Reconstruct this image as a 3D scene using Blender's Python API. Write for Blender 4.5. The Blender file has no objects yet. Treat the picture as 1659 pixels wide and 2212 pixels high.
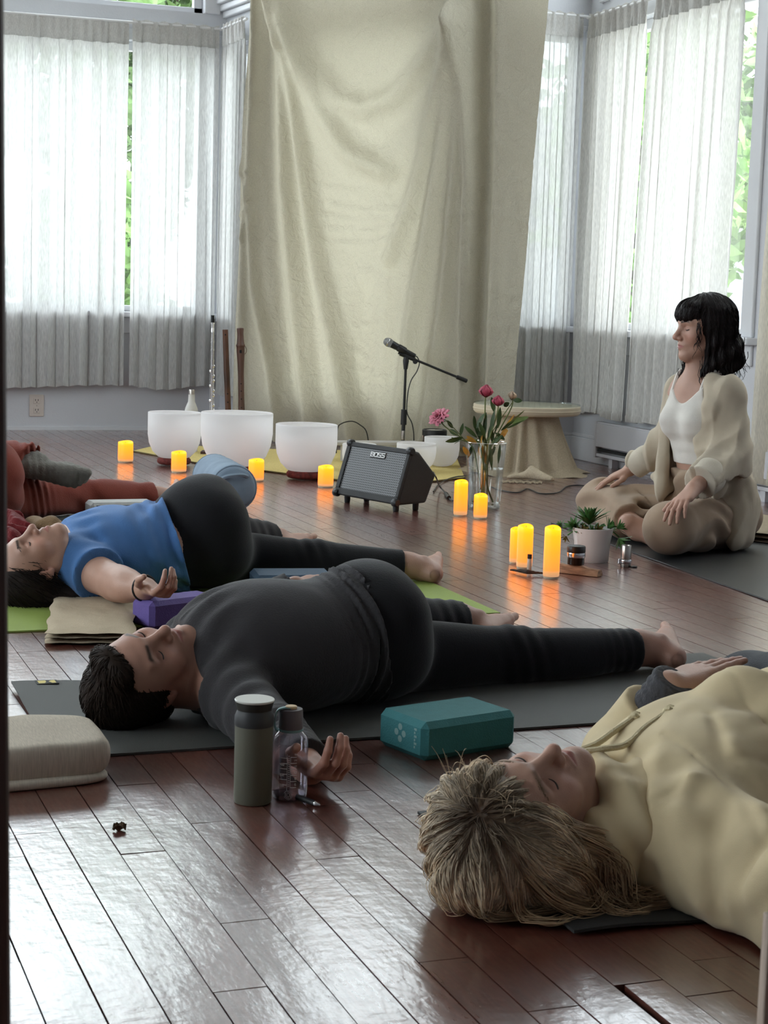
import bpy, bmesh, math, random
import numpy as np
from mathutils import Vector, Matrix

# ------------------------------------------------------------------ camera
C = bpy.context.scene.collection
SC = bpy.context.scene
FPX, ROLL, HOR, CAMH, YAW = 3750.0, math.radians(1.75), 463.0, 0.88, math.radians(20.52)
_p = math.atan(HOR / FPX)
_F = np.array([0, math.cos(_p), -math.sin(_p)]); _R0 = np.array([1., 0, 0]); _U0 = np.array([0, math.sin(_p), math.cos(_p)])
_R = math.cos(ROLL) * _R0 + math.sin(ROLL) * _U0; _U = -math.sin(ROLL) * _R0 + math.cos(ROLL) * _U0
def rm(q):
    c, s = math.cos(YAW), math.sin(YAW)
    return np.array([q[0] * c + q[1] * s, -q[0] * s + q[1] * c, q[2]])
CAMP = np.array([0, 0, CAMH])
CR, CU, CF = rm(_R), rm(_U), rm(_F)
def ray(x, y):
    d = (x - 829.5) * CR - (y - 1106) * CU + FPX * CF
    return d / (d @ rm(np.array([0., 1., 0])))
def G(x, y, z=0.0):            # survey point: where the sight line through a photo point meets height z
    d = ray(x, y); return CAMP + d * ((z - CAMH) / d[2])
def W(x, y, depth): return CAMP + ray(x, y) * depth
cam = bpy.data.cameras.new('camera'); camo = bpy.data.objects.new('camera', cam); C.objects.link(camo)
camo.matrix_world = Matrix(((CR[0], CU[0], -CF[0], 0), (CR[1], CU[1], -CF[1], 0), (CR[2], CU[2], -CF[2], CAMH), (0, 0, 0, 1)))
cam.sensor_fit = 'VERTICAL'; cam.sensor_height = 36.0; cam.sensor_width = 27.0
cam.lens = FPX / 2212 * 36; cam.clip_start = 0.05; cam.clip_end = 200
cam.dof.use_dof = True; cam.dof.focus_distance = 5.2; cam.dof.aperture_fstop = 26
SC.camera = camo

# ------------------------------------------------------------------ daylight: a bright overcast sky all round
world = bpy.data.worlds.new('overcast sky'); SC.world = world; world.use_nodes = True
_nt = world.node_tree; _bg = _nt.nodes['Background']
_tc = _nt.nodes.new('ShaderNodeTexCoord'); _sep = _nt.nodes.new('ShaderNodeSeparateXYZ'); _rp = _nt.nodes.new('ShaderNodeValToRGB')
_nt.links.new(_tc.outputs['Generated'], _sep.inputs[0]); _nt.links.new(_sep.outputs['Z'], _rp.inputs[0]); _nt.links.new(_rp.outputs[0], _bg.inputs[0])
_rp.color_ramp.elements[0].position = 0.0; _rp.color_ramp.elements[0].color = (.86, .93, .97, 1)
_rp.color_ramp.elements[1].position = 0.6; _rp.color_ramp.elements[1].color = (.90, .95, 1.0, 1)
SKY = 9.0
_bg.inputs[1].default_value = SKY
SC.view_settings.view_transform = 'Standard'; SC.view_settings.look = 'None'
SC.view_settings.exposure = 0.1; SC.view_settings.gamma = 1.0
try: SC.view_settings.use_curve_mapping = False
except Exception: pass
SC.cycles.max_bounces = 10; SC.cycles.diffuse_bounces = 5; SC.cycles.glossy_bounces = 4; SC.cycles.transmission_bounces = 8; SC.cycles.transparent_max_bounces = 40
SC.cycles.sample_clamp_indirect = 6.0; SC.cycles.caustics_reflective = False; SC.cycles.caustics_refractive = False
def portal(loc, rot, sx, sy):
    l = bpy.data.lights.new('window_portal', 'AREA'); l.shape = 'RECTANGLE'; l.size = sx; l.size_y = sy; l.cycles.is_portal = True
    o = bpy.data.objects.new('window_portal', l); C.objects.link(o); o.location = loc; o.rotation_euler = rot

# ------------------------------------------------------------------ materials
def newmat(name):
    m = bpy.data.materials.new(name); m.use_nodes = True; return m, m.node_tree, m.node_tree.nodes['Principled BSDF']
def node(nt, t, **k):
    n = nt.nodes.new(t)
    for a, b in k.items(): setattr(n, a, b)
    return n
def mat(name, col, rough=.6, var=.0, scale=8, bump=0, bscale=60, metal=0, spec=.5, emit=None, es=0, coat=0, trans=0, ior=1.45, stretch=(1, 1, 1), attr=None, sheen=0):
    m, nt, b = newmat(name); L = nt.links
    b.inputs['Roughness'].default_value = rough; b.inputs['Metallic'].default_value = metal
    b.inputs['Specular IOR Level'].default_value = spec; b.inputs['Coat Weight'].default_value = coat
    b.inputs['Transmission Weight'].default_value = trans; b.inputs['IOR'].default_value = ior
    b.inputs['Sheen Weight'].default_value = sheen
    b.inputs['Base Color'].default_value = (*col, 1)
    tc = node(nt, 'ShaderNodeTexCoord'); mp = node(nt, 'ShaderNodeMapping'); mp.inputs['Scale'].default_value = stretch
    L.new(tc.outputs['Object'], mp.inputs[0])
    src = None
    if attr:
        at = node(nt, 'ShaderNodeAttribute', attribute_name=attr); src = at.outputs['Color']
        L.new(src, b.inputs['Base Color'])
    if var:
        nz = node(nt, 'ShaderNodeTexNoise'); nz.inputs['Scale'].default_value = scale; nz.inputs['Detail'].default_value = 5
        L.new(mp.outputs[0], nz.inputs['Vector'])
        mr = node(nt, 'ShaderNodeMapRange'); mr.inputs['From Min'].default_value = .3; mr.inputs['From Max'].default_value = .7
        mr.inputs['To Min'].default_value = 1 - var; mr.inputs['To Max'].default_value = 1 + var
        L.new(nz.outputs['Fac'], mr.inputs[0])
        mx = node(nt, 'ShaderNodeVectorMath', operation='SCALE')
        if src: L.new(src, mx.inputs[0])
        else: mx.inputs[0].default_value = col
        L.new(mr.outputs[0], mx.inputs['Scale']); L.new(mx.outputs[0], b.inputs['Base Color'])
    if bump:
        nb = node(nt, 'ShaderNodeTexNoise'); nb.inputs['Scale'].default_value = bscale; nb.inputs['Detail'].default_value = 4
        L.new(mp.outputs[0], nb.inputs['Vector'])
        bp = node(nt, 'ShaderNodeBump'); bp.inputs['Strength'].default_value = bump; bp.inputs['Distance'].default_value = .01
        L.new(nb.outputs['Fac'], bp.inputs['Height']); L.new(bp.outputs[0], b.inputs['Normal'])
    if emit:
        b.inputs['Emission Color'].default_value = (*emit, 1); b.inputs['Emission Strength'].default_value = es
    return m
def glass(name, col=(1, 1, 1), refl=.08, rough=.02):
    m = bpy.data.materials.new(name); m.use_nodes = True; nt = m.node_tree; nt.nodes.clear()
    o = node(nt, 'ShaderNodeOutputMaterial'); t = node(nt, 'ShaderNodeBsdfTransparent'); g = node(nt, 'ShaderNodeBsdfGlossy'); mx = node(nt, 'ShaderNodeMixShader')
    t.inputs[0].default_value = (*col, 1); g.inputs['Roughness'].default_value = rough
    lw = node(nt, 'ShaderNodeLayerWeight'); lw.inputs[0].default_value = .35
    mr = node(nt, 'ShaderNodeMapRange'); mr.inputs['To Min'].default_value = refl * .5; mr.inputs['To Max'].default_value = min(1, refl * 4.5)
    nt.links.new(lw.outputs['Fresnel'], mr.inputs[0])
    nt.links.new(mr.outputs[0], mx.inputs[0]); nt.links.new(t.outputs[0], mx.inputs[1]); nt.links.new(g.outputs[0], mx.inputs[2]); nt.links.new(mx.outputs[0], o.inputs[0])
    return m
def cloth(name, col, transl=.35, transp=.0, wv=240, wscale=(1, 1, 1), wrinkle=0, wrs=7, rough=.9, tcol=None):
    """thin fabric: diffuse + light coming through + open weave"""
    m = bpy.data.materials.new(name); m.use_nodes = True; nt = m.node_tree; nt.nodes.clear(); L = nt.links
    o = node(nt, 'ShaderNodeOutputMaterial'); d = node(nt, 'ShaderNodeBsdfDiffuse'); t = node(nt, 'ShaderNodeBsdfTranslucent'); mx = node(nt, 'ShaderNodeMixShader')
    mx.inputs[0].default_value = transl
    tc = node(nt, 'ShaderNodeTexCoord'); mp = node(nt, 'ShaderNodeMapping'); mp.inputs['Scale'].default_value = wscale; L.new(tc.outputs['Object'], mp.inputs[0])
    nz = node(nt, 'ShaderNodeTexNoise'); nz.inputs['Scale'].default_value = wv; nz.inputs['Detail'].default_value = 3; L.new(mp.outputs[0], nz.inputs['Vector'])
    mr = node(nt, 'ShaderNodeMapRange'); mr.inputs['From Min'].default_value = .3; mr.inputs['From Max'].default_value = .7; mr.inputs['To Min'].default_value = .86; mr.inputs['To Max'].default_value = 1.1
    L.new(nz.outputs['Fac'], mr.inputs[0])
    for sh, c in ((d, col), (t, tcol or col)):
        v = node(nt, 'ShaderNodeVectorMath', operation='SCALE'); v.inputs[0].default_value = c; L.new(mr.outputs[0], v.inputs['Scale']); L.new(v.outputs[0], sh.inputs['Color'])
    if wrinkle:
        n2 = node(nt, 'ShaderNodeTexNoise'); n2.inputs['Scale'].default_value = wrs; n2.inputs['Detail'].default_value = 5; n2.inputs['Roughness'].default_value = .55; n2.inputs['Distortion'].default_value = .6
        L.new(tc.outputs['Object'], n2.inputs['Vector'])
        bp = node(nt, 'ShaderNodeBump'); bp.inputs['Strength'].default_value = wrinkle; bp.inputs['Distance'].default_value = .02; L.new(n2.outputs['Fac'], bp.inputs['Height'])
        L.new(bp.outputs[0], d.inputs['Normal']); L.new(bp.outputs[0], t.inputs['Normal'])
    L.new(d.outputs[0], mx.inputs[1]); L.new(t.outputs[0], mx.inputs[2])
    last = mx
    if transp:
        tr = node(nt, 'ShaderNodeBsdfTransparent'); m2 = node(nt, 'ShaderNodeMixShader')
        m3 = node(nt, 'ShaderNodeMapRange'); m3.inputs['From Min'].default_value = .3; m3.inputs['From Max'].default_value = .7; m3.inputs['To Min'].default_value = transp * 1.5; m3.inputs['To Max'].default_value = transp * .5
        L.new(nz.outputs['Fac'], m3.inputs[0]); L.new(m3.outputs[0], m2.inputs[0]); L.new(mx.outputs[0], m2.inputs[1]); L.new(tr.outputs[0], m2.inputs[2]); last = m2
    L.new(last.outputs[0], o.inputs[0]); return m

# ------------------------------------------------------------------ objects and meshes
def tag(o, label=None, cat=None, group=None, kind=None):
    if label: o['label'] = label
    if cat: o['category'] = cat
    if group: o['group'] = group
    if kind: o['kind'] = kind
    return o
def thing(name, label, cat, loc=(0, 0, 0), rz=0, group=None):
    o = bpy.data.objects.new(name, None); C.objects.link(o); o.location = loc; o.rotation_euler = (0, 0, rz); o.empty_display_size = .05
    return tag(o, label, cat, group)
def mesh_np(name, V, Fq, m, parent=None, smooth=True, col=None):
    """verts (n,3), faces: (m,k) array or list of arrays"""
    fl = Fq if isinstance(Fq, list) else [Fq]
    fl = [np.asarray(f, dtype=np.int32) for f in fl if len(f)]
    me = bpy.data.meshes.new(name); me.vertices.add(len(V)); me.vertices.foreach_set('co', np.asarray(V, dtype=np.float32).ravel())
    nl = sum(f.size for f in fl); npl = sum(len(f) for f in fl)
    me.loops.add(nl); me.polygons.add(npl)
    me.loops.foreach_set('vertex_index', np.concatenate([f.ravel() for f in fl]))
    tot = np.concatenate([np.full(len(f), f.shape[1], dtype=np.int32) for f in fl]); st = np.concatenate([[0], np.cumsum(tot)[:-1]]).astype(np.int32)
    me.polygons.foreach_set('loop_start', st); me.polygons.foreach_set('loop_total', tot)
    me.polygons.foreach_set('use_smooth', np.full(npl, bool(smooth)))
    if col is not None:
        ca = me.color_attributes.new('Col', 'FLOAT_COLOR', 'POINT'); c4 = np.ones((len(V), 4), dtype=np.float32); c4[:, :3] = col; ca.data.foreach_set('color', c4.ravel())
    me.update(calc_edges=True)
    if m: me.materials.append(m)
    o = bpy.data.objects.new(name, me); C.objects.link(o)
    if parent: o.parent = parent
    return o
class MB:
    """collects shapes; build() links them as one mesh object"""
    def __init__(s): s.v = []; s.f = []; s.n = 0
    def add(s, V, F):
        s.v.append(np.asarray(V, dtype=float))
        for f in F: s.f.append([i + s.n for i in f])
        s.n += len(V); return s
    def box(s, lo, hi, rz=0, piv=None):
        (x0, y0, z0), (x1, y1, z1) = lo, hi
        V = np.array([(x0, y0, z0), (x1, y0, z0), (x1, y1, z0), (x0, y1, z0), (x0, y0, z1), (x1, y0, z1), (x1, y1, z1), (x0, y1, z1)], dtype=float)
        if rz:
            p = np.array(piv if piv is not None else (V.mean(0))); c, sn = math.cos(rz), math.sin(rz); q = V - p
            V = np.stack([q[:, 0] * c - q[:, 1] * sn, q[:, 0] * sn + q[:, 1] * c, q[:, 2]], 1) + p
        return s.add(V, [(0, 3, 2, 1), (4, 5, 6, 7), (0, 1, 5, 4), (1, 2, 6, 5), (2, 3, 7, 6), (3, 0, 4, 7)])
    def tube(s, path, rad, n=8, caps=True):
        P = np.asarray(path, dtype=float); m = len(P); R = np.broadcast_to(np.asarray(rad, dtype=float), (m,))
        T = np.gradient(P, axis=0); T /= np.linalg.norm(T, axis=1)[:, None] + 1e-12
        a = np.array([0, 0, 1.]) if abs(T[0][2]) < .9 else np.array([1., 0, 0]); U = np.cross(T[0], a); U /= np.linalg.norm(U); V = []
        for i in range(m):
            U = U - T[i] * (U @ T[i]); U /= np.linalg.norm(U); B = np.cross(T[i], U)
            for k in range(n):
                t = 2 * math.pi * k / n; V.append(P[i] + R[i] * (math.cos(t) * U + math.sin(t) * B))
        F = [(i * n + k, i * n + (k + 1) % n, (i + 1) * n + (k + 1) % n, (i + 1) * n + k) for i in range(m - 1) for k in range(n)]
        if caps: F += [tuple(range(n))[::-1], tuple(range((m - 1) * n, m * n))]
        return s.add(V, F)
    def lathe(s, prof, c=(0, 0, 0), n=32, ax=None, closed=False, cap=False):
        """prof: (r,z) list from bottom to top; ax: axis direction"""
        Z = np.array(ax if ax is not None else (0, 0, 1.), dtype=float); Z /= np.linalg.norm(Z)
        a = np.array([1., 0, 0]) if abs(Z[0]) < .9 else np.array([0, 1., 0]); X = np.cross(a, Z); X /= np.linalg.norm(X); Y = np.cross(Z, X); X = np.cross(Y, Z)
        V = []; c = np.array(c, dtype=float)
        for r, z in prof:
            for k in range(n):
                t = 2 * math.pi * k / n; V.append(c + X * r * math.cos(t) + Y * r * math.sin(t) + Z * z)
        m = len(prof)
        F = [(i * n + k, i * n + (k + 1) % n, (i + 1) * n + (k + 1) % n, (i + 1) * n + k) for i in range(m - 1) for k in range(n)]
        if closed: F += [((m - 1) * n + k, (m - 1) * n + (k + 1) % n, (k + 1) % n, k) for k in range(n)]
        elif cap:
            if prof[0][0] > 1e-6: F.append(tuple(range(n))[::-1])
            if prof[-1][0] > 1e-6: F.append(tuple(range((m - 1) * n, m * n)))
        return s.add(V, F)
    def grid(s, P):
        P = np.asarray(P, dtype=float); a, b = P.shape[:2]
        return s.add(P.reshape(-1, 3), [(i * b + j, (i + 1) * b + j, (i + 1) * b + j + 1, i * b + j + 1) for i in range(a - 1) for j in range(b - 1)])
    def build(s, name, m, parent=None, smooth=False, bevel=0, seg=2, solid=0, auto=True):
        V = np.concatenate(s.v); by = {}
        for f in s.f: by.setdefault(len(f), []).append(f)
        o = mesh_np(name, V, [np.array(by[k]) for k in sorted(by)], m, parent, smooth)
        if smooth and auto:
            try: o.data.set_sharp_from_angle(angle=math.radians(38))
            except Exception: pass
        if solid:
            md = o.modifiers.new('solid', 'SOLIDIFY'); md.thickness = solid; md.offset = 0
        if bevel:
            md = o.modifiers.new('bevel', 'BEVEL'); md.width = bevel; md.segments = seg; md.limit_method = 'ANGLE'; md.angle_limit = math.radians(40)
        return o
def copy_tree(o, parent=None):
    c = o.copy(); C.objects.link(c); c.parent = parent
    for ch in list(o.children): copy_tree(ch, c)
    return c
def struct(o): o['kind'] = 'structure'; return o
def bez(pts, n=24):
    """smooth curve through points (Catmull-Rom)"""
    P = np.asarray(pts, dtype=float); P = np.vstack([2 * P[0] - P[1], P, 2 * P[-1] - P[-2]]); out = []
    m = len(P) - 3
    for u in np.linspace(0, m - 1e-6, n):
        i = int(u); t = u - i; a, b, c, d = P[i:i + 4]
        out.append(.5 * ((2 * b) + (-a + c) * t + (2 * a - 5 * b + 4 * c - d) * t * t + (-a + 3 * b - 3 * c + d) * t ** 3))
    return np.array(out)
# ------------------------------------------------------------------ implicit bodies -> one continuous skin
def nv(v): v = np.asarray(v, dtype=float); return v / (np.linalg.norm(v) + 1e-12)
def A3(*v): return np.array(v, dtype=float)
class Pr:
    def __init__(s, f, lo, hi): s.f, s.lo, s.hi = f, np.asarray(lo), np.asarray(hi)
def cap(a, b, ra, rb=None, n=None, s=1.0, flat=False):
    a = np.asarray(a, dtype=float); b = np.asarray(b, dtype=float); rb = ra if rb is None else rb
    ba0 = b - a; L0 = np.linalg.norm(ba0) + 1e-9; dirn = ba0 / L0
    if n is not None: n = nv(n)
    ba = ba0 + (n * (ba0 @ n) * (1 / s - 1) if n is not None else 0); L2 = ba @ ba + 1e-12
    def f(x, y, z):
        px, py, pz = x - a[0], y - a[1], z - a[2]
        if flat: e = px * dirn[0] + py * dirn[1] + pz * dirn[2] - L0
        if n is not None:
            q = (px * n[0] + py * n[1] + pz * n[2]) * (1 / s - 1); px, py, pz = px + q * n[0], py + q * n[1], pz + q * n[2]
        t = np.clip((px * ba[0] + py * ba[1] + pz * ba[2]) / L2, 0, 1)
        d = np.sqrt((px - t * ba[0]) ** 2 + (py - t * ba[1]) ** 2 + (pz - t * ba[2]) ** 2) - (ra + (rb - ra) * t)
        if n is not None: d = d * math.sqrt(min(s, 1))
        if flat: d = np.maximum(d, e)
        return d
    m = max(ra, rb) * max(1, s)
    return Pr(f, np.minimum(a, b) - m, np.maximum(a, b) + m)
def ell(c, r, ax=None):
    c = np.asarray(c, dtype=float); r = np.asarray(r, dtype=float); ax = np.eye(3) if ax is None else np.asarray(ax)
    def f(x, y, z):
        px, py, pz = x - c[0], y - c[1], z - c[2]
        k0 = 0; k1 = 0
        for i in range(3):
            q = px * ax[i, 0] + py * ax[i, 1] + pz * ax[i, 2]; k0 = k0 + (q / r[i]) ** 2; k1 = k1 + (q / r[i] ** 2) ** 2
        k0 = np.sqrt(k0); return k0 * (k0 - 1) / (np.sqrt(k1) + 1e-6)
    e = np.sqrt(((ax * r[:, None]) ** 2).sum(0)); return Pr(f, c - e, c + e)
def frame(x, y):
    """rows: x axis, y axis (made square to x), z"""
    x = nv(x); y = nv(np.asarray(y) - x * (np.asarray(y) @ x)); return np.array([x, y, np.cross(x, y)])
class Vol:
    def __init__(s, lo, hi, h):
        s.lo = np.asarray(lo, dtype=float); s.h = h; s.n = np.maximum(4, np.ceil((np.asarray(hi) - s.lo) / h).astype(int) + 1)
        s.F = np.full(s.n, .15, dtype=np.float32); s.ax = [(s.lo[i] + h * np.arange(s.n[i])).astype(np.float32) for i in range(3)]
    def sl(s, lo, hi):
        i0 = np.clip(np.floor((lo - s.lo) / s.h).astype(int), 0, s.n); i1 = np.clip(np.ceil((hi - s.lo) / s.h).astype(int) + 1, 0, s.n)
        if np.any(i1 - i0 < 1): return None
        sl = tuple(slice(i0[i], i1[i]) for i in range(3))
        return sl, s.ax[0][sl[0]][:, None, None], s.ax[1][sl[1]][None, :, None], s.ax[2][sl[2]][None, None, :]
    def add(s, p, k=.02, off=0.0, sub=False):
        m = k + abs(off) + .02; r = s.sl(p.lo - m, p.hi + m)
        if r is None: return
        sl, x, y, z = r; d = (p.f(x, y, z) - off).astype(np.float32); A = s.F[sl]
        if sub:
            d = -d; h = np.maximum(k - np.abs(A - d), 0) / max(k, 1e-6); s.F[sl] = np.maximum(A, d) + h * h * k * .25
        else:
            h = np.maximum(k - np.abs(A - d), 0) / max(k, 1e-6); s.F[sl] = np.minimum(A, d) - h * h * k * .25
    def run(s, prims, off=0.0):
        for p, k, *m in prims: s.add(p, k, off, bool(m and m[0] == 's'))
        return s
    def clip(s, pt, n, box=None):
        n = nv(n); x, y, z = s.ax[0][:, None, None], s.ax[1][None, :, None], s.ax[2][None, None, :]
        d = ((x - pt[0]) * n[0] + (y - pt[1]) * n[1] + (z - pt[2]) * n[2]).astype(np.float32)
        if box is None: s.F = np.maximum(s.F, d)
        else:
            r = s.sl(np.asarray(box[0], dtype=float), np.asarray(box[1], dtype=float))
            if r: s.F[r[0]] = np.maximum(s.F[r[0]], d[r[0]])
        return s
    def disp(s, fn, near=.03):
        x, y, z = s.ax[0][:, None, None], s.ax[1][None, :, None], s.ax[2][None, None, :]
        idx = np.nonzero(np.abs(s.F) < near); s.F[idx] += fn(s.ax[0][idx[0]], s.ax[1][idx[1]], s.ax[2][idx[2]]).astype(np.float32); return s
    def mesh(s):
        F, n = s.F, s.n; S = F < 0; nx, ny, nz = n - 1
        cnt = np.zeros((nx, ny, nz), dtype=np.int8)
        cs = [(i, j, k) for i in (0, 1) for j in (0, 1) for k in (0, 1)]
        for i, j, k in cs: cnt += S[i:i + nx, j:j + ny, k:k + nz]
        I = np.argwhere((cnt > 0) & (cnt < 8)); ids = np.full((nx, ny, nz), -1, dtype=np.int32); ids[I[:, 0], I[:, 1], I[:, 2]] = np.arange(len(I))
        acc = np.zeros((len(I), 3)); w = np.zeros(len(I))
        val = {c: F[I[:, 0] + c[0], I[:, 1] + c[1], I[:, 2] + c[2]] for c in cs}
        for c in cs:
            for a in range(3):
                if c[a]: continue
                e = list(c); e[a] = 1; f0, f1 = val[c], val[tuple(e)]; m = (f0 < 0) != (f1 < 0)
                t = np.where(m, f0 / np.where(f0 == f1, 1, f0 - f1), 0); p = np.tile(np.array(c, dtype=float), (len(I), 1)); p[:, a] += t
                acc += p * m[:, None]; w += m
        V = s.lo + s.h * (I + acc / w[:, None]); Q = []
        for a in range(3):
            b, c = (a + 1) % 3, (a + 2) % 3; A = [slice(None)] * 3; B = [slice(None)] * 3; A[a] = slice(0, n[a] - 1); B[a] = slice(1, n[a])
            E = np.argwhere(S[tuple(A)] != S[tuple(B)]); E = E[(E[:, b] > 0) & (E[:, c] > 0) & (E[:, b] < n[b] - 1) & (E[:, c] < n[c] - 1)]
            ins = S[E[:, 0], E[:, 1], E[:, 2]]; g = []
            for db, dc in ((1, 1), (0, 1), (0, 0), (1, 0)):
                q = E.copy(); q[:, b] -= db; q[:, c] -= dc; g.append(ids[q[:, 0], q[:, 1], q[:, 2]])
            q = np.stack(g, 1); q[~ins] = q[~ins][:, ::-1]; Q.append(q[(q >= 0).all(1)])
        return V, np.concatenate(Q)
def sdf_mesh(prims, h, pad=.02, lo=None, hi=None, off=0, post=None):
    if lo is None: lo = np.min([p[0].lo for p in prims], 0) - pad - off; hi = np.max([p[0].hi for p in prims], 0) + pad + off
    v = Vol(lo, hi, h).run(prims, off)
    if post: post(v)
    if v.lo[2] < .0066: v.clip(A3(0, 0, .0066), (0, 0, -1))
    return v.mesh()
def body_mesh(prims, h, fine):
    """whole body at step h, refined inside the boxes fine = [(lo, hi, step)]"""
    V, Q = sdf_mesh(prims, h); c = V[Q].mean(1); keep = np.ones(len(Q), bool)
    for lo, hi, st in fine: keep &= ~np.all((c > np.asarray(lo)) & (c < np.asarray(hi)), 1)
    Vs, Qs, n = [V], [Q[keep]], len(V)
    for lo, hi, st in fine:
        lo = np.asarray(lo, dtype=float); hi = np.asarray(hi, dtype=float); v, q = sdf_mesh(prims, st, lo=lo - h - 3 * st, hi=hi + h + 3 * st); c = v[q].mean(1)
        q = q[np.all((c > lo - .6 * h) & (c < hi + .6 * h), 1)]; Vs.append(v); Qs.append(q + n); n += len(v)
    return compact(np.concatenate(Vs), np.concatenate(Qs))
def compact(V, Q):
    u = np.unique(Q); m = np.full(len(V), -1); m[u] = np.arange(len(u)); return V[u], m[Q]
def waves(x, y, z, seed, fr, n=4, st=(1, 1, 1)):
    r = np.random.RandomState(seed); o = 0
    for i in range(n):
        d = r.normal(size=3); d /= np.linalg.norm(d); d *= fr * (1.0 + .5 * i) * np.array(st); o = o + np.sin(d[0] * x + d[1] * y + d[2] * z + r.uniform(0, 6.3) + 1.5 * np.sin(d[1] * x * .7 - d[0] * y * .7 + d[2] * z * .5 + i)) / (1 + .35 * i)
    return o / n
def strands(P, r0, r1, sides=3, flat=None):
    """P (n,m,3) polylines -> thin tapered tubes in one mesh"""
    n, m, _ = P.shape; T = np.gradient(P, axis=1); T /= np.linalg.norm(T, axis=2, keepdims=True) + 1e-12
    a = np.where(np.abs(T[..., 2:3]) < .9, np.array([0, 0, 1.]), np.array([1., 0, 0])); U = np.cross(T, a); U /= np.linalg.norm(U, axis=2, keepdims=True) + 1e-12; B = np.cross(T, U)
    t = np.linspace(0, 1, m); rad = np.asarray(r0).reshape(-1, 1) * (1 - t) ** .6 * 1.0 + np.asarray(r1).reshape(-1, 1) * t
    V = np.stack([P + rad[..., None] * (math.cos(6.2832 * k / sides) * U + math.sin(6.2832 * k / sides) * B) for k in range(sides)], 2)
    base = np.arange(n)[:, None, None] * m * sides + np.arange(m - 1)[None, :, None] * sides + np.arange(sides)[None, None, :]
    nx = base - np.arange(sides) + (np.arange(sides) + 1) % sides; Q = np.stack([base, nx, nx + sides, base + sides], -1).reshape(-1, 4)
    return V.reshape(-1, 3), Q

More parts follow.
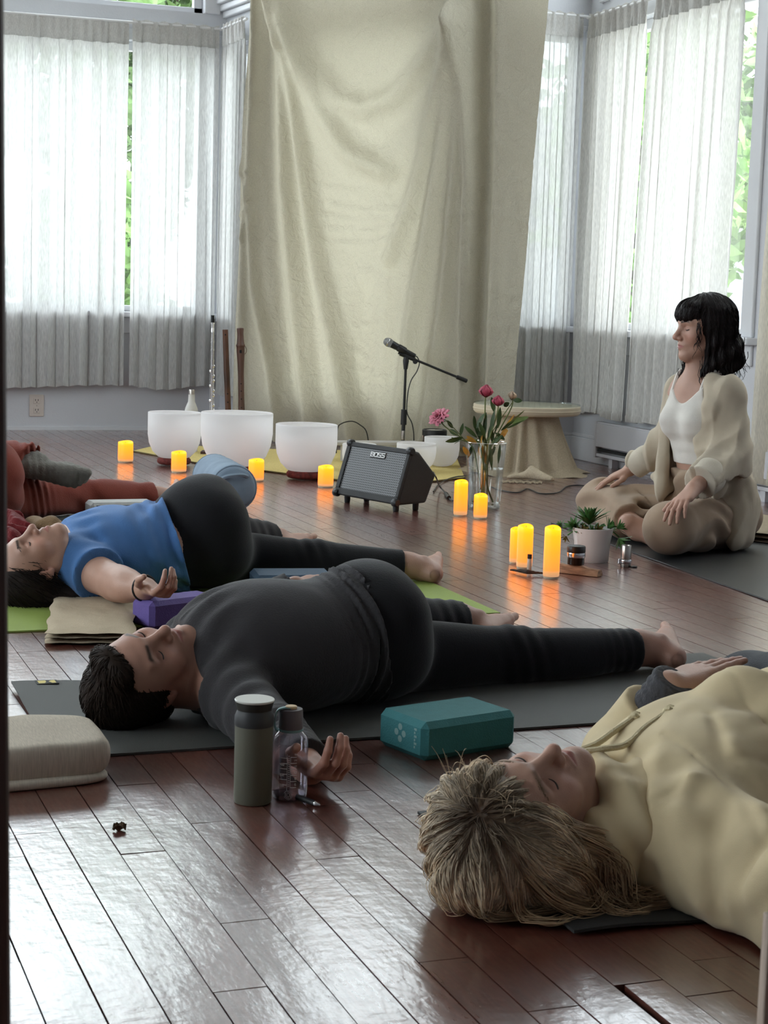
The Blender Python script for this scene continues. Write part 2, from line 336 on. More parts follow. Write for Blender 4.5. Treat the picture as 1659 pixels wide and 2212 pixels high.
# ------------------------------------------------------------------ anatomy
class Head:
    """local axes: x = the person's right, y = forward, z = crown"""
    def __init__(s, c, up, fwd, sc=1.0):
        s.c = np.asarray(c, dtype=float); s.z = nv(up); f = np.asarray(fwd, dtype=float); s.y = nv(f - s.z * (f @ s.z)); s.x = np.cross(s.y, s.z); s.s = sc; s.M = np.array([s.x, s.y, s.z])
    def w(s, x, y, z): return s.c + s.s * (x * s.x + y * s.y + z * s.z)
    def W(s, P): return s.c + s.s * (np.asarray(P) @ s.M)
    def loc(s, V): return (np.asarray(V) - s.c) @ s.M.T / s.s
    def cap(s, a, b, ra, rb=None): return cap(s.w(*a), s.w(*b), ra * s.s, None if rb is None else rb * s.s)
    def ell(s, c, r): return ell(s.w(*c), np.array(r) * s.s, s.M)
    def prims(s, jaw=1.0, nose=1.0):
        k = s.s; o = [(s.ell((0, -.012, .028), (.075, .098, .085)), .02 * k), (s.ell((0, .028, .0), (.064, .064, .088)), .03 * k), (s.ell((0, .033, -.055), (.048 * jaw, .055, .052)), .03 * k)]
        for g in (1, -1):
            o += [(s.cap((g * .047 * jaw, .004, -.06), (g * .012, .072, -.097), .018, .016), .028 * k), (s.ell((g * .043, .056, -.028), (.023, .025, .026)), .02 * k), (s.cap((g * .010, .086, .024), (g * .044, .072, .024), .0095, .0085), .014 * k)]
        o += [(s.ell((0, .076, -.101), (.019, .018, .015)), .02 * k), (s.ell((0, .071, -.061), (.027, .026, .023)), .018 * k)]
        for g in (1, -1): o.append((s.ell((g * .032, .0985, .002), (.0195, .0195, .0135)), .013 * k, 's'))
        for g in (1, -1): o.append((s.ell((g * .032, .0700, .000), (.0168, .0150, .0118)), .0035 * k))
        for g in (1, -1):
            for (xa, ya, za), (xb, yb, zb) in (((.0195, .0835, .0068), (.030, .0855, .0092)), ((.030, .0855, .0092), (.0425, .079, .0066))): o.append((s.cap((g * xa, ya, za), (g * xb, yb, zb), .0011), .003 * k, 's'))
        o += [(s.cap((0, .085, .012), (0, .106 + .004 * nose, -.026), .0078, .0105), .012 * k), (s.ell((0, .109 + .004 * nose, -.031), (.0115, .011, .0105)), .006 * k)]
        for g in (1, -1): o += [(s.ell((g * .0125, .1, -.036), (.0085, .011, .0085)), .006 * k), (s.ell((g * .0065, .105, -.0455), (.0038, .006, .0045)), .003 * k, 's')]
        for g in (1, -1):
            o += [(s.cap((g * .021, .0885, -.0622), (g * .004, .0965, -.0575), .0036, .0052), .005 * k), (s.cap((g * .019, .0885, -.0655), (0, .0945, -.0715), .0036, .0068), .005 * k)]
        for g in (1, -1): o.append((s.cap((0, .1045, -.0643), (g * .023, .0945, -.0645), .0014, .0012), .004 * k, 's'))
        for g in (1, -1):
            o += [(s.ell((g * .0765, -.013, -.006), (.008, .0185, .031)), .006 * k), (s.ell((g * .086, -.008, -.003), (.0075, .0095, .018)), .004 * k, 's'), (s.ell((g * .0735, -.003, -.034), (.0065, .0085, .009)), .006 * k)]
        return o
    def paint(s, V, base, lip=(.36, .13, .11), brow=(.05, .03, .02), browk=1.0, flush=(.5, .2, .15)):
        L = s.loc(V); c = np.tile(np.asarray(base, dtype=float), (len(V), 1))
        def blend(m, col):
            nonlocal c
            c = c * (1 - m[:, None]) + np.asarray(col) * m[:, None]
        x, y, z = np.abs(L[:, 0]), L[:, 1], L[:, 2]; g = lambda v, q: np.exp(-(v / q) ** 2)
        blend(.35 * g(x - .045, .022) * g(z + .03, .02) * (y > .03), flush); blend(.35 * g(x, .012) * g(z + .032, .012) * (y > .09), flush); blend(.5 * g(x - .08, .02) * g(y + .01, .03) * g(z, .04), flush)
        zm = -.0643; blend(np.clip(1.3 - np.abs(z - zm + .001) / (.0095 * np.clip(1 - (x / .025) ** 2, .02, 1)), 0, 1) * (y > .085) * (x < .025) * .85, lip)
        blend(.75 * g(x - .032, .016) * g(z - .002, .009) * (y > .06), np.asarray(base) * np.array([.78, .66, .66]))
        zb = .024 + .006 * np.clip((x - .014) / .03, 0, 1) - .006 * np.clip((x - .04) / .012, 0, 1); blend(browk * np.clip(1.4 - np.abs(z - zb) / .0045, 0, 1) * np.clip((x - .011) / .005, 0, 1) * np.clip((.053 - x) / .008, 0, 1) * (y > .04), brow)
        return c
    def lashes(s, m, parent, org):
        for g in (1, -1):
            mb = MB(); pts = []
            for t in np.linspace(-1, 1, 11):
                x = .032 + .0158 * t; z = -.0058 + .0046 * t * t; u = 1 - ((x - .032) / .0168) ** 2 - (z / .0118) ** 2; pts.append(s.w(g * x, .0700 + .0150 * math.sqrt(max(u, .03)) + .0006, z) - org)
            mb.tube(pts, s.s * np.array([.0006] + [.0016] * 9 + [.0006]), 5); mb.build('eyelash', m, parent, True)
    def brows(s, m, parent, org, n=70, seed=1, w=.00055):
        r = np.random.RandomState(seed); L = []
        for g in (1, -1):
            for i in range(n):
                t = r.uniform(); x = .012 + .04 * t; z = .024 + .006 * min(1, t * 1.3) - .008 * max(0, t - .7) + r.normal() * .0016
                y0 = .0955 - .0115 * (x / .04) ** 2 + .001; d = A3(.0055, -.0025 * (x / .03), .003 - .004 * t)
                L.append([A3(x, y0, z) * A3(g, 1, 1), (A3(x, y0 + .0012, z) + d * .5) * A3(g, 1, 1), (A3(x, y0 - .0005, z) + d) * A3(g, 1, 1)])
        V, Q = strands(s.W(np.array(L)) - org, w * s.s, w * .4 * s.s); return mesh_np('eyebrows', V, Q, m, parent)
def hand(w, d, n, right, curl=(.3, .3, .35, .4), thumb=(.5, .3), spread=.06, s=1.0, pip=1.0):
    """w wrist, d towards the knuckles, n = way the palm faces"""
    w = np.asarray(w, dtype=float); d = nv(d); n = nv(np.asarray(n) - d * (np.asarray(n) @ d)); t = np.cross(d, n) * (1 if right else -1); o = []
    kn = [(.088, .0255, 1), (.092, .0085, .35), (.087, -.0085, -.3), (.079, -.0245, -1)]; ln = [(.041, .025, .021), (.045, .028, .022), (.041, .026, .022), (.032, .02, .019)]; rr = (.0092, .0094, .009, .0078)
    for (L, x, sp), r in zip(kn, rr): o.append((cap(w + t * x * s * .5, w + (d * L + t * x) * s, .0165 * s, (r + .0015) * s, n, .85), .012 * s))
    o.append((cap(w + (d * .012 + t * .014 + n * .006) * s, w + (d * .055 + t * .03 + n * .008) * s, .015 * s, .011 * s), .012 * s))
    o.append((cap(w + (d * .02 - t * .018 + n * .005) * s, w + (d * .065 - t * .024 + n * .004) * s, .012 * s, .0105 * s), .012 * s))
    for (L, x, sp), q, r, c in zip(kn, ln, rr, curl):
        p = w + (d * L + t * x) * s; b = nv(d + t * spread * sp); th = 0
        for j, (a, m) in enumerate(zip((1.05, 1.3 * pip, .8 * pip), q)):
            th += a * c; e = p + (b * math.cos(th) + n * math.sin(th)) * m * s; o.append((cap(p, e, r * (1 - .1 * j) * s, r * (.92 - .12 * j) * s), .0035 * s)); p = e
    p = w + (d * .022 + t * .02 + n * .006) * s; ex, fx = thumb
    for m, r, dv in ((.042, .0125, d * .75 + t * ex * 1.5 + n * .25), (.033, .0105, d * .95 + t * (ex * 1.1 - fx * .3) + n * fx), (.027, .0095, d * 1. + t * (ex * .6 - fx * .7) + n * fx)):
        e = p + nv(dv) * m * s; o.append((cap(p, e, r * s, r * .88 * s), .006 * s)); p = e
    return o
def foot(a, d, n, s=1.0, inner=None):
    """a ankle, d towards the toes, n = up out of the instep, inner = side of the big toe"""
    a = np.asarray(a, dtype=float); d = nv(d); n = nv(np.asarray(n) - d * (np.asarray(n) @ d)); t = np.cross(d, n); t = t if inner is None or t @ np.asarray(inner) > 0 else -t; P = lambda x, y, z: a + (d * x + t * y + n * z) * s
    o = [(cap(P(-.012, 0, .05), P(-.006, 0, -.01), .036 * s, .035 * s), .02), (ell(P(-.032, 0, -.042), np.array([.036, .03, .03]) * s, np.array([d, t, n])), .02), (cap(P(.0, 0, -.01), P(.09, .006, -.04), .034 * s, .026 * s), .025), (cap(P(-.025, -.004, -.055), P(.12, -.018, -.062), .021 * s, .018 * s), .02), (cap(P(-.02, .006, -.05), P(.13, .022, -.056), .02 * s, .022 * s), .02), (cap(P(.085, 0, -.043), P(.13, .0, -.056), .028 * s, .022 * s), .02)]
    o += [(ell(P(-.005, .03, -.006), np.array([.012, .012, .013]) * s), .012), (ell(P(-.008, -.031, -.012), np.array([.012, .012, .013]) * s), .012)]
    for y, L, r in ((.03, .19, .0125), (.012, .186, .0088), (-.003, .177, .0082), (-.017, .166, .0078), (-.03, .152, .0075)): o.append((cap(P(.125 - abs(y - .02) * .3, y * .95, -.058), P(L, y, -.062), r * 1.05 * s, r * s), .006 * s))
    return o
def limb(pts, rad, k=.02): return [(cap(pts[i], pts[i + 1], rad[i], rad[i + 1]), k) for i in range(len(pts) - 1)]
def calf(kn, an, back, r=.052, k=.03):
    kn, an = np.asarray(kn, dtype=float), np.asarray(an, dtype=float); return [(ell(kn + (an - kn) * .32 + nv(back) * .018, (r, r * .95, .13), frame_z(an - kn)), k)]
def frame_z(z):
    z = nv(z); a = A3(0, 0, 1) if abs(z[2]) < .9 else A3(1, 0, 0); x = nv(np.cross(a, z)); return np.array([x, np.cross(z, x), z])
def bbox(pts, m): P = np.asarray(pts); return P.min(0) - m, P.max(0) + m
# ------------------------------------------------------------------ the room: floor of painted boards
RX0, RX1, RY0, YA, YC, CEIL = -3.2, 4.48, -2.2, 10.82, 8.92, 4.5
def floor_material():
    m, nt, b = newmat('worn_oxblood_boards'); L = nt.links
    at = node(nt, 'ShaderNodeAttribute', attribute_name='Col'); tc = node(nt, 'ShaderNodeTexCoord')
    def noise(sc, det=5, st=(1, 1, 1), rough=.55):
        mp = node(nt, 'ShaderNodeMapping'); mp.inputs['Scale'].default_value = st; L.new(tc.outputs['Object'], mp.inputs[0])
        n = node(nt, 'ShaderNodeTexNoise'); n.inputs['Scale'].default_value = sc; n.inputs['Detail'].default_value = det; n.inputs['Roughness'].default_value = rough; L.new(mp.outputs[0], n.inputs['Vector']); return n.outputs['Fac']
    def rng(s, a, b_, c, d):
        r = node(nt, 'ShaderNodeMapRange'); r.inputs['From Min'].default_value = a; r.inputs['From Max'].default_value = b_; r.inputs['To Min'].default_value = c; r.inputs['To Max'].default_value = d; L.new(s, r.inputs[0]); return r.outputs[0]
    def mixc(f, a, b_):
        x = node(nt, 'ShaderNodeMix', data_type='RGBA'); L.new(f, x.inputs[0])
        for s, i in ((a, 6), (b_, 7)):
            if isinstance(s, tuple): x.inputs[i].default_value = (*s, 1)
            else: L.new(s, x.inputs[i])
        return x.outputs[2]
    grain = noise(14, 6, (9, .8, 1)); wear = noise(2.2, 6, (1.4, .8, 1), .65); fine = noise(60, 4, (3, .5, 1)); speck = noise(46, 3)
    v = node(nt, 'ShaderNodeVectorMath', operation='SCALE'); L.new(at.outputs['Color'], v.inputs[0]); L.new(rng(grain, .3, .7, .75, 1.25), v.inputs['Scale'])
    c = mixc(rng(wear, .52, .72, 0, .55), v.outputs[0], (.125, .070, .052)); c = mixc(rng(speck, .70, .74, 0, .85), c, (.018, .012, .01)); L.new(c, b.inputs['Base Color'])
    ra = node(nt, 'ShaderNodeMath', operation='ADD'); L.new(rng(wear, .3, .75, .27, .44), ra.inputs[0]); L.new(rng(fine, .35, .7, -.03, .07), ra.inputs[1]); L.new(ra.outputs[0], b.inputs['Roughness'])
    b.inputs['Specular IOR Level'].default_value = .9
    b.inputs['Coat Weight'].default_value = 1.0; b.inputs['Coat IOR'].default_value = 1.9; b.inputs['Coat Roughness'].default_value = .19
    wavy = noise(9, 3, (2.2, .9, 1)); w2 = noise(120, 3, (1.5, .35, 1)); w3 = noise(30, 4, (1, 1.6, 1))
    def bump(h, s, d, prev=None):
        p = node(nt, 'ShaderNodeBump'); p.inputs['Strength'].default_value = s; p.inputs['Distance'].default_value = d; L.new(h, p.inputs['Height'])
        if prev: L.new(prev, p.inputs['Normal'])
        return p.outputs[0]
    n = bump(wavy, .22, .006); n = bump(w3, .30, .0018, n); n = bump(w2, .22, .0008, n); L.new(n, b.inputs['Normal']); L.new(n, b.inputs['Coat Normal']); return m
def build_floor():
    fl = MB().box((RX0, RY0, -.12), (RX1 + .2, YA + .2, -.016)).build('floor', mat('dark_subfloor', (.012, .008, .007), .9)); struct(fl)
    M = floor_material(); r = random.Random(4); rw = np.random.RandomState(4); Wd = .0722; x0 = G(370, 2212)[0] % Wd; pieces = []
    x = RX0 - (RX0 % Wd) + x0 - Wd
    while x < RX1:
        y = RY0 - r.random() * 1.2
        while y < YA + .1:
            ln = r.choice((.35, .5, .62, .8, 1.0, 1.25, 1.6)) * r.uniform(.85, 1.15); a, b = max(y, RY0), min(y + ln, YA + .1)
            if b - a > .05: pieces.append((x, x + Wd, a, b))
            y += ln
        x += Wd
    def area(p):
        q = np.array([[p[0], p[2], 0], [p[1], p[2], 0], [p[1], p[3], 0], [p[0], p[3], 0]]) - CAMP; w = q @ CF
        if w.min() < .6: return 0
        u, v = 829.5 + FPX * (q @ CR) / w, 1106 - FPX * (q @ CU) / w
        if u.max() < 0 or u.min() > 1659 or v.min() > 2212 or v.max() < 900: return 0
        u, v = np.clip(u, 0, 1659), np.clip(v, 900, 2212); return abs(sum(u[i] * v[(i + 1) % 4] - u[(i + 1) % 4] * v[i] for i in range(4))) / 2
    ga, gb = G(1390, 2122), G(1475, 2198)          # one board has split away along its edge
    for k, p in enumerate(pieces):
        if p[0] <= gb[0] - .004 < p[1] and p[2] <= gb[1] < p[3]:
            pieces[k] = (p[0], p[1], p[2], ga[1], 'split'); pieces.append((p[0], p[1], ga[1], p[3])); break
    pieces.sort(key=area, reverse=True); rest = MB(); rc = []
    def shape(p, mb):
        x0, x1, y0, y1 = p[:4]; g = .0007 + .0007 * r.random(); ge = .0006 + .0011 * r.random(); fz = float(np.clip(1.6 - math.hypot((x0 + x1) / 2, (y0 + y1) / 2) / 3.2, .12, 1)); z = r.uniform(-.0006, .0004) * fz; tl, tw = r.uniform(-.0004, .0004) * fz, r.uniform(-.0003, .0003) * fz
        X = (x0 + g, x1 - g); Y = (y0 + ge, y1 - ge); V = []
        for zz, q in ((-.015, 0), (0, 0)):
            for i, (xx, yy) in enumerate(((X[0] + q, Y[0] + q), (X[1] - q, Y[0] + q), (X[1] - q, Y[1] - q), (X[0] + q, Y[1] - q))): V.append((xx + ((.014 if i == 3 else .005) if len(p) > 4 and i in (0, 3) else 0), yy, zz + z + (tl if i in (1, 2) else -tl) * (zz > -.01) + (tw if i > 1 else -tw) * (zz > -.01)))
        F = [(k * 4 + i, k * 4 + (i + 1) % 4, k * 4 + 4 + (i + 1) % 4, k * 4 + 4 + i) for k in (0,) for i in range(4)] + [(4, 5, 6, 7)]; mb.add(V, F)
        t = r.uniform(.78, 1.22); h = r.uniform(-.06, .06); return np.array((.118 * t, (.034 + .010 * h) * t, (.022 - .006 * h) * t))
    for k, p in enumerate(pieces):
        if k < 300:
            mb = MB(); c = shape(p, mb); V = np.concatenate(mb.v); by = {}
            mesh_np('plank', V, np.array(mb.f), M, fl, False, np.tile(c, (len(V), 1)))
        else: rc.append(shape(p, rest))
    V = np.concatenate(rest.v); o = mesh_np('plank_field', V, np.array(rest.f), M, fl, False, np.repeat(np.array(rc), 8, 0)); o['kind'] = 'stuff'
build_floor()

# ------------------------------------------------------------------ walls, windows, ceiling
M_WALL = mat('cool_white_wall_paint', (.60, .61, .645), .75, var=.03, scale=3, bump=.08, bscale=90)
M_TRIM = mat('white_gloss_trim', (.66, .67, .70), .42, var=.03, scale=6)
M_GLASS = glass('window_glass', (.96, .98, .98), .06)
M_CEIL = mat('ceiling_paint', (.76, .75, .73), .9)
class Wall:
    """wall along a base line a->b (inside on the left of a->b when out points right); openings are (s0, s1, z0, z1)"""
    def __init__(s, a, b): s.a, s.b = np.array(a, dtype=float), np.array(b, dtype=float); d = s.b - s.a; s.L = np.linalg.norm(d); s.u = d / s.L; s.n = np.array([-s.u[1], s.u[0]])
    def p(s, t, o, z): q = s.a + s.u * t + s.n * o; return (q[0], q[1], z)
    def slab(s, mb, t0, t1, z0, z1, o0, o1):
        V = [s.p(t0, o0, z0), s.p(t1, o0, z0), s.p(t1, o1, z0), s.p(t0, o1, z0), s.p(t0, o0, z1), s.p(t1, o0, z1), s.p(t1, o1, z1), s.p(t0, o1, z1)]
        return mb.add(V, [(0, 3, 2, 1), (4, 5, 6, 7), (0, 1, 5, 4), (1, 2, 6, 5), (2, 3, 7, 6), (3, 0, 4, 7)])
    def build(s, name, ops, th=.16):
        mb = MB(); xs = sorted({0, s.L, *[o[0] for o in ops], *[o[1] for o in ops]})
        for t0, t1 in zip(xs[:-1], xs[1:]):
            z = 0
            for o in sorted([o for o in ops if o[0] <= t0 + 1e-6 and o[1] >= t1 - 1e-6], key=lambda o: o[2]): s.slab(mb, t0, t1, z, o[2], 0, th); z = o[3]
            s.slab(mb, t0, t1, z, CEIL, 0, th)
        return struct(mb.build(name, M_WALL))
WN = [0]
def window(w, t0, t1, z0, z1, mull=(), sill=True, casing=.10, bars=()):
    WN[0] += 1; r = bpy.data.objects.new('window_%d' % WN[0], None); C.objects.link(r); struct(r); c = w.p((t0 + t1) / 2, .08, z0); r.location = c
    def loc(mb, nm, m, bev=.004):
        o = mb.build(nm, m, r, bevel=bev, seg=1); me = o.data; me.transform(Matrix.Translation((-c[0], -c[1], -c[2]))); return o
    f = .055
    for nm, (a, b, p, q) in dict(sash_left=(t0, t0 + f, z0, z1), sash_right=(t1 - f, t1, z0, z1), sash_top=(t0, t1, z1 - f, z1), sash_bottom=(t0, t1, z0, z0 + f * .7)).items(): loc(w.slab(MB(), a, b, p, q, .05, .10), 'sash', M_TRIM)
    xs = [t0 + f] + [t0 + (t1 - t0) * k for k in mull] + [t1 - f]
    for k in mull: x = t0 + (t1 - t0) * k; loc(w.slab(MB(), x - .022, x + .022, z0, z1, .05, .10), 'mullion', M_TRIM)
    for a, b in zip(xs[:-1], xs[1:]): loc(w.slab(MB(), a, b, z0 + .03, z1 - .04, .072, .076), 'pane', M_GLASS, 0)
    for a, b, p, q in ((t0 - casing, t0, z0 - .0, z1 + casing * .7), (t1, t1 + casing, z0 - .0, z1 + casing * .7), (t0, t1, z1, z1 + casing * .7)): loc(w.slab(MB(), a, b, p, q, -.018, 0), 'casing', M_TRIM)
    if sill: loc(w.slab(MB(), t0 - casing - .03, t1 + casing + .03, z0 - .035, z0, -.06, .05), 'sill', M_TRIM); loc(w.slab(MB(), t0 - casing, t1 + casing, z0 - .135, z0 - .035, -.016, 0), 'apron', M_TRIM)
    return r
wA = Wall((RX0, YA), (2.9, YA)); wB = Wall((2.9, YA), (2.95, 10.36)); wE = Wall((2.95, 10.36), (3.95, YC)); wC = Wall((3.95, YC), (RX1, YC)); wD = Wall((RX1, YC), (RX1, RY0)); wL = Wall((RX0, RY0), (RX0, YA)); wS = Wall((RX1, RY0), (RX0, RY0))
tA = lambda X: X - RX0
opsA = [(tA(.60), tA(2.785), .745, 2.40), (tA(.60), tA(2.755), 2.60, 4.2), (tA(-2.6), tA(.2), .745, 2.40), (tA(-2.6), tA(.2), 2.60, 4.2)]  # last two openings: unseen windows added to let in more light
opsB = [(.10, .40, .73, 2.40)]; opsE = [(.30, 1.42, .30, 2.5), (.30, 1.42, 2.62, 4.2)]; opsC = [(.12, .50, .75, 2.38), (.10, .50, 2.56, 4.2)]
opsD = [(YC - 8.70, YC - 7.18, .745, 2.38), (YC - 8.70, YC - 7.18, 2.52, 4.2), (YC - 6.75, YC - 5.2, .6, 2.38), (YC - 6.75, YC - 5.2, 2.52, 4.2)]
opsL = [(4.3, 6.1, .8, 3.2), (7.4, 9.8, .8, 3.2)]  # unseen windows put in the left wall to lift the fill light
for w, nm, ops in ((wA, 'wall_back', opsA), (wB, 'wall_return', opsB), (wE, 'wall_corner', opsE), (wC, 'wall_far_right', opsC), (wD, 'wall_right', opsD), (wL, 'wall_left', opsL), (wS, 'wall_front', [])):
    w.build(nm, ops)
    for i, o in enumerate(ops):
        window(w, *o, mull=(.5,) if o[1] - o[0] > 1.3 and w is not wD else (), sill=o[2] < 1.5, casing=.10 if w not in (wC, wB) else .04)
        c = w.p((o[0] + o[1]) / 2, .14, (o[2] + o[3]) / 2); portal(c, (math.pi / 2, 0, math.atan2(w.n[1], w.n[0]) + math.pi / 2), o[1] - o[0], o[3] - o[2])
struct(MB().box((RX0 - .2, RY0 - .2, CEIL), (RX1 + .2, YA + .2, CEIL + .1)).build('ceiling', M_CEIL))
for w, nm, t0, t1 in ((wB, 'baseboard_return', 0, wB.L), (wC, 'baseboard_far_right', .3, wC.L), (wD, 'baseboard_right', 0, wD.L), (wL, 'baseboard_left', 0, wL.L)):
    mb = MB(); w.slab(mb, t0, t1, 0, .13, -.018, 0); w.slab(mb, t0, t1, .13, .15, -.012, 0); struct(mb.build(nm, M_TRIM, bevel=.004, seg=1))
mb = MB(); wA.slab(mb, 0, wA.L, 0, .022, -.008, 0); struct(mb.build('baseboard_back', M_TRIM))
# moulded cornice stub over the far left corner, seen between the transom and the hanging sheet
mb = MB()
for k, (z, o) in enumerate(((2.58, .03), (2.62, .05), (2.66, .075), (2.70, .06), (2.78, .095))): wB.slab(mb, .0, .46, z, z + .04, -o, 0)
struct(mb.build('trim_1', M_TRIM, bevel=.008, seg=2))
# wooden post beside the camera and the edge of a pale raw-wood unit at the right
M_POST = mat('dark_brown_varnished_wood', (.055, .022, .014), .45, var=.3, scale=5, stretch=(6, 6, .5))
a, b = W(8, 0, 1.05), W(23, 2212, 1.05); left = -rm(A3(1, 0, 0)); bk = nv((ray(7, 1106) * A3(1, 1, 0))); dz = (b - a) / (b[2] - a[2]); p0 = a + dz * (0 - a[2]); p1 = a + dz * (CEIL - a[2]); mb = MB()
V = [p + left * x + bk * y for p in (p0, p1) for x, y in ((0, 0), (.11, 0), (.11, .12), (0, .12))]; mb.add(V, [(0, 1, 2, 3), (7, 6, 5, 4), (0, 4, 5, 1), (1, 5, 6, 2), (2, 6, 7, 3), (3, 7, 4, 0)])
struct(mb.build('trim_2', M_POST, bevel=.006))

# ------------------------------------------------------------------ outdoors, glimpsed through the gaps
struct(MB().box((-30, YA + .3, -.5), (40, 60, -.4)).box((RX1 + .3, -20, -.5), (40, YA + .3, -.4)).box((-40, -20, -.5), (RX0 - .3, 60, -.4)).build('yard', mat('pale_paving', (.52, .51, .46), .95, var=.2, scale=2)))
def tree(x, y, h, rad, col, label, seed):
    r = np.random.RandomState(seed); t = thing('garden_tree', label, 'tree', (x, y, -.4))
    mb = MB(); mb.tube([(0, 0, 0), (.05, 0, h * .35), (0, .08, h * .7)], [.14, .1, .04], 8)
    for k in range(4): a = k * 1.6 + seed; mb.tube([(0, 0, h * .35), (math.cos(a) * rad * .5, math.sin(a) * rad * .5, h * .65)], [.05, .015], 5)
    mb.build('trunk', mat('bark', (.10, .075, .055), .9, var=.3), t, True); N = int(2600 * max(1, rad) ** 1.3)
    c = r.normal(size=(N, 3)); c /= np.linalg.norm(c, axis=1)[:, None]; c *= (r.uniform(.35, 1, (N, 1))) ** .5 * np.array([rad, rad, h * .38]); lump = 1 + .22 * np.sin(c[:, :1] * 5 / rad + seed) * np.cos(c[:, 2:] * 5 / rad); c = c * lump + np.array([0, 0, h * .62])
    u = r.normal(size=(N, 3)); u /= np.linalg.norm(u, axis=1)[:, None]; v = np.cross(u, r.normal(size=(N, 3))); v /= np.linalg.norm(v, axis=1)[:, None]; s = r.uniform(.07, .15, (N, 1)) * max(1, rad / 1.1) ** .45
    V = np.stack([c - u * s, c + v * s * .45, c + u * s, c - v * s * .45], 1).reshape(-1, 3); o = mesh_np('foliage', V, np.arange(4 * N).reshape(-1, 4), mat('leaves_' + str(seed), col, .6, var=.4, scale=3), t, False); o['kind'] = 'stuff'
for k, (x, y, h, rad, col) in enumerate(((2.95, 15.5, 2.3, .7, (.13, .24, .06)), (5.4, 27, 9.5, 2.6, (.12, .2, .07)), (-.6, 35, 11.5, 3.0, (.11, .18, .06)), (8.2, 15.1, 4.3, .95, (.16, .30, .07)), (10.4, 18.5, 5.0, 1.4, (.16, .26, .08)), (11.0, 16.0, 4.2, 1.1, (.2, .33, .08)))):
    tree(x, y, h, rad, col, ['small round garden tree outside the left window gap', 'tall far garden tree above the right half of the left window', 'tallest far garden tree above the left half of the left window', 'bright green garden tree seen through the right curtain gap', 'garden tree outside the corner window', 'yellow green garden tree beyond the right window frame'][k], k)
fn = thing('garden_fence', 'warm brown board fence outside the right window', 'fence', (16.6, 3.0, -.4)); MF = mat('cedar_fence_boards', (.36, .22, .11), .8, var=.2, stretch=(4, 4, .4))
for k in range(80): MB().box((0, k * .2, 0), (.025, k * .2 + .19, 1.45 + .01 * (k % 3))).build('board', MF, fn)
for z in (.35, 1.1): MB().box((.025, 0, z), (.075, 16, z + .09)).build('rail', MF, fn)
hs = thing('neighbour_house', 'grey house seen dimly through the far right curtain', 'house', (14.5, 29, -.4)); MH = mat('grey_siding', (.26, .28, .31), .8)
MB().box((-4, 0, 0), (4, 6, 3.2)).build('walls', MH, hs); MB().add([(-4.4, -.4, 3.2), (4.4, -.4, 3.2), (4.4, 6.4, 3.2), (-4.4, 6.4, 3.2), (-4.4, 3, 5), (4.4, 3, 5)], [(0, 1, 5, 4), (2, 3, 4, 5), (1, 2, 5), (3, 0, 4), (3, 2, 1, 0)]).build('roof', mat('slate_roof', (.10, .10, .11), .8), hs)
for x in (-2.6, 0, 2.4): MB().box((x - .5, -.05, .9), (x + .5, 0, 2.3)).build('window', mat('house_window', (.5, .55, .6), .2), hs)

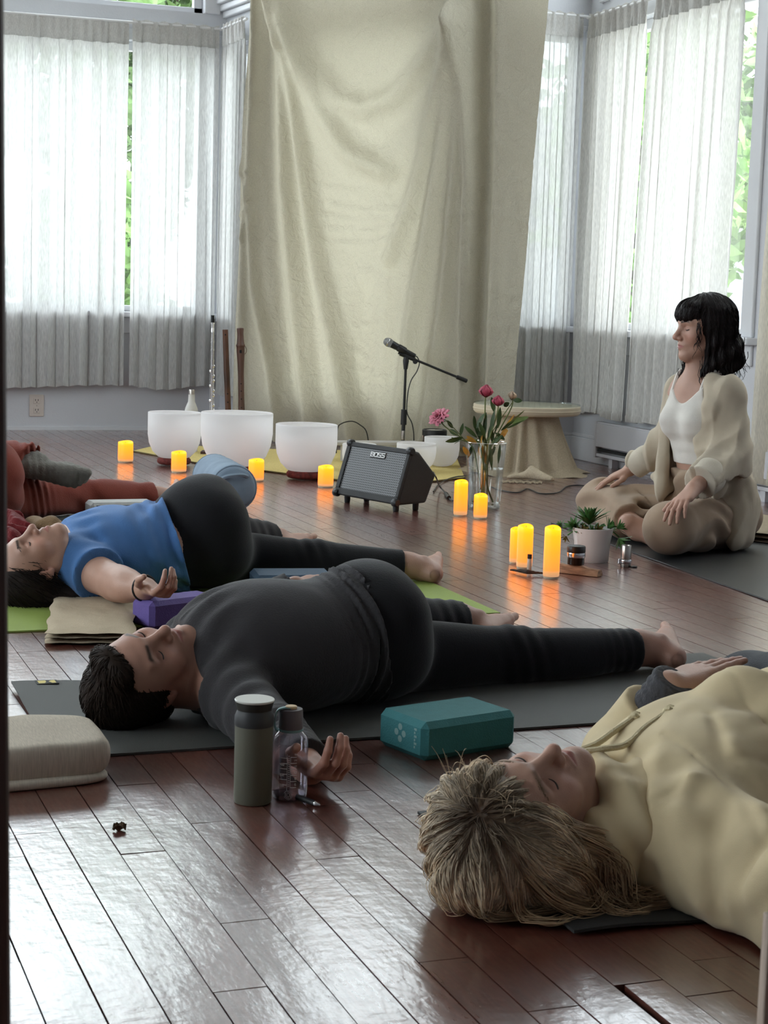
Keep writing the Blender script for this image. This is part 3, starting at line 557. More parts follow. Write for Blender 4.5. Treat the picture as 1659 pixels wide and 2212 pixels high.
# ------------------------------------------------------------------ curtains
M_SHEER = cloth('white_sheer_linen', (.72, .72, .71), .42, .055, 210, (1, 1, .12), wrinkle=.10, wrs=9)
M_HEAD = cloth('doubled_curtain_heading', (.60, .59, .57), .22, 0, 240, (1, 1, .3))
M_CREAM = cloth('cream_linen_curtain', (.78, .73, .62), .45, .02, 260, (1, 1, .15), wrinkle=.12, wrs=9)
M_ROD = mat('white_rod', (.7, .7, .7), .4)
def curtain(label, a, b, z1, z0, n, amp, seed, m=None, shift=(0, 0), group=None, head=True, gather=0):
    a, b = np.array(a, dtype=float), np.array(b, dtype=float); d = b - a; Ln = np.linalg.norm(d); u = d / Ln; nn = np.array([u[1], -u[0]]); r = np.random.RandomState(seed); m = m or M_SHEER
    NC, NR = n * 14 + 1, 34; s = np.linspace(0, 1, NC); ph = np.cumsum(np.concatenate([[0], np.repeat(r.uniform(.7, 1.35, n), 14) / 14])); ph *= n / ph[-1]; am = np.interp(s, np.linspace(0, 1, n + 1), r.uniform(.55, 1.25, n + 1))
    t = np.linspace(0, 1, NR); Z = z1 + (z0 - z1) * t; P = np.zeros((NR, NC, 3)); w2 = np.cumsum(r.normal(size=NC)) ; 
    for i, tt in enumerate(t):
        q = np.clip(tt / .09, 0, 1); soft = np.sin(2 * math.pi * ph + .5 * np.sin(3 * tt + s * 9)); pin = np.exp(-((ph % 1 - .5) / .10) ** 2) * 1.7 - .5
        fold = pin * (1 - q) + soft * q; half = .32 * np.sin(2 * math.pi * ph * .5 + 1.3 + 1.6 * tt) * q + .35 * np.sin(4 * math.pi * ph + 2 * tt + 1) * q * (tt < 2)
        off = amp * am * (fold * .8 + half * .6) * (.55 + .45 * q) * (1 + .25 * np.sin(2.2 * tt + 7 * s)); along = s * Ln + .010 * np.sin(4 * math.pi * ph) * q + (shift[0] * (1 - s) + shift[1] * s) * tt
        sag = -.012 * (1 - np.cos(2 * math.pi * ph)) * (1 - q) * .5; P[i, :, 0] = a[0] + u[0] * along + nn[0] * off; P[i, :, 1] = a[1] + u[1] * along + nn[1] * off; P[i, :, 2] = Z[i] + sag + (.012 * np.sin(7 * s + seed) + .006 * np.sin(2 * math.pi * ph)) * (tt > .97)
    o0 = P[0, 0].copy(); t_ = thing('curtain', label, 'curtain', (a[0], a[1], z0), 0, group); org = np.array([a[0], a[1], z0])
    MB().grid(P - org).build('panel', m, t_, True, auto=False)
    hz = int(np.ceil(.105 / (z1 - z0) * (NR - 1))) + 1; H1 = P[:hz + 1].copy(); k = np.clip((z1 - .105 - P[hz, :, 2]) / (P[hz - 1, :, 2] - P[hz, :, 2] + 1e-9), 0, 1); H1[hz] = P[hz] + (P[hz - 1] - P[hz]) * k[:, None]; H1[..., 0] += nn[0] * .004; H1[..., 1] += nn[1] * .004
    if head: MB().grid(H1 - org).build('heading', M_HEAD, t_, True, auto=False)
    HB = np.stack([P[-1], P[-1] + (P[-2] - P[-1]) * (.035 / np.abs(P[-2, :, 2] - P[-1, :, 2]).mean())]); HB[..., 0] += nn[0] * .003; HB[..., 1] += nn[1] * .003; MB().grid(HB - org).build('hem', m, t_, True, auto=False)
    return t_
def rod(a, b, label):
    mb = MB(); mb.tube([a, b], .009, 10); o = mb.build('curtain_rod', M_ROD, None, True); tag(o, label, 'rod')
GA = 'white sheer curtains along the bay'
curtain('white sheer curtain left of the gap on the back wall', (.45, 10.73), (2.265, 10.73), 2.50, .275, 17, .028, 1, shift=(0, -.01))
curtain('white sheer curtain right of the gap on the back wall', (2.285, 10.73), (2.83, 10.73), 2.52, .275, 6, .028, 2, shift=(.004, 0))
curtain('white sheer curtain turning the left corner beside the flutes', (2.845, 10.70), (2.865, 10.28), 2.53, .25, 6, .020, 3)
curtain('white sheer curtain on the narrow far right window beside the sheet', (4.03, 8.85), (4.40, 8.85), 2.47, .275, 5, .022, 4)
curtain('linen curtain left of the gap on the right wall', (4.41, 8.81), (4.41, 8.15), 2.46, .275, 8, .028, 5, cloth('white_linen_curtain', (.72, .71, .68), .29, .035, 230, (1, 1, .15), wrinkle=.12, wrs=9), shift=(0, -.07))
curtain('linen curtain behind the seated person', (4.41, 8.06), (4.41, 7.235), 2.46, .265, 9, .030, 6, bpy.data.materials['white_linen_curtain'], shift=(-.09, -.05))
curtain('long cream curtain at the right edge behind the seated person', (4.40, 6.79), (4.40, 5.4), 2.46, .07, 12, .04, 7, M_CREAM, shift=(-.14, 0))
rod((.4, 10.735, 2.485), (2.86, 10.735, 2.5), 'white curtain rod over the back window'); rod((2.845, 10.71, 2.5), (2.87, 10.25, 2.5), 'short curtain rod in the left corner'); rod((4.0, 8.855, 2.45), (4.43, 8.855, 2.45), 'short curtain rod over the far right window'); rod((4.415, 8.83, 2.44), (4.415, 7.14, 2.44), 'white curtain rod over the right window'); rod((4.405, 6.97, 2.44), (4.405, 5.36, 2.44), 'curtain rod over the long cream curtain')

# ------------------------------------------------------------------ the hanging sheet
def build_sheet():
    s0, s1 = A3(2.85, 10.15, 0), A3(4.02, 8.69, 0); ax = nv(s1 - s0); nn = A3(ax[1], -ax[0], 0)
    if nn @ (CAMP - s0) < 0: nn = -nn
    def hit(px, py): d = ray(px, py); t = ((s0 - CAMP) @ nn) / (d @ nn); q = CAMP + d * t; return (q - s0) @ ax, q[2]
    zt = 2.92; NR, NC = 150, 190
    lz = [hit(*p) for p in ((552, 0), (536, 250), (528, 420), (514, 690), (506, 930))]; rz = [hit(*p) for p in ((1189, 0), (1162, 300), (1138, 560), (1112, 850), (1108, 960))]
    f = lambda L, z: np.interp(z, [q[1] for q in L][::-1], [q[0] for q in L][::-1])
    RID = [([(596, -60), (604, 40), (640, 220), (668, 400), (694, 560), (736, 760), (770, 960)], .060, 15), ([(618, -60), (660, 110), (700, 230), (760, 330), (840, 372)], .040, 20), ([(600, -30), (680, 150), (745, 222), (800, 238), (865, 212), (930, 130), (1000, 20)], .050, 26), ([(640, 60), (700, 260), (770, 352), (835, 368), (905, 290), (965, 160), (1005, 40)], .026, 30),
           ([(1005, 40), (960, 200), (915, 370), (880, 480), (850, 560)], .045, 16), ([(1006, 60), (975, 260), (935, 470), (905, 640), (880, 830), (862, 980)], .045, 16), ([(1012, -50), (1004, 200), (985, 420), (962, 640), (930, 860), (915, 980)], .03, 12), ([(1012, -60), (1018, 60), (1022, 400), (1010, 700), (1008, 960)], .055, 13), ([(1048, -60), (1046, 300), (1040, 600), (1030, 960)], -.05, 20), ([(1080, -60), (1078, 300), (1065, 640), (1050, 960)], .02, 14),
           ([(562, -60), (556, 200), (548, 420), (556, 620), (590, 800), (610, 960)], .04, 10), ([(582, 80), (588, 400), (612, 700), (650, 960)], -.035, 20), ([(620, 120), (640, 400), (680, 700), (705, 960)], -.03, 18), ([(600, 100), (612, 420), (640, 700), (668, 960)], .022, 14), ([(790, 640), (770, 800), (800, 960)], -.02, 26), ([(840, 620), (830, 800), (840, 960)], .018, 22), ([(540, -60), (532, 400), (522, 960)], .02, 8)]
    CRE = [([(690, 402), (760, 412), (830, 420), (848, 432)], .007), ([(690, 418), (780, 422)], .005), ([(715, 442), (790, 458), (880, 448)], .008), ([(700, 470), (800, 478), (890, 466)], .008), ([(712, 496), (800, 502), (900, 478)], .007), ([(700, 520), (780, 532), (870, 512)], .008), ([(780, 590), (830, 580), (880, 568)], .005), ([(730, 575), (860, 600)], .004), ([(1040, 452), (1100, 468), (1142, 482)], .006), ([(960, 452), (1018, 462)], .006), ([(690, 690), (770, 705), (830, 700)], .006), ([(720, 740), (800, 780)], .006), ([(705, 820), (790, 800), (850, 820)], .005), ([(1060, 100), (1160, 160)], .005), ([(1070, 190), (1170, 262)], .006), ([(1065, 250), (1150, 330)], .005), ([(1060, 300), (1155, 350)], .006), ([(1060, 620), (1120, 640)], .005), ([(1055, 700), (1115, 712)], .005), ([(525, 345), (545, 420), (530, 520)], .012), ([(520, 380), (552, 372)], .01), ([(516, 470), (546, 455)], .009)]
    def dist(px, py, pl):
        D = np.full(px.shape, 1e9)
        for (a, b), (c, d) in zip(pl[:-1], pl[1:]):
            L2 = (c - a) ** 2 + (d - b) ** 2; t = np.clip(((px - a) * (c - a) + (py - b) * (d - b)) / L2, 0, 1); D = np.minimum(D, np.hypot(px - a - t * (c - a), py - b - t * (d - b)))
        return D
    Z = np.linspace(zt, .012, NR); S = np.linspace(0, 1, NC); P = np.zeros((NR, NC, 3))
    for i, z in enumerate(Z): l, rr = f(lz, z), f(rz, z); P[i] = s0 + ax * (l + (rr - l) * S)[:, None]; P[i, :, 2] = z
    q = P - CAMP; w = q @ CF; px = 829.5 + FPX * (q @ CR) / w; py = 1106 - FPX * (q @ CU) / w; off = np.zeros((NR, NC))
    for pl, a, wd in RID: off += 1.6 * a * np.exp(-(dist(px, py, pl) / wd) ** 2)
    for pl, a in CRE: off += 1.7 * a * np.exp(-(dist(px, py, pl) / 4.5) ** 2)
    off += .012 * np.sin(px / 31 + 1.2 * np.sin(py / 160)) * np.clip(py / 700, 0, 1) + .004 * waves(P[..., 0] * 1, P[..., 1], P[..., 2], 3, 14, 4) + .0022 * waves(P[..., 0], P[..., 1], P[..., 2] * 2.2, 9, 38, 4)
    P = P + nn * (off + .02)[..., None]; org = A3(s0[0], s0[1], 0)
    o = MB().grid(P - org).build('hanging_sheet', cloth('cream_cotton_sheet', (.50, .468, .385), .27, 0, 300, (1, 1, 1), wrinkle=.8, wrs=15, tcol=(.52, .48, .365)), None, True, auto=False); o.location = org
    tag(o, 'large cream cotton sheet hung from a high pole down to the floor', 'sheet')
    a, b = P[0, 0], P[0, -1]; mb = MB(); mb.tube([a - ax * .15 + A3(0, 0, .012), b + ax * .15 + A3(0, 0, .012)], .012, 10); ob = mb.build('hanging_pole', M_POST, None, True); tag(ob, 'wooden pole carrying the cream sheet by its top edge', 'pole')
    for p in (a, b): 
        mb = MB(); mb.tube([p + A3(0, 0, .012), (p[0], p[1], CEIL)], .003, 6); mb.build('cord', M_POST, ob, True)
build_sheet()
# ------------------------------------------------------------------ shared materials for people
M_SKIN = mat('skin', (.42, .24, .18), .48, var=.05, scale=30, bump=.12, bscale=420, attr='Col')
M_LASH = mat('lash_hair', (.015, .01, .008), .6)
def knit(name, col, bump=.25, bs=260, rough=.92, var=.06): return mat(name, col, rough, var=var, scale=14, bump=bump, bscale=bs, spec=.2, sheen=.15)
def garment(name, prims, h, m, parent, org, off=.007, disp=None, clips=(), near=.03, lo=None, hi=None, lab=None):
    def post(v):
        if disp: v.disp(disp, near)
        for c in clips: v.clip(*c)
    V, Q = sdf_mesh(prims, h, pad=.03, off=off, post=post, lo=lo, hi=hi)
    o = mesh_np(name, V - org, Q, m, parent)
    if lab: o['label'] = lab
    return o
def person(name, prims, h, fine, m, org, label, paint, group=None):
    V, Q = body_mesh(prims, h, fine); o = mesh_np(name, V - org, Q, m, None, True, paint(V)); o.location = org
    return tag(o, label, 'person', group)
def capsel(p, q, r):   # distance field helper for masks
    p, q = np.asarray(p), np.asarray(q)
    def f(x, y, z):
        d = q - p; t = np.clip(((x - p[0]) * d[0] + (y - p[1]) * d[1] + (z - p[2]) * d[2]) / (d @ d), 0, 1)
        return np.sqrt((x - p[0] - t * d[0]) ** 2 + (y - p[1] - t * d[1]) ** 2 + (z - p[2] - t * d[2]) ** 2) - r
    return f
SKIN_A = (.40, .215, .15); SKIN_B = (.46, .27, .20); SKIN_C = (.42, .23, .17)
def paint_for(head, base, tips=(), **k):
    def f(V):
        c = head.paint(V, base, **k) if head else np.tile(np.asarray(base, dtype=float), (len(V), 1))
        for p, r in tips:
            m = .35 * np.exp(-(np.linalg.norm(V - p, axis=1) / r) ** 2)[:, None]; c = c * (1 - m) + np.array((.48, .17, .13)) * m
        return c
    return f
def vnormals(V, Q):
    n = np.zeros((len(V), 3)); fn = np.cross(V[Q[:, 1]] - V[Q[:, 0]], V[Q[:, 2]] - V[Q[:, 0]]); np.add.at(n, Q.ravel(), np.repeat(fn, 4, 0)); return n / (np.linalg.norm(n, axis=1)[:, None] + 1e-9)
def hair_on(Hd, prims, o, org, m, seed, flow, N, ln, rad, lift=(.05, .4), curl=.5, h=.0042, amp=.0026, fr=75, m2=None, keep=None, wav=0, wf=9, disp=None, hug=0):
    """a hair mass (one mesh) under loose strands that follow flow(local points) over it"""
    dd = disp or (lambda x, y, z: amp * waves(x, y, z, seed, fr, 5))
    V, Q = sdf_mesh(prims, h, post=lambda v: v.disp(dd)); ho = mesh_np('hair', V - org, Q, m, o)
    r = np.random.RandomState(seed); nr = vnormals(V, Q); cand = np.arange(len(V))
    if keep is not None: cand = cand[keep(Hd.loc(V))]
    i = r.choice(cand, N); n = nr[i]; p = V[i].copy(); L0 = r.uniform(ln[0], ln[1], N)[:, None] * Hd.s; K = 9; P = [p + n * .0005]
    if hug:
        from mathutils.kdtree import KDTree
        kd = KDTree(len(V)); [kd.insert(v, j) for j, v in enumerate(V)]; kd.balance(); hl = np.abs(r.normal(size=N)) * hug + .0003
    cu = r.normal(size=(N, 1)) * curl; li = r.uniform(lift[0], lift[1], (N, 1)); ph = r.uniform(0, 6.3, (N, 1))
    for k in range(1, K):
        t = k / (K - 1); f = flow(Hd.loc(p)) @ Hd.M; f = f - n * (f * n).sum(1)[:, None] * (1 - .3 * t); f /= np.linalg.norm(f, axis=1)[:, None] + 1e-9; sd = np.cross(n, f)
        d = f + sd * (cu * t * .8 + wav * np.sin(ph + wf * t)) + n * li * (.7 - 1.2 * t); d /= np.linalg.norm(d, axis=1)[:, None]; p = p + d * L0 / (K - 1)
        if hug: j = np.array([kd.find(q)[1] for q in p]); n = nr[j]; p = p + n * (hl - ((p - V[j]) * n).sum(1))[:, None]
        P.append(p)
    V2, Q2 = strands(np.stack(P, 1) - org, np.full(N, rad), np.full(N, rad * .25)); mesh_np('hair_strands', V2, Q2, m2 or m, o); return ho
def hair_short(Hd, o, org, seed):
    m = mat('dark_brown_hair', (.022, .014, .010), .6, spec=.15, var=.3, scale=60)
    pr = [(Hd.ell((0, -.03, .036), (.083, .098, .086)), .02), (Hd.ell((0, -.062, -.03), (.068, .058, .06)), .03), (Hd.ell((.058, -.012, .02), (.027, .032, .052)), .02), (Hd.ell((-.058, -.012, .02), (.027, .032, .052)), .02), (Hd.ell((0, .045, .086), (.06, .036, .03)), .02)]
    fl = lambda L: np.stack([.6 * L[:, 0] / .08, -1.1 + L[:, 1] * 2, -.5 - .4 * (L[:, 2] < .05)], 1)
    return hair_on(Hd, pr, o, org, m, seed, fl, 1900, (.03, .06), .0010, (.0, .16), .5, hug=.0016)
# ------------------------------------------------------------------ mats, blankets, blocks, bolster
def slab_poly(name, pts, z0, z1, m, parent=None, bevel=.002, org=None):
    n = len(pts); org = A3(*pts[0][:2], 0) if org is None else org; V = [(p[0] - org[0], p[1] - org[1], z) for z in (z0, z1) for p in pts]
    o = MB().add(V, [tuple(range(n))[::-1], tuple(range(n, 2 * n))] + [(i, (i + 1) % n, n + (i + 1) % n, n + i) for i in range(n)]).build(name, m, parent, bevel=bevel, seg=1)
    if parent is None: o.location = org
    return o
def mat_sheet(label, x0, x1, y0, y1, m, rot=0, under=None, curl=None):
    """a yoga mat: slab with softly uneven edge, optional darker underside and a lifted corner"""
    nx, ny, th = 60, 22, .0045; t = thing('yoga_mat', label, 'yoga mat', ((x0 + x1) / 2, (y0 + y1) / 2, 0), rot)
    xs = np.linspace(-(x1 - x0) / 2, (x1 - x0) / 2, nx); ys = np.linspace(-(y1 - y0) / 2, (y1 - y0) / 2, ny); X, Y = np.meshgrid(xs, ys, indexing='ij'); Z = .0006 + .0006 * (1 + np.sin(9 * X + 5 * Y))
    if curl: Z = Z + curl[2] * np.exp(-(((X - curl[0]) ** 2 + (Y - curl[1]) ** 2) / curl[3] ** 2))
    mb = MB(); top = np.stack([X, Y, Z + th], -1); bot = np.stack([X, Y, Z], -1); mb.grid(top)
    for a in ((0, slice(None)), (-1, slice(None)), (slice(None), 0), (slice(None), -1)): mb.grid(np.stack([bot[a], top[a]]))
    mb.build('surface', m, t, True); MB().grid(bot[:, ::-1]).build('underside', under or m, t, True); return t
M_GREYMAT = mat('slate_grey_mat_foam', (.070, .073, .068), .62, var=.10, scale=5, bump=.3, bscale=700)
M_BLKMAT = mat('black_mat_rubber', (.021, .022, .023), .46, var=.25, scale=3, bump=.2, bscale=500)
M_UNDER = mat('black_mat_underside', (.010, .010, .011), .7)
t = mat_sheet('slate grey yoga mat under the person in charcoal', .555, 2.30, 3.185, 3.79, M_GREYMAT, .0, M_UNDER, (-.87, .30, .012, .18))
lb = G(101, 1482, .008); q = lb - np.array(t.location); zq = .0012 + .0045 + .012 * math.exp(-((q[0] + .87) ** 2 + (q[1] - .30) ** 2) / .18 ** 2) - .0085; mb = MB(); mb.box((q[0] - .024, q[1] - .018, zq + .0082), (q[0] + .024, q[1] + .018, zq + .0104)); o = mb.build('fabric_tag', mat('black_tag_cloth', (.01, .01, .01), .7), t); o['label'] = 'small black tag with a yellow emblem'
mb = MB(); mb.box((q[0] - .019, q[1] - .013, zq + .0104), (q[0] + .019, q[1] + .013, zq + .0107)); o2 = mb.build('emblem', mat('yellow_print', (.62, .50, .12), .6), o)
mb = MB(); mb.add([(q[0] + a_, q[1] + b_, zq + .0109) for a_, b_ in ((-.006, -.013), (.010, -.013), (.004, .002), (.012, .013), (-.002, .013), (-.001, 0))], [(0, 1, 2, 3, 4, 5)]); mb.build('emblem_figure', M_UNDER, o)
mat_sheet('lime green yoga mat under the person in blue', .62, 2.015, 4.42, 5.045, mat('lime_green_mat', (.27, .36, .075), .7, var=.08, scale=6, bump=.3, bscale=600), 0)
mat_sheet('dark grey yoga mat under the person in the cream hoodie', 1.085, 2.82, 2.09, 2.69, mat('dark_grey_mat', (.030, .031, .031), .55, var=.15, scale=5, bump=.25, bscale=600), 0, M_UNDER, (-.80, -.27, .008, .10))
mat_sheet('grey green yoga mat at the left under the person in rust', .05, 1.80, 6.03, 6.66, mat('grey_green_mat', (.085, .095, .085), .65, var=.1, scale=5, bump=.2, bscale=600), 0)
e0, e1 = G(1325, 1180), G(1659, 1300); d = nv(e0 - e1); ctr = e1 + d * (1.02 - .12) * 1.0 + A3(-d[1], d[0], 0) * -.33
ang = math.atan2(d[1], d[0]); mt = mat_sheet('black yoga mat under the seated person', -1.0, 1.0, -.33, .33, M_BLKMAT, 0, M_UNDER); cc = (e0 + e1) / 2; nrm_ = A3(d[1], -d[0], 0); nrm_ = nrm_ if nrm_ @ A3(1, 0, 0) > 0 else -nrm_
mt.location = tuple(e0 - d * (1.0 - .62) + nrm_ * .33 * .998); mt.location.z = 0; mt.rotation_euler = (0, 0, ang)

def block(label, c, lx, ly, h, rot, m, lz=0, bevel=.012, name='yoga_block'):
    mb = MB(); mb.box((-lx / 2, -ly / 2, 0), (lx / 2, ly / 2, h)); o = mb.build(name, m, None, bevel=bevel, seg=1); o.location = (c[0], c[1], lz); o.rotation_euler = (0, 0, rot); return tag(o, label, 'yoga block')
def foam(n, c): return mat(n, c, .72, var=.06, scale=40, bump=.25, bscale=300)
p, q, r_ = G(893, 1645), G(1098, 1612), G(828, 1605); ax_ = nv(q - p); ay = A3(-ax_[1], ax_[0], 0); cen = p + ax_ * .120 + ay * .074 + A3(.010, -.012, 0)
tb = block('teal foam yoga block on the floor beside the fair hair', cen, .232, .155, .076, math.atan2(ax_[1], ax_[0]), foam('teal_foam', (.035, .175, .19)))
M_MARK = mat('pale_print', (.20, .33, .32), .6)
for yy, zz in ((0, .054), (0, .030), (.012, .042), (-.012, .042)): mb = MB(); mb.lathe([(0, 0), (.0068, .0)], (-.1165, yy, zz), 10, (-1, 0, 0)); mb.build('printed_petal', M_MARK, tb)['label'] = 'pale printed petal of a flower mark'
for k in range(6): mb = MB(); mb.box((-.1168, -.050 - .004 * (k % 2), .022 + k * .007), (-.1164, -.046, .0265 + k * .007)); mb.build('printed_dash', M_MARK, tb)
block('purple foam yoga block under the hand of the person in blue', (1.0 + .11 * .92 - .048 * .39, 4.37 + .11 * .39 + .048 * .92), .22, .096, .076, math.radians(22.8), foam('purple_foam', (.125, .085, .30)))
block('dark blue foam yoga block behind the person in charcoal', (1.515, 4.80), .235, .15, .075, math.radians(-9), foam('navy_foam', (.045, .085, .135)))
gbk = block('white and black foam yoga block beside the rust trousers', (1.36, 6.50), .25, .12, .082, math.radians(1), foam('pale_grey_foam', (.46, .47, .46)))
MB().box((-.105, -.0615, .010), (.112, -.0590, .072)).build('dark_face', foam('black_foam', (.02, .022, .024)), gbk, bevel=.0008, seg=1)['label'] = 'black front face'

def folded(label, c, lx, ly, h, rot, m, layers, seed, sag=.0, name='folded_blanket'):
    t = thing(name, label, 'blanket', (c[0], c[1], 0), rot); r = np.random.RandomState(seed); hl = h / layers
    for k in range(layers):
        n1, n2 = 26, 26; a = np.linspace(-1, 1, n1); b = np.linspace(-1, 1, n2); A, B = np.meshgrid(a, b, indexing='ij'); ex, ey = lx / 2 * r.uniform(.975, 1.0), ly / 2 * r.uniform(.975, 1.0)
        edge = np.clip(np.minimum(1 - np.abs(A), 1 - np.abs(B)) * 5, 0, 1) ** .5; zt = hl * (k + .5 + .5 * edge) + .004 * waves(A * 3, B * 3, A * 0, seed + k, 2.2) * (k + 1) / layers + sag * np.clip(B, 0, 1) * (k + 1) / layers; zb = hl * (k + .5 - .48 * edge) + (sag * np.clip(B, 0, 1) * k / layers)
        X = A * ex + .004 * np.sin(9 * B + k); Y = B * ey + .004 * np.sin(8 * A + k * 2); mb = MB(); mb.grid(np.stack([X, Y, np.maximum(zt, zb + .001)], -1)); mb.grid(np.stack([X, Y, np.maximum(zb, .001)], -1)[:, ::-1]); mb.build('fold', m, t, True, auto=False)
    return t
M_BEIGE = cloth('beige_cotton_weave', (.50, .42, .31), 0, 0, 120, (14, 1, 1), wrinkle=.15, wrs=14); M_OAT = cloth('oatmeal_cotton_weave', (.60, .54, .45), 0, 0, 60, (9, 1, .6), wrinkle=.15, wrs=12)
folded('flat folded beige blanket between the purple block and the green mat', (.866, 4.485), .22, .545, .036, math.radians(-11.6), M_BEIGE, 3, 3)
wb = thing('folded_blanket', 'thick folded oatmeal blanket on the floor at the lower left', 'blanket', (.355, 3.085, 0), math.radians(3))
def thick(k, z0, z1, hx, hy, ox, oy, hump):
    n = 40; a_ = np.linspace(0, 2 * math.pi, n, endpoint=False); rows = []
    for i, q_ in enumerate(np.linspace(0, math.pi, 15)):
        pr = math.sin(q_) ** .45; zz = z0 + (z1 - z0) * (.5 - .5 * math.cos(q_)); cx_, cy_ = np.sign(np.cos(a_)) * np.abs(np.cos(a_)) ** .28, np.sign(np.sin(a_)) * np.abs(np.sin(a_)) ** .28
        rows.append(np.stack([ox + hx * cx_ * (1 - (1 - pr) * .16), oy + hy * cy_ * (1 - (1 - pr) * .16), zz + 0 * a_], 1))
    c0 = rows[0].mean(0); c1 = rows[-1].mean(0); rows = [rows[0] * .6 + c0 * .4, rows[0] * .2 + c0 * .8] [::-1] + rows + [rows[-1] * .75 + c1 * .25, rows[-1] * .4 + c1 * .6, rows[-1] * .02 + c1 * .98]; P = np.array(rows); P = np.concatenate([P, P[:, :1]], 1)
    tq = np.clip((P[..., 2] - .002) / .09, 0, 1); P[..., 2] += tq * (hump * np.exp(-(((P[..., 0] - .13) / .17) ** 2 + ((P[..., 1] - .06) / .09) ** 2)) + .006 * np.sin(7 * P[..., 0] + 3 * P[..., 1]) + .003 * np.sin(23 * P[..., 0])); P[..., 0] += .006 * np.sin(9 * P[..., 1] + k) * tq; P[..., 1] += .006 * np.sin(8 * P[..., 0] + k)
    P[..., 2] = np.maximum(P[..., 2], .0008 + .0002 * k); MB().grid(P).build('fold', M_OAT, wb, True, auto=False)
thick(0, .0, .018, .262, .105, .0, .0, .003); thick(1, .013, .074, .266, .10, .0, .004, .016)
folded('rumpled sand coloured blanket behind the seated person', W(1648, 1150, 6.75)[:2], .5, .42, .05, math.radians(30), cloth('sand_blanket_weave', (.42, .36, .28), 0, 0, 120, (8, 1, 1), wrinkle=.3, wrs=14), 3, 8, .01)

bt = thing('bolster', 'pale blue round bolster on the floor beyond the person in blue', 'bolster', (1.892, 6.97, .002), math.radians(-5)); MBO = mat('pale_blue_canvas', (.22, .29, .37), .85, var=.08, scale=20, bump=.25, bscale=400)
V = []; prof = [(.0, -.25), (.075, -.25), (.088, -.24), (.094, -.22)] + [(.094 + .003 * math.sin(k * 1.7), -.22 + .44 * k / 12) for k in range(1, 12)] + [(.094, .22), (.088, .24), (.075, .25), (0, .25)]
MB().lathe(prof, (0, 0, .097), 36, (0, 1, 0)).build('body', MBO, bt, True)
for y in (-.235, .235): MB().tube([(.091 * math.cos(a), y, .097 + .091 * math.sin(a)) for a in np.linspace(0, 6.2832, 30)], .004, 6, False).build('piping', MBO, bt, True)
MB().tube(bez([A3(-.055, -.252, .135), A3(-.03, -.275, .150), A3(.02, -.278, .155), A3(.05, -.252, .145)], 14), .009, 6).build('handle', MBO, bt, True)

# soft things on the floor behind the person in blue
def soft(name, label, cat, prims, m, dispf, h=.006, fl=.002):
    V, Q = sdf_mesh(prims, h, post=lambda v: v.disp(dispf).clip(A3(0, 0, fl), (0, 0, -1))); c = A3(V[:, 0].mean(), V[:, 1].mean(), 0); o = mesh_np(name, V - c, Q, m); o.location = c; return tag(o, label, cat)
sx = [G(p_, q_, .035) for p_, q_ in ((18, 1148), (44, 1156), (68, 1166), (24, 1170))]
so = soft('scarf', 'crumpled dark red scarf on the floor behind the face in blue', 'scarf', [(cap(sx[0] + A3(0, 0, .02), sx[1], .055, .05), .03), (cap(sx[1], sx[2], .045, .03), .03), (cap(sx[0], sx[3], .05, .04), .03)], knit('dark_red_wool', (.15, .016, .018), .6, 90), lambda x, y, z: .012 * np.sin(70 * x + 40 * y + 60 * z + 2 * np.sin(30 * y)) + .006 * waves(x, y, z, 3, 60))
bg = [G(p_, q_, .045) for p_, q_ in ((66, 1142), (90, 1150), (114, 1150), (142, 1154), (154, 1168))]
soft('cloth_bag', 'floppy tan and brown cloth bag beside the dark red scarf', 'bag', [(cap(bg[0], bg[1], .045, .045, A3(.3, .9, 0), .6), .02), (cap(bg[2], bg[3], .055, .04, A3(.3, .9, 0), .55), .01), (cap(bg[3], bg[4], .035, .03), .02)], knit('tan_canvas', (.21, .135, .070), .5, 160), lambda x, y, z: .006 * waves(x, y, z, 12, 45) + .004 * np.sin(60 * x - 50 * z))

# ------------------------------------------------------------------ candles
def wax():
    m, nt, b = newmat('lit_flameless_candle_wax'); L = nt.links; tc = node(nt, 'ShaderNodeTexCoord'); sp = node(nt, 'ShaderNodeSeparateXYZ'); L.new(tc.outputs['Generated'], sp.inputs[0])
    rp = node(nt, 'ShaderNodeValToRGB'); e = rp.color_ramp.elements; e[0].position = 0; e[0].color = (.30, .16, .09, 1); e[1].position = 1; e[1].color = (1.0, .46, .0, 1)
    for p_, c_ in ((.09, (.42, .20, .07, 1)), (.13, (.85, .19, .03, 1)), (.5, (1, .25, .012, 1)), (.80, (1, .32, .004, 1)), (.93, (1, .44, .0, 1))): x = e.new(p_); x.color = c_
    L.new(sp.outputs['Z'], rp.inputs[0]); L.new(rp.outputs[0], b.inputs['Emission Color']); b.inputs['Emission Strength'].default_value = 1.75; b.inputs['Base Color'].default_value = (.30, .13, .03, 1); b.inputs['Roughness'].default_value = .45; return m
M_WAX = wax(); M_PLAST = mat('ivory_plastic', (.6, .5, .36), .5)
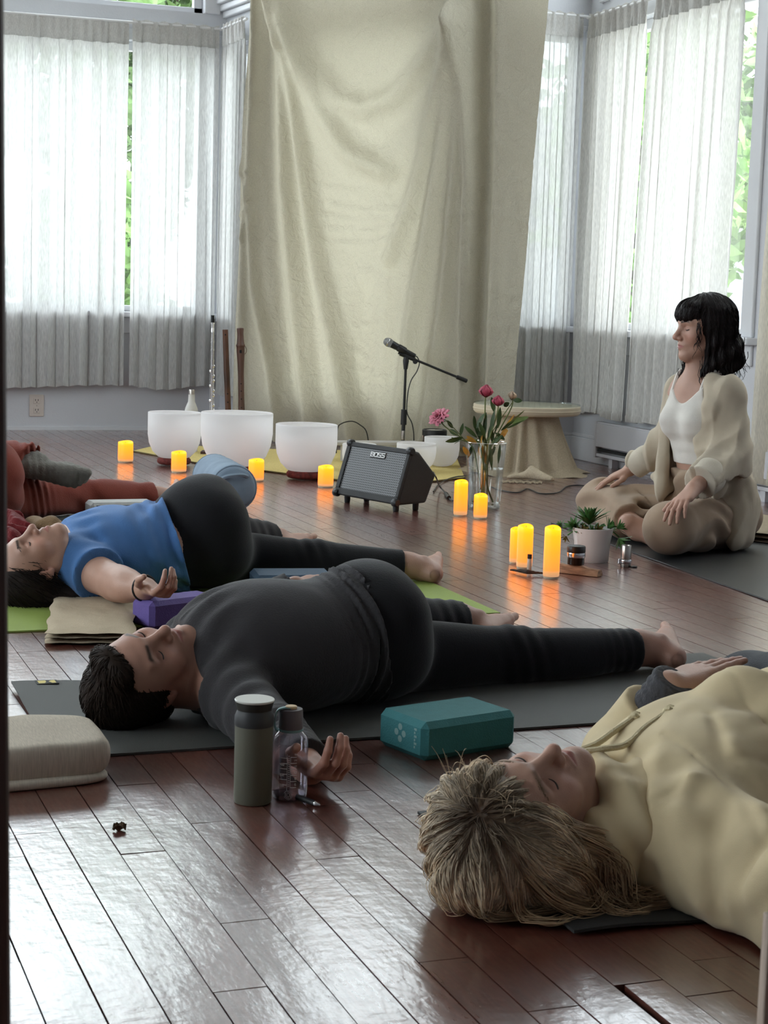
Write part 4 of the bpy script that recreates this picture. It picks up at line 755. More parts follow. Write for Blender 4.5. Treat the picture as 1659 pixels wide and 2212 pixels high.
def candle(px, py, w, h, label, group, seed):
    c = G(px, py); dep = (c - CAMP) @ rm(A3(0, 1, 0)); R_ = w * dep / FPX / 2; c = c + nv(c * A3(1, 1, 0)) * R_; H_ = h * dep / FPX * 1.0; t = thing('candle', label, 'candle', (c[0], c[1], 0), seed, group)
    n = 28; th = np.linspace(0, 2 * math.pi, n, endpoint=False); wob = .035 * H_ * 0 + .0035 * np.sin(th + seed) + .0025 * np.sin(2 * th + seed * 2); mb = MB(); rows = []
    for r_, z, k in ((R_ * .96, .006, 0), (R_, .009, 0), (R_, H_ * .4, 0), (R_ * .995, H_ * .8, 0), (R_ * .99, H_ - .006, 1), (R_ * .95, H_ - .003, 1), (R_ * .86, H_ - .007, .7), (R_ * .6, H_ - .016, .3), (R_ * .12, H_ - .017, 0)): rows.append(np.stack([r_ * np.cos(th), r_ * np.sin(th), z + wob * k], 1))
    P = np.array(rows); P = np.concatenate([P, P[:, :1]], 1); mb.grid(P); mb.build('wax_body', M_WAX, t, True, auto=False)
    MB().lathe([(R_ * .93, 0), (R_ * .95, .006), (0, .0062)], n=24).build('base', M_PLAST, t, True); MB().lathe([(.0, H_ - .018), (.003, H_ - .016), (.0045, H_ - .010), (.003, H_ - .004), (0, H_ + .001)], n=10).build('flame', M_WAX, t, True); return t
g1 = 'small candles in front of the bowls'
for k, (a, lb_) in enumerate((((271, 1000, 33, 46), 'small glowing candle at the left end of the bowls'), ((386, 1022, 33, 46), 'small glowing candle in front of the left bowl'), ((553, 1041, 34, 48), 'small glowing candle in front of the widest bowl'), ((703, 1054, 34, 47), 'small glowing candle between the third bowl and the amplifier'))): candle(*a, lb_, g1, k + .3)
for k, (a, lb_) in enumerate((((994, 1116, 30, 78), 'tall glowing candle left of the glass vase'), ((1037, 1122, 30, 54), 'short glowing candle right in front of the glass vase'), ((1111, 1219, 23, 79), 'tall glowing candle half hidden behind another candle'), ((1132, 1230, 35, 96), 'tall glowing candle behind the small white vial'), ((1190, 1251, 36, 114), 'tallest glowing candle in front of the potted succulent'))): candle(*a, lb_, 'pillar candles in the middle of the floor', k + 2.1)

# ------------------------------------------------------------------ crystal bowls on their rings, on a yellow cloth
def frosted(name, col, tr=.35):
    m = bpy.data.materials.new(name); m.use_nodes = True; nt = m.node_tree; b = nt.nodes['Principled BSDF']; out = nt.nodes['Material Output']; t = node(nt, 'ShaderNodeBsdfTranslucent'); mx = node(nt, 'ShaderNodeMixShader')
    b.inputs['Base Color'].default_value = (*col, 1); b.inputs['Roughness'].default_value = .5; t.inputs[0].default_value = (*col, 1); mx.inputs[0].default_value = tr; nt.links.new(b.outputs[0], mx.inputs[1]); nt.links.new(t.outputs[0], mx.inputs[2]); nt.links.new(mx.outputs[0], out.inputs[0]); return m
M_BOWL = frosted('frosted_quartz', (.90, .885, .89), .48); M_RING = mat('dark_red_brocade', (.13, .022, .018), .8, var=.5, scale=60, bump=.4, bscale=120)
MYEL = cloth('yellow_cotton_cloth', (.58, .47, .20), 0, 0, 120, (1, 1, 1), wrinkle=.3, wrs=8)
yp = [G(286, 976), G(420, 1001), G(560, 1018), G(722, 1038), G(860, 1050), G(1004, 1034), G(985, 986), G(760, 975), G(590, 972), G(345, 962)]; 
o = slab_poly('floor_cloth', yp, .0012, .006, MYEL); tag(o, 'long yellow cloth laid on the floor under the bowls', 'cloth')
yo = A3(*yp[0][:2], 0); mb = MB(); mb.tube([yp[i] - yo + A3(0, 0, .005) for i in range(6)], .004, 6); mb.build('rolled_edge', mat('olive_piping', (.16, .12, .04), .8), o, True)
def bowl(px, rim_y, bot_y, w, label, ring=True, wall=.007, grp='large frosted crystal bowls', hide=0):
    d = W(px, bot_y, 1)[:2]; dep = .88 * FPX / (bot_y + hide - (643 + (px - 830) * .0306)); z0 = .034 if ring else .0065; dep = (.88 - z0) * FPX / (bot_y - (643 + (px - 830) * .0306)); R_ = w * dep / FPX / 2; dep += R_ * .75; R_ = w * dep / FPX / 2; c = W(px, bot_y, dep); H_ = (bot_y - rim_y) * dep / FPX * .985
    t = thing('crystal_bowl', label, 'bowl', (c[0], c[1], 0), 0, grp); out = [(0, z0), (R_ * .35, z0), (R_ * .6, z0 + .012 * R_ / .15), (R_ * .82, z0 + .045 * R_ / .15), (R_ * .95, z0 + .09 * R_ / .15), (R_, z0 + .14 * R_ / .15), (R_, z0 + H_)]; inn = [(R_ - wall, z0 + H_), (R_ - wall, z0 + .14 * R_ / .15), (R_ * .95 - wall, z0 + .095 * R_ / .15), (R_ * .8 - wall, z0 + .052 * R_ / .15), (R_ * .55, z0 + .022 * R_ / .15), (0, z0 + .012)]
    MB().lathe(out + [(R_ - .0005, z0 + H_)], n=56).build('shell', M_BOWL, t, True, auto=False); MB().lathe([(R_ - wall, z0 + H_ - .006), (R_ - wall, z0 + H_), (R_ - wall * .5, z0 + H_ + .0025), (R_, z0 + H_)], n=56).build('rim', M_BOWL, t, True)
    if ring:
        rr_ = R_ * .50; MB().lathe([(rr_ + .019 * math.cos(a), .0245 + .018 * math.sin(a)) for a in np.linspace(0, 6.2832, 13)[:-1]], n=40, closed=True).build('cushion_ring', M_RING, t, True)['label'] = 'dark red cushion ring'
    return t, c, R_
bowl(376, 892, 994, 115, 'large frosted crystal bowl at the left of the row'); bowl(510, 894, 1013, 156, 'widest frosted crystal bowl second in the row'); bowl(660, 919, 1024, 134, 'third frosted crystal bowl just left of the amplifier')
g3 = 'small frosted crystal bowls'
bowl(775, 960, 1018, 74, 'small frosted crystal bowl showing left of the amplifier edge', False, .005, g3); bowl(898, 959, 1018, 86, 'small frosted crystal bowl right behind the amplifier', False, .005, g3); bowl(953, 945, 1008, 77, 'small frosted crystal bowl beside the hand drum', False, .005, g3)
# hand drum, low grey board, white bottle
c = W(937, 985, 9.5); t = thing('hand_drum', 'black rimmed hand drum behind the small bowls', 'drum', (c[0], c[1], 0)); MBK = mat('black_lacquer', (.015, .015, .016), .35); Rd = .062
MB().lathe([(Rd * .8, 0), (Rd * .95, .06), (Rd, .15)], n=36).build('shell', mat('dark_drum_wood', (.05, .03, .02), .5), t, True); MB().lathe([(Rd + .002, .135), (Rd + .006, .14), (Rd + .006, .168), (Rd + .001, .172), (Rd - .002, .168)], n=36).build('rim', MBK, t, True); MB().lathe([(0, .1665), (Rd - .001, .1665), (Rd, .164)], n=36).build('drum_head', mat('drum_skin', (.62, .57, .46), .7), t, True)
for k in range(6): a = k * 1.047; MB().tube([((Rd + .006) * math.cos(a), (Rd + .006) * math.sin(a), z) for z in (.06, .10, .14)], .003, 6).build('tension_rod', mat('chrome', (.6, .6, .6), .2, metal=1), t, True)
a, b = W(722, 953, 9.22), W(905, 946, 9.36); t = thing('low_board', 'low pale grey board lying behind the amplifier and bowls', 'board', (a[0], a[1], 0)); bd = b - a; bd[2] = 0; L_ = np.linalg.norm(bd); zt_ = a[2]
t.rotation_euler = (0, 0, math.atan2(bd[1], bd[0])); MG = mat('pale_grey_wood', (.42, .40, .37), .6, var=.15, stretch=(.5, 6, 1)); MB().box((0, -.05, zt_ - .018), (L_, .06, zt_)).build('top', MG, t, bevel=.003); MB().box((.05, -.03, 0), (.08, .05, zt_ - .018)).build('foot', MG, t); MB().box((L_ - .08, -.03, 0), (L_ - .05, .05, zt_ - .018)).build('foot', MG, t)
c = W(412, 968, 9.55); t = thing('bottle', 'small white bottle with a bright metal cap behind the left bowl', 'bottle', (c[0], c[1], 0)); zb = lambda y: .88 - (y - 629) * 9.55 / FPX; MWB = mat('matte_white_bottle', (.72, .71, .68), .5)
MB().lathe([(.034, 0), (.037, .006), (.037, zb(886)), (.034, zb(879)), (.025, zb(870)), (.0185, zb(865)), (.0175, zb(850)), (.0175, zb(849))], n=30).build('body', MWB, t, True); MB().lathe([(.0155, zb(849)), (.0155, zb(840)), (.0145, zb(838.5)), (0, zb(838.5))], n=24).build('cap', mat('brushed_metal', (.55, .5, .45), .3, metal=1), t, True)

# ------------------------------------------------------------------ flutes on a peg stand
DF = 9.45; zf = lambda px, y: .88 - (y - (643 + (px - 830) * .0306)) * DF / FPX
sb = W(490, 985, DF); st = thing('flute_stand', 'low dark wooden peg stand hidden behind the bowls holding the flutes', 'stand', (sb[0], sb[1], 0), math.radians(-20)); MB().box((-.14, -.05, 0), (.12, .05, .02)).build('base', M_POST, st, bevel=.003)
def fl_pos(px, y): v = W(px, y, DF); return v
M_SIL = mat('polished_silver', (.72, .70, .68), .16, metal=1); M_BAM = mat('dark_bamboo', (.085, .034, .016), .4, var=.7, scale=9, stretch=(1, 1, .4)); M_REC = mat('brown_pearwood', (.085, .040, .026), .45, var=.25, scale=14, stretch=(3, 3, .4)); M_HOLE = mat('hole_black', (.004, .004, .004), .8)
def along(a, b): u = nv(b - a); f = nv(CAMP - a); f = nv(f - u * (f @ u)); return u, f, np.cross(u, f)
a, b = fl_pos(457, 968), fl_pos(459.5, 681); a[2] = max(a[2], .022); t = thing('flute', 'slim silver concert flute standing upright left of the wooden flutes', 'flute', (a[0], a[1], a[2])); u, f, s_ = along(a, b); Lf = np.linalg.norm(b - a)
MB().tube([A3(0, 0, 0), u * Lf * .66], .0095, 14).build('body_tube', M_SIL, t, True); MB().tube([u * Lf * .66, u * Lf * .94], .0085, 14).build('head_joint', M_SIL, t, True); MB().tube([u * Lf * .945, u * Lf], [.0098, .0098], 14).build('crown', mat('dark_crown', (.03, .03, .03), .3, metal=1), t, True)
for q_ in (.66, .74, .80, .94): MB().tube([u * (Lf * q_ - .004), u * (Lf * q_ + .004)], .0118, 14).build('ring', M_SIL, t, True)
MB().tube([u * Lf * .875 + f * .006, u * Lf * .905 + f * .006], [.0095, .0085], 12).build('lip_plate', M_SIL, t, True)
for k in range(17):
    z = Lf * (.03 + .59 * k / 16); sd = s_ * (.007 if k % 3 else -.009); MB().lathe([(0, 0), (.0078, 0), (.0078, .003), (.005, .0042), (0, .0042)], u * z + f * .010 + sd, 14, f + s_ * (.3 if k % 3 else -.4)).build('key', M_SIL, t, True)
for sg in (1, -1): MB().tube([u * Lf * .05 + f * .008 + s_ * .010 * sg, u * Lf * .60 + f * .008 + s_ * .010 * sg], .0018, 6).build('key_rod', M_SIL, t, True)
a, b = fl_pos(496, 972), fl_pos(486.5, 712); a[2] = max(a[2], .022); t = thing('flute', 'dark mottled bamboo flute leaning between silver flute and recorder', 'flute', (a[0], a[1], a[2])); u, f, s_ = along(a, b); Lf = np.linalg.norm(b - a)
MB().tube([u * Lf * k for k in np.linspace(0, 1, 12)], [.0165 - .0012 * k / 11 + (.0008 if k in (3, 7) else 0) for k in range(12)], 18).build('tube', M_BAM, t, True)
for q_ in (.958, .47, .40, .33, .26, .20): MB().lathe([(0, .0004), (.0042, .0004), (.0042, -.002)], u * Lf * q_ + f * .0158, 12, f).build('finger_hole', M_HOLE, t, True)
a, b = fl_pos(523, 972), fl_pos(519, 708); a[2] = max(a[2], .022); t = thing('recorder', 'turned brown wooden recorder standing next to the hanging sheet', 'recorder', (a[0], a[1], a[2])); u, f, s_ = along(a, b); Lf = np.linalg.norm(b - a)
prof = [(0, .016), (.03, .0175), (.10, .020), (.26, .0205), (.33, .0180), (.42, .0165), (.62, .0160), (.72, .0190), (.80, .0220), (.845, .0225), (.85, .0245), (.862, .0245), (.868, .0215), (.91, .0185), (.955, .0172), (.985, .0190), (.995, .0185), (1, .012), (1, 0)]
MB().lathe([(r_, q_ * Lf) for q_, r_ in prof], (0, 0, 0), 24, u).build('body', M_REC, t, True)
for q_ in (.20, .275, .35, .42, .485, .545): MB().lathe([(0, .0004), (.0036, .0004), (.0036, -.002)], u * Lf * q_ + f * np.interp(q_, [p_[0] for p_ in prof], [p_[1] for p_ in prof]), 12, f).build('finger_hole', M_HOLE, t, True)
MB().add([u * Lf * .795 + f * .0226 + s_ * x for x in (-.006, .006)] + [u * Lf * .82 + f * .0228 + s_ * x for x in (.006, -.006)], [(0, 1, 2, 3)]).build('window_cut', M_HOLE, t)
MB().tube(bez([u * Lf * .855 + s_ * .022, u * Lf * .83 + s_ * .031 + f * .006, u * Lf * .80 + s_ * .030, u * Lf * .785 + s_ * .022], 12), .0016, 6).build('thong', M_REC, t, True)

# ------------------------------------------------------------------ microphone on a boom stand
DM = 9.62; mw = lambda px, y, d=DM: W(px, y, d); c = mw(869, 985); t = thing('microphone_stand', 'black microphone stand with a slanting boom before the sheet', 'stand', (c[0], c[1], 0)); o0 = A3(c[0], c[1], 0); M_BLK = mat('satin_black', (.012, .012, .013), .42); M_CHR = mat('chrome_steel', (.6, .6, .62), .18, metal=1)
top = mw(877, 776) - o0; MB().lathe([(.115, 0), (.115, .012), (.11, .018), (.03, .026), (.016, .05), (.014, .06), (0, .06)], n=40).build('round_base', M_BLK, t, True); jz = mw(871, 902)[2]; up_ = top * 1.0
pt = lambda z: A3(top[0] * z / top[2], top[1] * z / top[2], z)
MB().tube([pt(.05), pt(jz + .02)], .0105, 14).build('outer_pole', M_BLK, t, True); MB().tube([pt(jz), pt(top[2])], .0075, 14).build('inner_pole', M_BLK, t, True); MB().tube([pt(jz - .04), pt(jz + .045)], .0165, 16).build('clutch', M_BLK, t, True); MB().tube([pt(.10), pt(.15)], .0112, 14).build('pole_sleeve', M_CHR, t, True)
MB().tube([pt(top[2] - .055), pt(top[2] - .01), pt(top[2] + .012)], [.011, .017, .014], 14).build('pivot', M_BLK, t, True)
b0, b1 = mw(853, 759) - o0, mw(1008, 823) - o0; bu = nv(b1 - b0); MB().tube([b0 + bu * .02, b1], .0068, 12).build('boom', M_BLK, t, True); MB().tube([b1 - bu * .062, b1 - bu * .058, b1 + bu * .0, b1 + bu * .004], [.008, .0115, .0115, .008], 14).build('counter_grip', M_BLK, t, True); MB().tube([b0 + bu * .03, b0 + bu * .12], .0125, 14).build('boom_clamp', M_BLK, t, True)
bb = mw(866, 768) - o0; kk = mw(897, 781) - o0; MB().lathe([(0, -.012), (.014, -.012), (.014, .012), (0, .012)], kk, 16, nv(CAMP - c)).build('knob', M_BLK, t, True)
m0, m1 = mw(838, 739), mw(884, 763); mu = nv(m1 - m0); t2 = thing('microphone', 'handheld microphone with a silver ball grille on the boom', 'microphone', tuple(m0)); 
MB().lathe([(0, -.026), (.014, -.022), (.022, -.012), (.0255, 0), (.0255, .004), (.024, .014), (.021, .024)], (0, 0, 0), 26, mu).build('grille', mat('silver_mesh_grille', (.42, .42, .43), .35, metal=.9, bump=1.0, bscale=900), t2, True); MB().lathe([(.0258, -.001), (.0268, .002), (.0258, .005)], (0, 0, 0), 26, mu).build('band', M_CHR, t2, True)
MB().lathe([(.021, .022), (.0195, .045), (.0150, .10), (.0130, .165), (.0125, .17), (0, .17)], (0, 0, 0), 22, mu).build('handle', M_BLK, t2, True)
MB().lathe([(.019, .062), (.021, .066), (.020, .105), (.018, .11)], (0, 0, 0), 20, mu).build('clip', M_BLK, t2, True); cl = m0 + mu * .085; 
MB().tube([cl - o0 + A3(0, 0, -.018), bb], .007, 8).build('clip_arm', M_BLK, t, True)
cp = [m0 + mu * .168, mw(901, 771), mw(906, 784), mw(900, 803), mw(888, 822), mw(881, 850), mw(879, 890), mw(889, 912), mw(893, 930), mw(894, 950), A3(*mw(893, 968)[:2], .012)]; mb = MB(); mb.tube(bez(cp, 60), .0032, 7); o = mb.build('microphone_cable', M_BLK, None, True); tag(o, 'thin black cable hanging from the microphone along its stand', 'cable')
lp = [A3(*W(727, 950, 9.7)[:2], .004), W(729, 928, 9.7), W(738, 915, 9.7), W(760, 910, 9.7), W(778, 918, 9.7), W(792, 934, 9.7), A3(*W(800, 950, 9.7)[:2], .008)]; mb = MB(); mb.tube(bez(lp, 40), .0033, 7); tag(mb.build('looped_cable', M_BLK, None, True), 'black cable arching up beside the third bowl', 'cable')

# ------------------------------------------------------------------ the wedge amplifier
BL, BR = A3(2.409, 7.048, 0), A3(2.541, 6.637, 0); wv_ = nv(BR - BL); bv = A3(-wv_[1], wv_[0], 0); bv = bv if bv @ A3(0, 1, 0) > 0 or bv @ rm(A3(0, 1, 0)) > 0 else -bv; Wd_ = np.linalg.norm(BR - BL)
t = thing('amplifier', 'black wedge amplifier with a metal grille and white lettering', 'amplifier', tuple(BL), math.atan2(wv_[1], wv_[0])); P2 = [(0, .030), (.072, .258), (.112, .247), (.205, .150), (.155, .034)]; sgn = 1 if (np.cross(wv_, bv))[2] > 0 else -1
def prism(mb, poly, x0, x1): 
    n = len(poly); V = [(x, b_ * sgn, z_) for x in (x0, x1) for b_, z_ in poly]; return mb.add(V, [tuple(range(n)), tuple(range(2 * n - 1, n - 1, -1))] + [(i, n + i, n + (i + 1) % n, (i + 1) % n) for i in range(n)])
M_TOLEX = mat('black_vinyl', (.016, .016, .017), .55, bump=.4, bscale=500)
prism(MB(), P2, 0, Wd_).build('cabinet', M_TOLEX, t, bevel=.010, seg=3)
fu = nv(A3(0, .072 * sgn, .223)); fnn = nv(A3(0, -.223 * sgn, .072)); FH = math.hypot(.072, .223); f0 = A3(0, 0, .035); pf = lambda x, h_, o_: f0 + A3(x, 0, 0) + fu * h_ + fnn * o_
mb = MB()
for x0, x1, h0, h1 in ((.0, Wd_, 0, .028), (0, Wd_, FH - .02, FH), (0, .026, .028, FH - .02), (Wd_ - .02, Wd_, .028, FH - .02)):
    V = [pf(x, h_, o_) for o_ in (-.004, .008) for x, h_ in ((x0, h0), (x1, h0), (x1, h1), (x0, h1))]; mb.add(V, [(3, 2, 1, 0), (4, 5, 6, 7), (0, 1, 5, 4), (1, 2, 6, 5), (2, 3, 7, 6), (3, 0, 4, 7)])
mb.build('frame', M_TOLEX, t, bevel=.003)
def grille_mat():
    m, nt, b = newmat('perforated_steel_grille'); L = nt.links; tc = node(nt, 'ShaderNodeTexCoord'); mp = node(nt, 'ShaderNodeMapping'); mp.inputs['Scale'].default_value = (88, 88, 88); L.new(tc.outputs['UV'], mp.inputs[0]); sp = node(nt, 'ShaderNodeSeparateXYZ'); L.new(mp.outputs[0], sp.inputs[0])
    def M2(op, a_, b__=None):
        n_ = node(nt, 'ShaderNodeMath', operation=op)
        for i_, s2 in enumerate((a_, b__)):
            if s2 is None: continue
            if isinstance(s2, (int, float)): n_.inputs[i_].default_value = s2
            else: L.new(s2, n_.inputs[i_])
        return n_.outputs[0]
    def holes(ox, oy):
        x_ = M2('SUBTRACT', M2('FRACT', M2('ADD', sp.outputs['X'], ox)), .5); y_ = M2('MULTIPLY', M2('SUBTRACT', M2('FRACT', M2('ADD', M2('MULTIPLY', sp.outputs['Y'], .58), oy)), .5), 1.72); return M2('SQRT', M2('ADD', M2('MULTIPLY', x_, x_), M2('MULTIPLY', y_, y_)))
    d_ = M2('MINIMUM', holes(0, 0), holes(.5, .5)); k_ = M2('GREATER_THAN', d_, .33); mx = node(nt, 'ShaderNodeMix', data_type='RGBA'); L.new(k_, mx.inputs[0]); mx.inputs[6].default_value = (.004, .004, .004, 1); mx.inputs[7].default_value = (.15, .15, .155, 1); L.new(mx.outputs[2], b.inputs['Base Color']); b.inputs['Metallic'].default_value = .3; b.inputs['Roughness'].default_value = .45
    bp = node(nt, 'ShaderNodeBump'); bp.inputs['Strength'].default_value = .8; bp.inputs['Distance'].default_value = .002; L.new(k_, bp.inputs['Height']); L.new(bp.outputs[0], b.inputs['Normal']); return m
V = [pf(x, h_, .003) for x, h_ in ((.026, .028), (Wd_ - .02, .028), (Wd_ - .02, FH - .02), (.026, FH - .02))]; o = MB().add(V, [(0, 1, 2, 3) if sgn > 0 else (3, 2, 1, 0)]).build('grille', grille_mat(), t); uv = o.data.uv_layers.new(name='UVMap')
for li, lo_ in enumerate(o.data.loops): q_ = V[lo_.vertex_index]; uv.data[li].uv = (float(q_[0]), float((q_ - f0) @ fu))
# raised white lettering, built stroke by stroke on the grille
M_LOGO = mat('white_enamel', (.75, .75, .74), .35); glyph = {'B': [(0, 0, .2, 1), (.2, .82, .85, 1), (.2, .42, .85, .6), (.2, 0, .85, .18), (.8, .55, 1, .9), (.8, .1, 1, .47)], 'O': [(0, .05, .2, .95), (.8, .05, 1, .95), (.1, .82, .9, 1), (.1, 0, .9, .18)], 'S': [(.05, .82, 1, 1), (0, .5, .2, .92), (.05, .42, .95, .6), (.8, .08, 1, .52), (0, 0, .95, .18)]}
lw, lh, gx = .0235, .021, .0245; lx = Wd_ * .5 - .052 + .012; hz_ = FH - .052; mb = MB()
for k, ch in enumerate('BOSS'):
    for x0, y0, x1, y1 in glyph[ch]:
        q0 = lx + k * gx; V = [pf(q0 + x * lw + y * .002, hz_ + y * lh, o_) for o_ in (.003, .0075) for x, y in ((x0, y0), (x1, y0), (x1, y1), (x0, y1))]; mb.add(V, [(3, 2, 1, 0), (4, 5, 6, 7), (0, 1, 5, 4), (1, 2, 6, 5), (2, 3, 7, 6), (3, 0, 4, 7)])
mb.build('lettering', M_LOGO, t)['label'] = 'raised white lettering'
V = [pf(x, h_, .0036) for x, h_ in ((lx - .004, hz_ - .004), (lx + .100, hz_ - .004), (lx + .102, hz_ + lh + .004), (lx - .002, hz_ + lh + .004))]; MB().add(V, [(0, 1, 2, 3)]).build('badge_plate', M_TOLEX, t)
for x in (0, Wd_):
    for b_, z_ in ((.0, .035), (.072, .258)): MB().lathe([(0, -.016), (.013, -.016), (.017, -.010), (.017, .010), (.013, .016), (0, .016)], (x + (.012 if x == 0 else -.012), b_ * sgn, z_ + (.006 if b_ == 0 else -.006)), 14, (1, 0, 0)).build('corner_guard', M_BLK, t, True)
for x in (.05, Wd_ - .045):
    for b_ in (.03, .135): MB().lathe([(.011, 0), (.0125, .004), (.014, .034), (0, .034)], (x, b_ * sgn, 0), 16).build('foot', M_BLK, t, True)
cpt = [A3(*G(938, 1030, .12)[:2], .10), G(948, 1048, .03), G(958, 1060, .006), G(965, 1068, .008), G(972, 1078, .006), G(978, 1082, .004)]; mb = MB(); mb.tube(bez([W(936, 1020, 7.28), W(944, 1036, 7.27)] + cpt[1:], 40), .0032, 7); o = mb.build('power_lead', M_BLK, None, True); tag(o, 'black lead with an inline ferrite behind the amplifier', 'cable'); a_, b_ = G(963, 1066, .009), G(970, 1075, .009); mb = MB(); mb.tube([a_, b_], .009, 10); mb.build('ferrite', M_BLK, o, True)
mb = MB(); mb.tube(bez([G(936, 1062, .006), G(948, 1046, .006), G(965, 1036, .007), G(985, 1030, .010), G(1003, 1028, .012), G(1022, 1022, .008)], 30), .003, 7); tag(mb.build('extension_lead', M_BLK, None, True), 'black lead curving along the edge of the yellow cloth', 'cable')
mb = MB(); mb.tube(bez([G(1062, 1052, .004), G(1086, 1060, .004), G(1118, 1064, .004), G(1140, 1056, .004), G(1168, 1066, .004), G(1205, 1064, .004), G(1222, 1052, .004), G(1245, 1048, .004), G(1275, 1050, .004), G(1310, 1046, .004)], 60), .0033, 7); tag(mb.build('floor_cable', M_BLK, None, True), 'thin black cable wandering over the floor between vase and knee', 'cable')

# ------------------------------------------------------------------ vase of peonies
dv = 7.35; vc = W(1045, 1104, dv); vc[2] = 0; t = thing('glass_vase', 'clear glass vase half full of water behind two candles', 'vase', tuple(vc)); sc_ = dv / FPX; R0, R1, HV = 35 * sc_, 44.5 * sc_, 145 * sc_; M_VG = glass('vase_glass', (.965, .975, .975), .09, .02)
MB().lathe([(R0 * .96, .0), (R0, .004), (R0 + (R1 - R0) * .5, HV * .5), (R1, HV)], n=48).build('outer_wall', M_VG, t, True); MB().lathe([(0, .022), (R0 - .006, .022), (R0 - .004, .03), (R0 + (R1 - R0) * .5 - .004, HV * .5), (R1 - .003, HV)], n=48).build('inner_wall', M_VG, t, True); MB().lathe([(R1 - .003, HV), (R1 - .0015, HV + .0015), (R1, HV)], n=48).build('rim', glass('rim_glass', (.9, .93, .93), .3, .02), t, True)
MB().lathe([(R0 * .95, .001), (R0 * .98, .010), (R0 * .9, .021), (0, .021)], n=24).build('thick_base', glass('base_glass', (.88, .91, .92), .2, .03), t, True)
hw = 88 * sc_; MB().lathe([(0, hw), (R0 + (R1 - R0) * hw / HV - .005, hw), (R0 + (R1 - R0) * hw / HV - .0045, hw + .001)], n=40).build('water', glass('water_surface', (.93, .95, .95), .15, .02), t, True)
M_STEM = mat('stem_green', (.13, .17, .05), .55, var=.2); M_LEAF = mat('peony_leaf_green', (.045, .085, .022), .45, var=.35, scale=30); M_LEAFP = mat('pale_leaf_green', (.17, .25, .075), .45, var=.25, scale=30); M_LEAFY = mat('yellowed_leaf', (.55, .27, .035), .5, var=.3, scale=30)
vo = vc; vp = lambda px, py, dd=0: W(px, py, dv + dd) - vo
fl = thing('peony_bunch', 'pink peonies with green and yellowing leaves in the glass vase', 'flowers', tuple(vo + A3(0, 0, .03))); fo = A3(0, 0, .03)
def leaf(root, tip, w, m, bend=.0, fold=.2, nm='leaf', par=None, off=None, nrm=None):
    root, tip = np.asarray(root, dtype=float), np.asarray(tip, dtype=float); u_ = tip - root; L_ = np.linalg.norm(u_); u_ /= L_; n_ = nrm if nrm is not None else nv(np.cross(u_, np.cross(A3(0, 0, 1), u_)) + 1e-3); s__ = np.cross(u_, n_); mb_ = MB(); rows = []
    for k in range(8):
        q_ = k / 7; ww = w * math.sin(math.pi * min(1, q_ * .92 + .05)) ** .8; c_ = root + u_ * L_ * q_ - n_ * bend * q_ * q_ * L_ + n_ * bend * .5 * L_ * q_; rows.append([c_ - s__ * ww + n_ * ww * fold, c_, c_ + s__ * ww + n_ * ww * fold])
    mb_.grid(np.array(rows) - (off if off is not None else 0)); return mb_.build(nm, m, par, True, auto=False)
rr_ = np.random.RandomState(3)
heads = [((948, 900), -.02, .046, 'open'), ((1050, 847), .0, .029, 'bud'), ((1076, 868), -.03, .025, 'bud'), ((1106, 856), .03, .021, 'pale')]
MPK = [mat('peony_pink', (.62, .20, .27), .6, var=.25, scale=50), mat('peony_deep_pink', (.42, .055, .10), .6, var=.25, scale=50), mat('peony_bud_cream', (.50, .36, .25), .6, var=.25, scale=50)]
def stem(pts, r_=.0028): mb_ = MB(); mb_.tube(bez(pts, 18) - fo, r_, 6); return mb_.build('stem', M_STEM, fl, True)
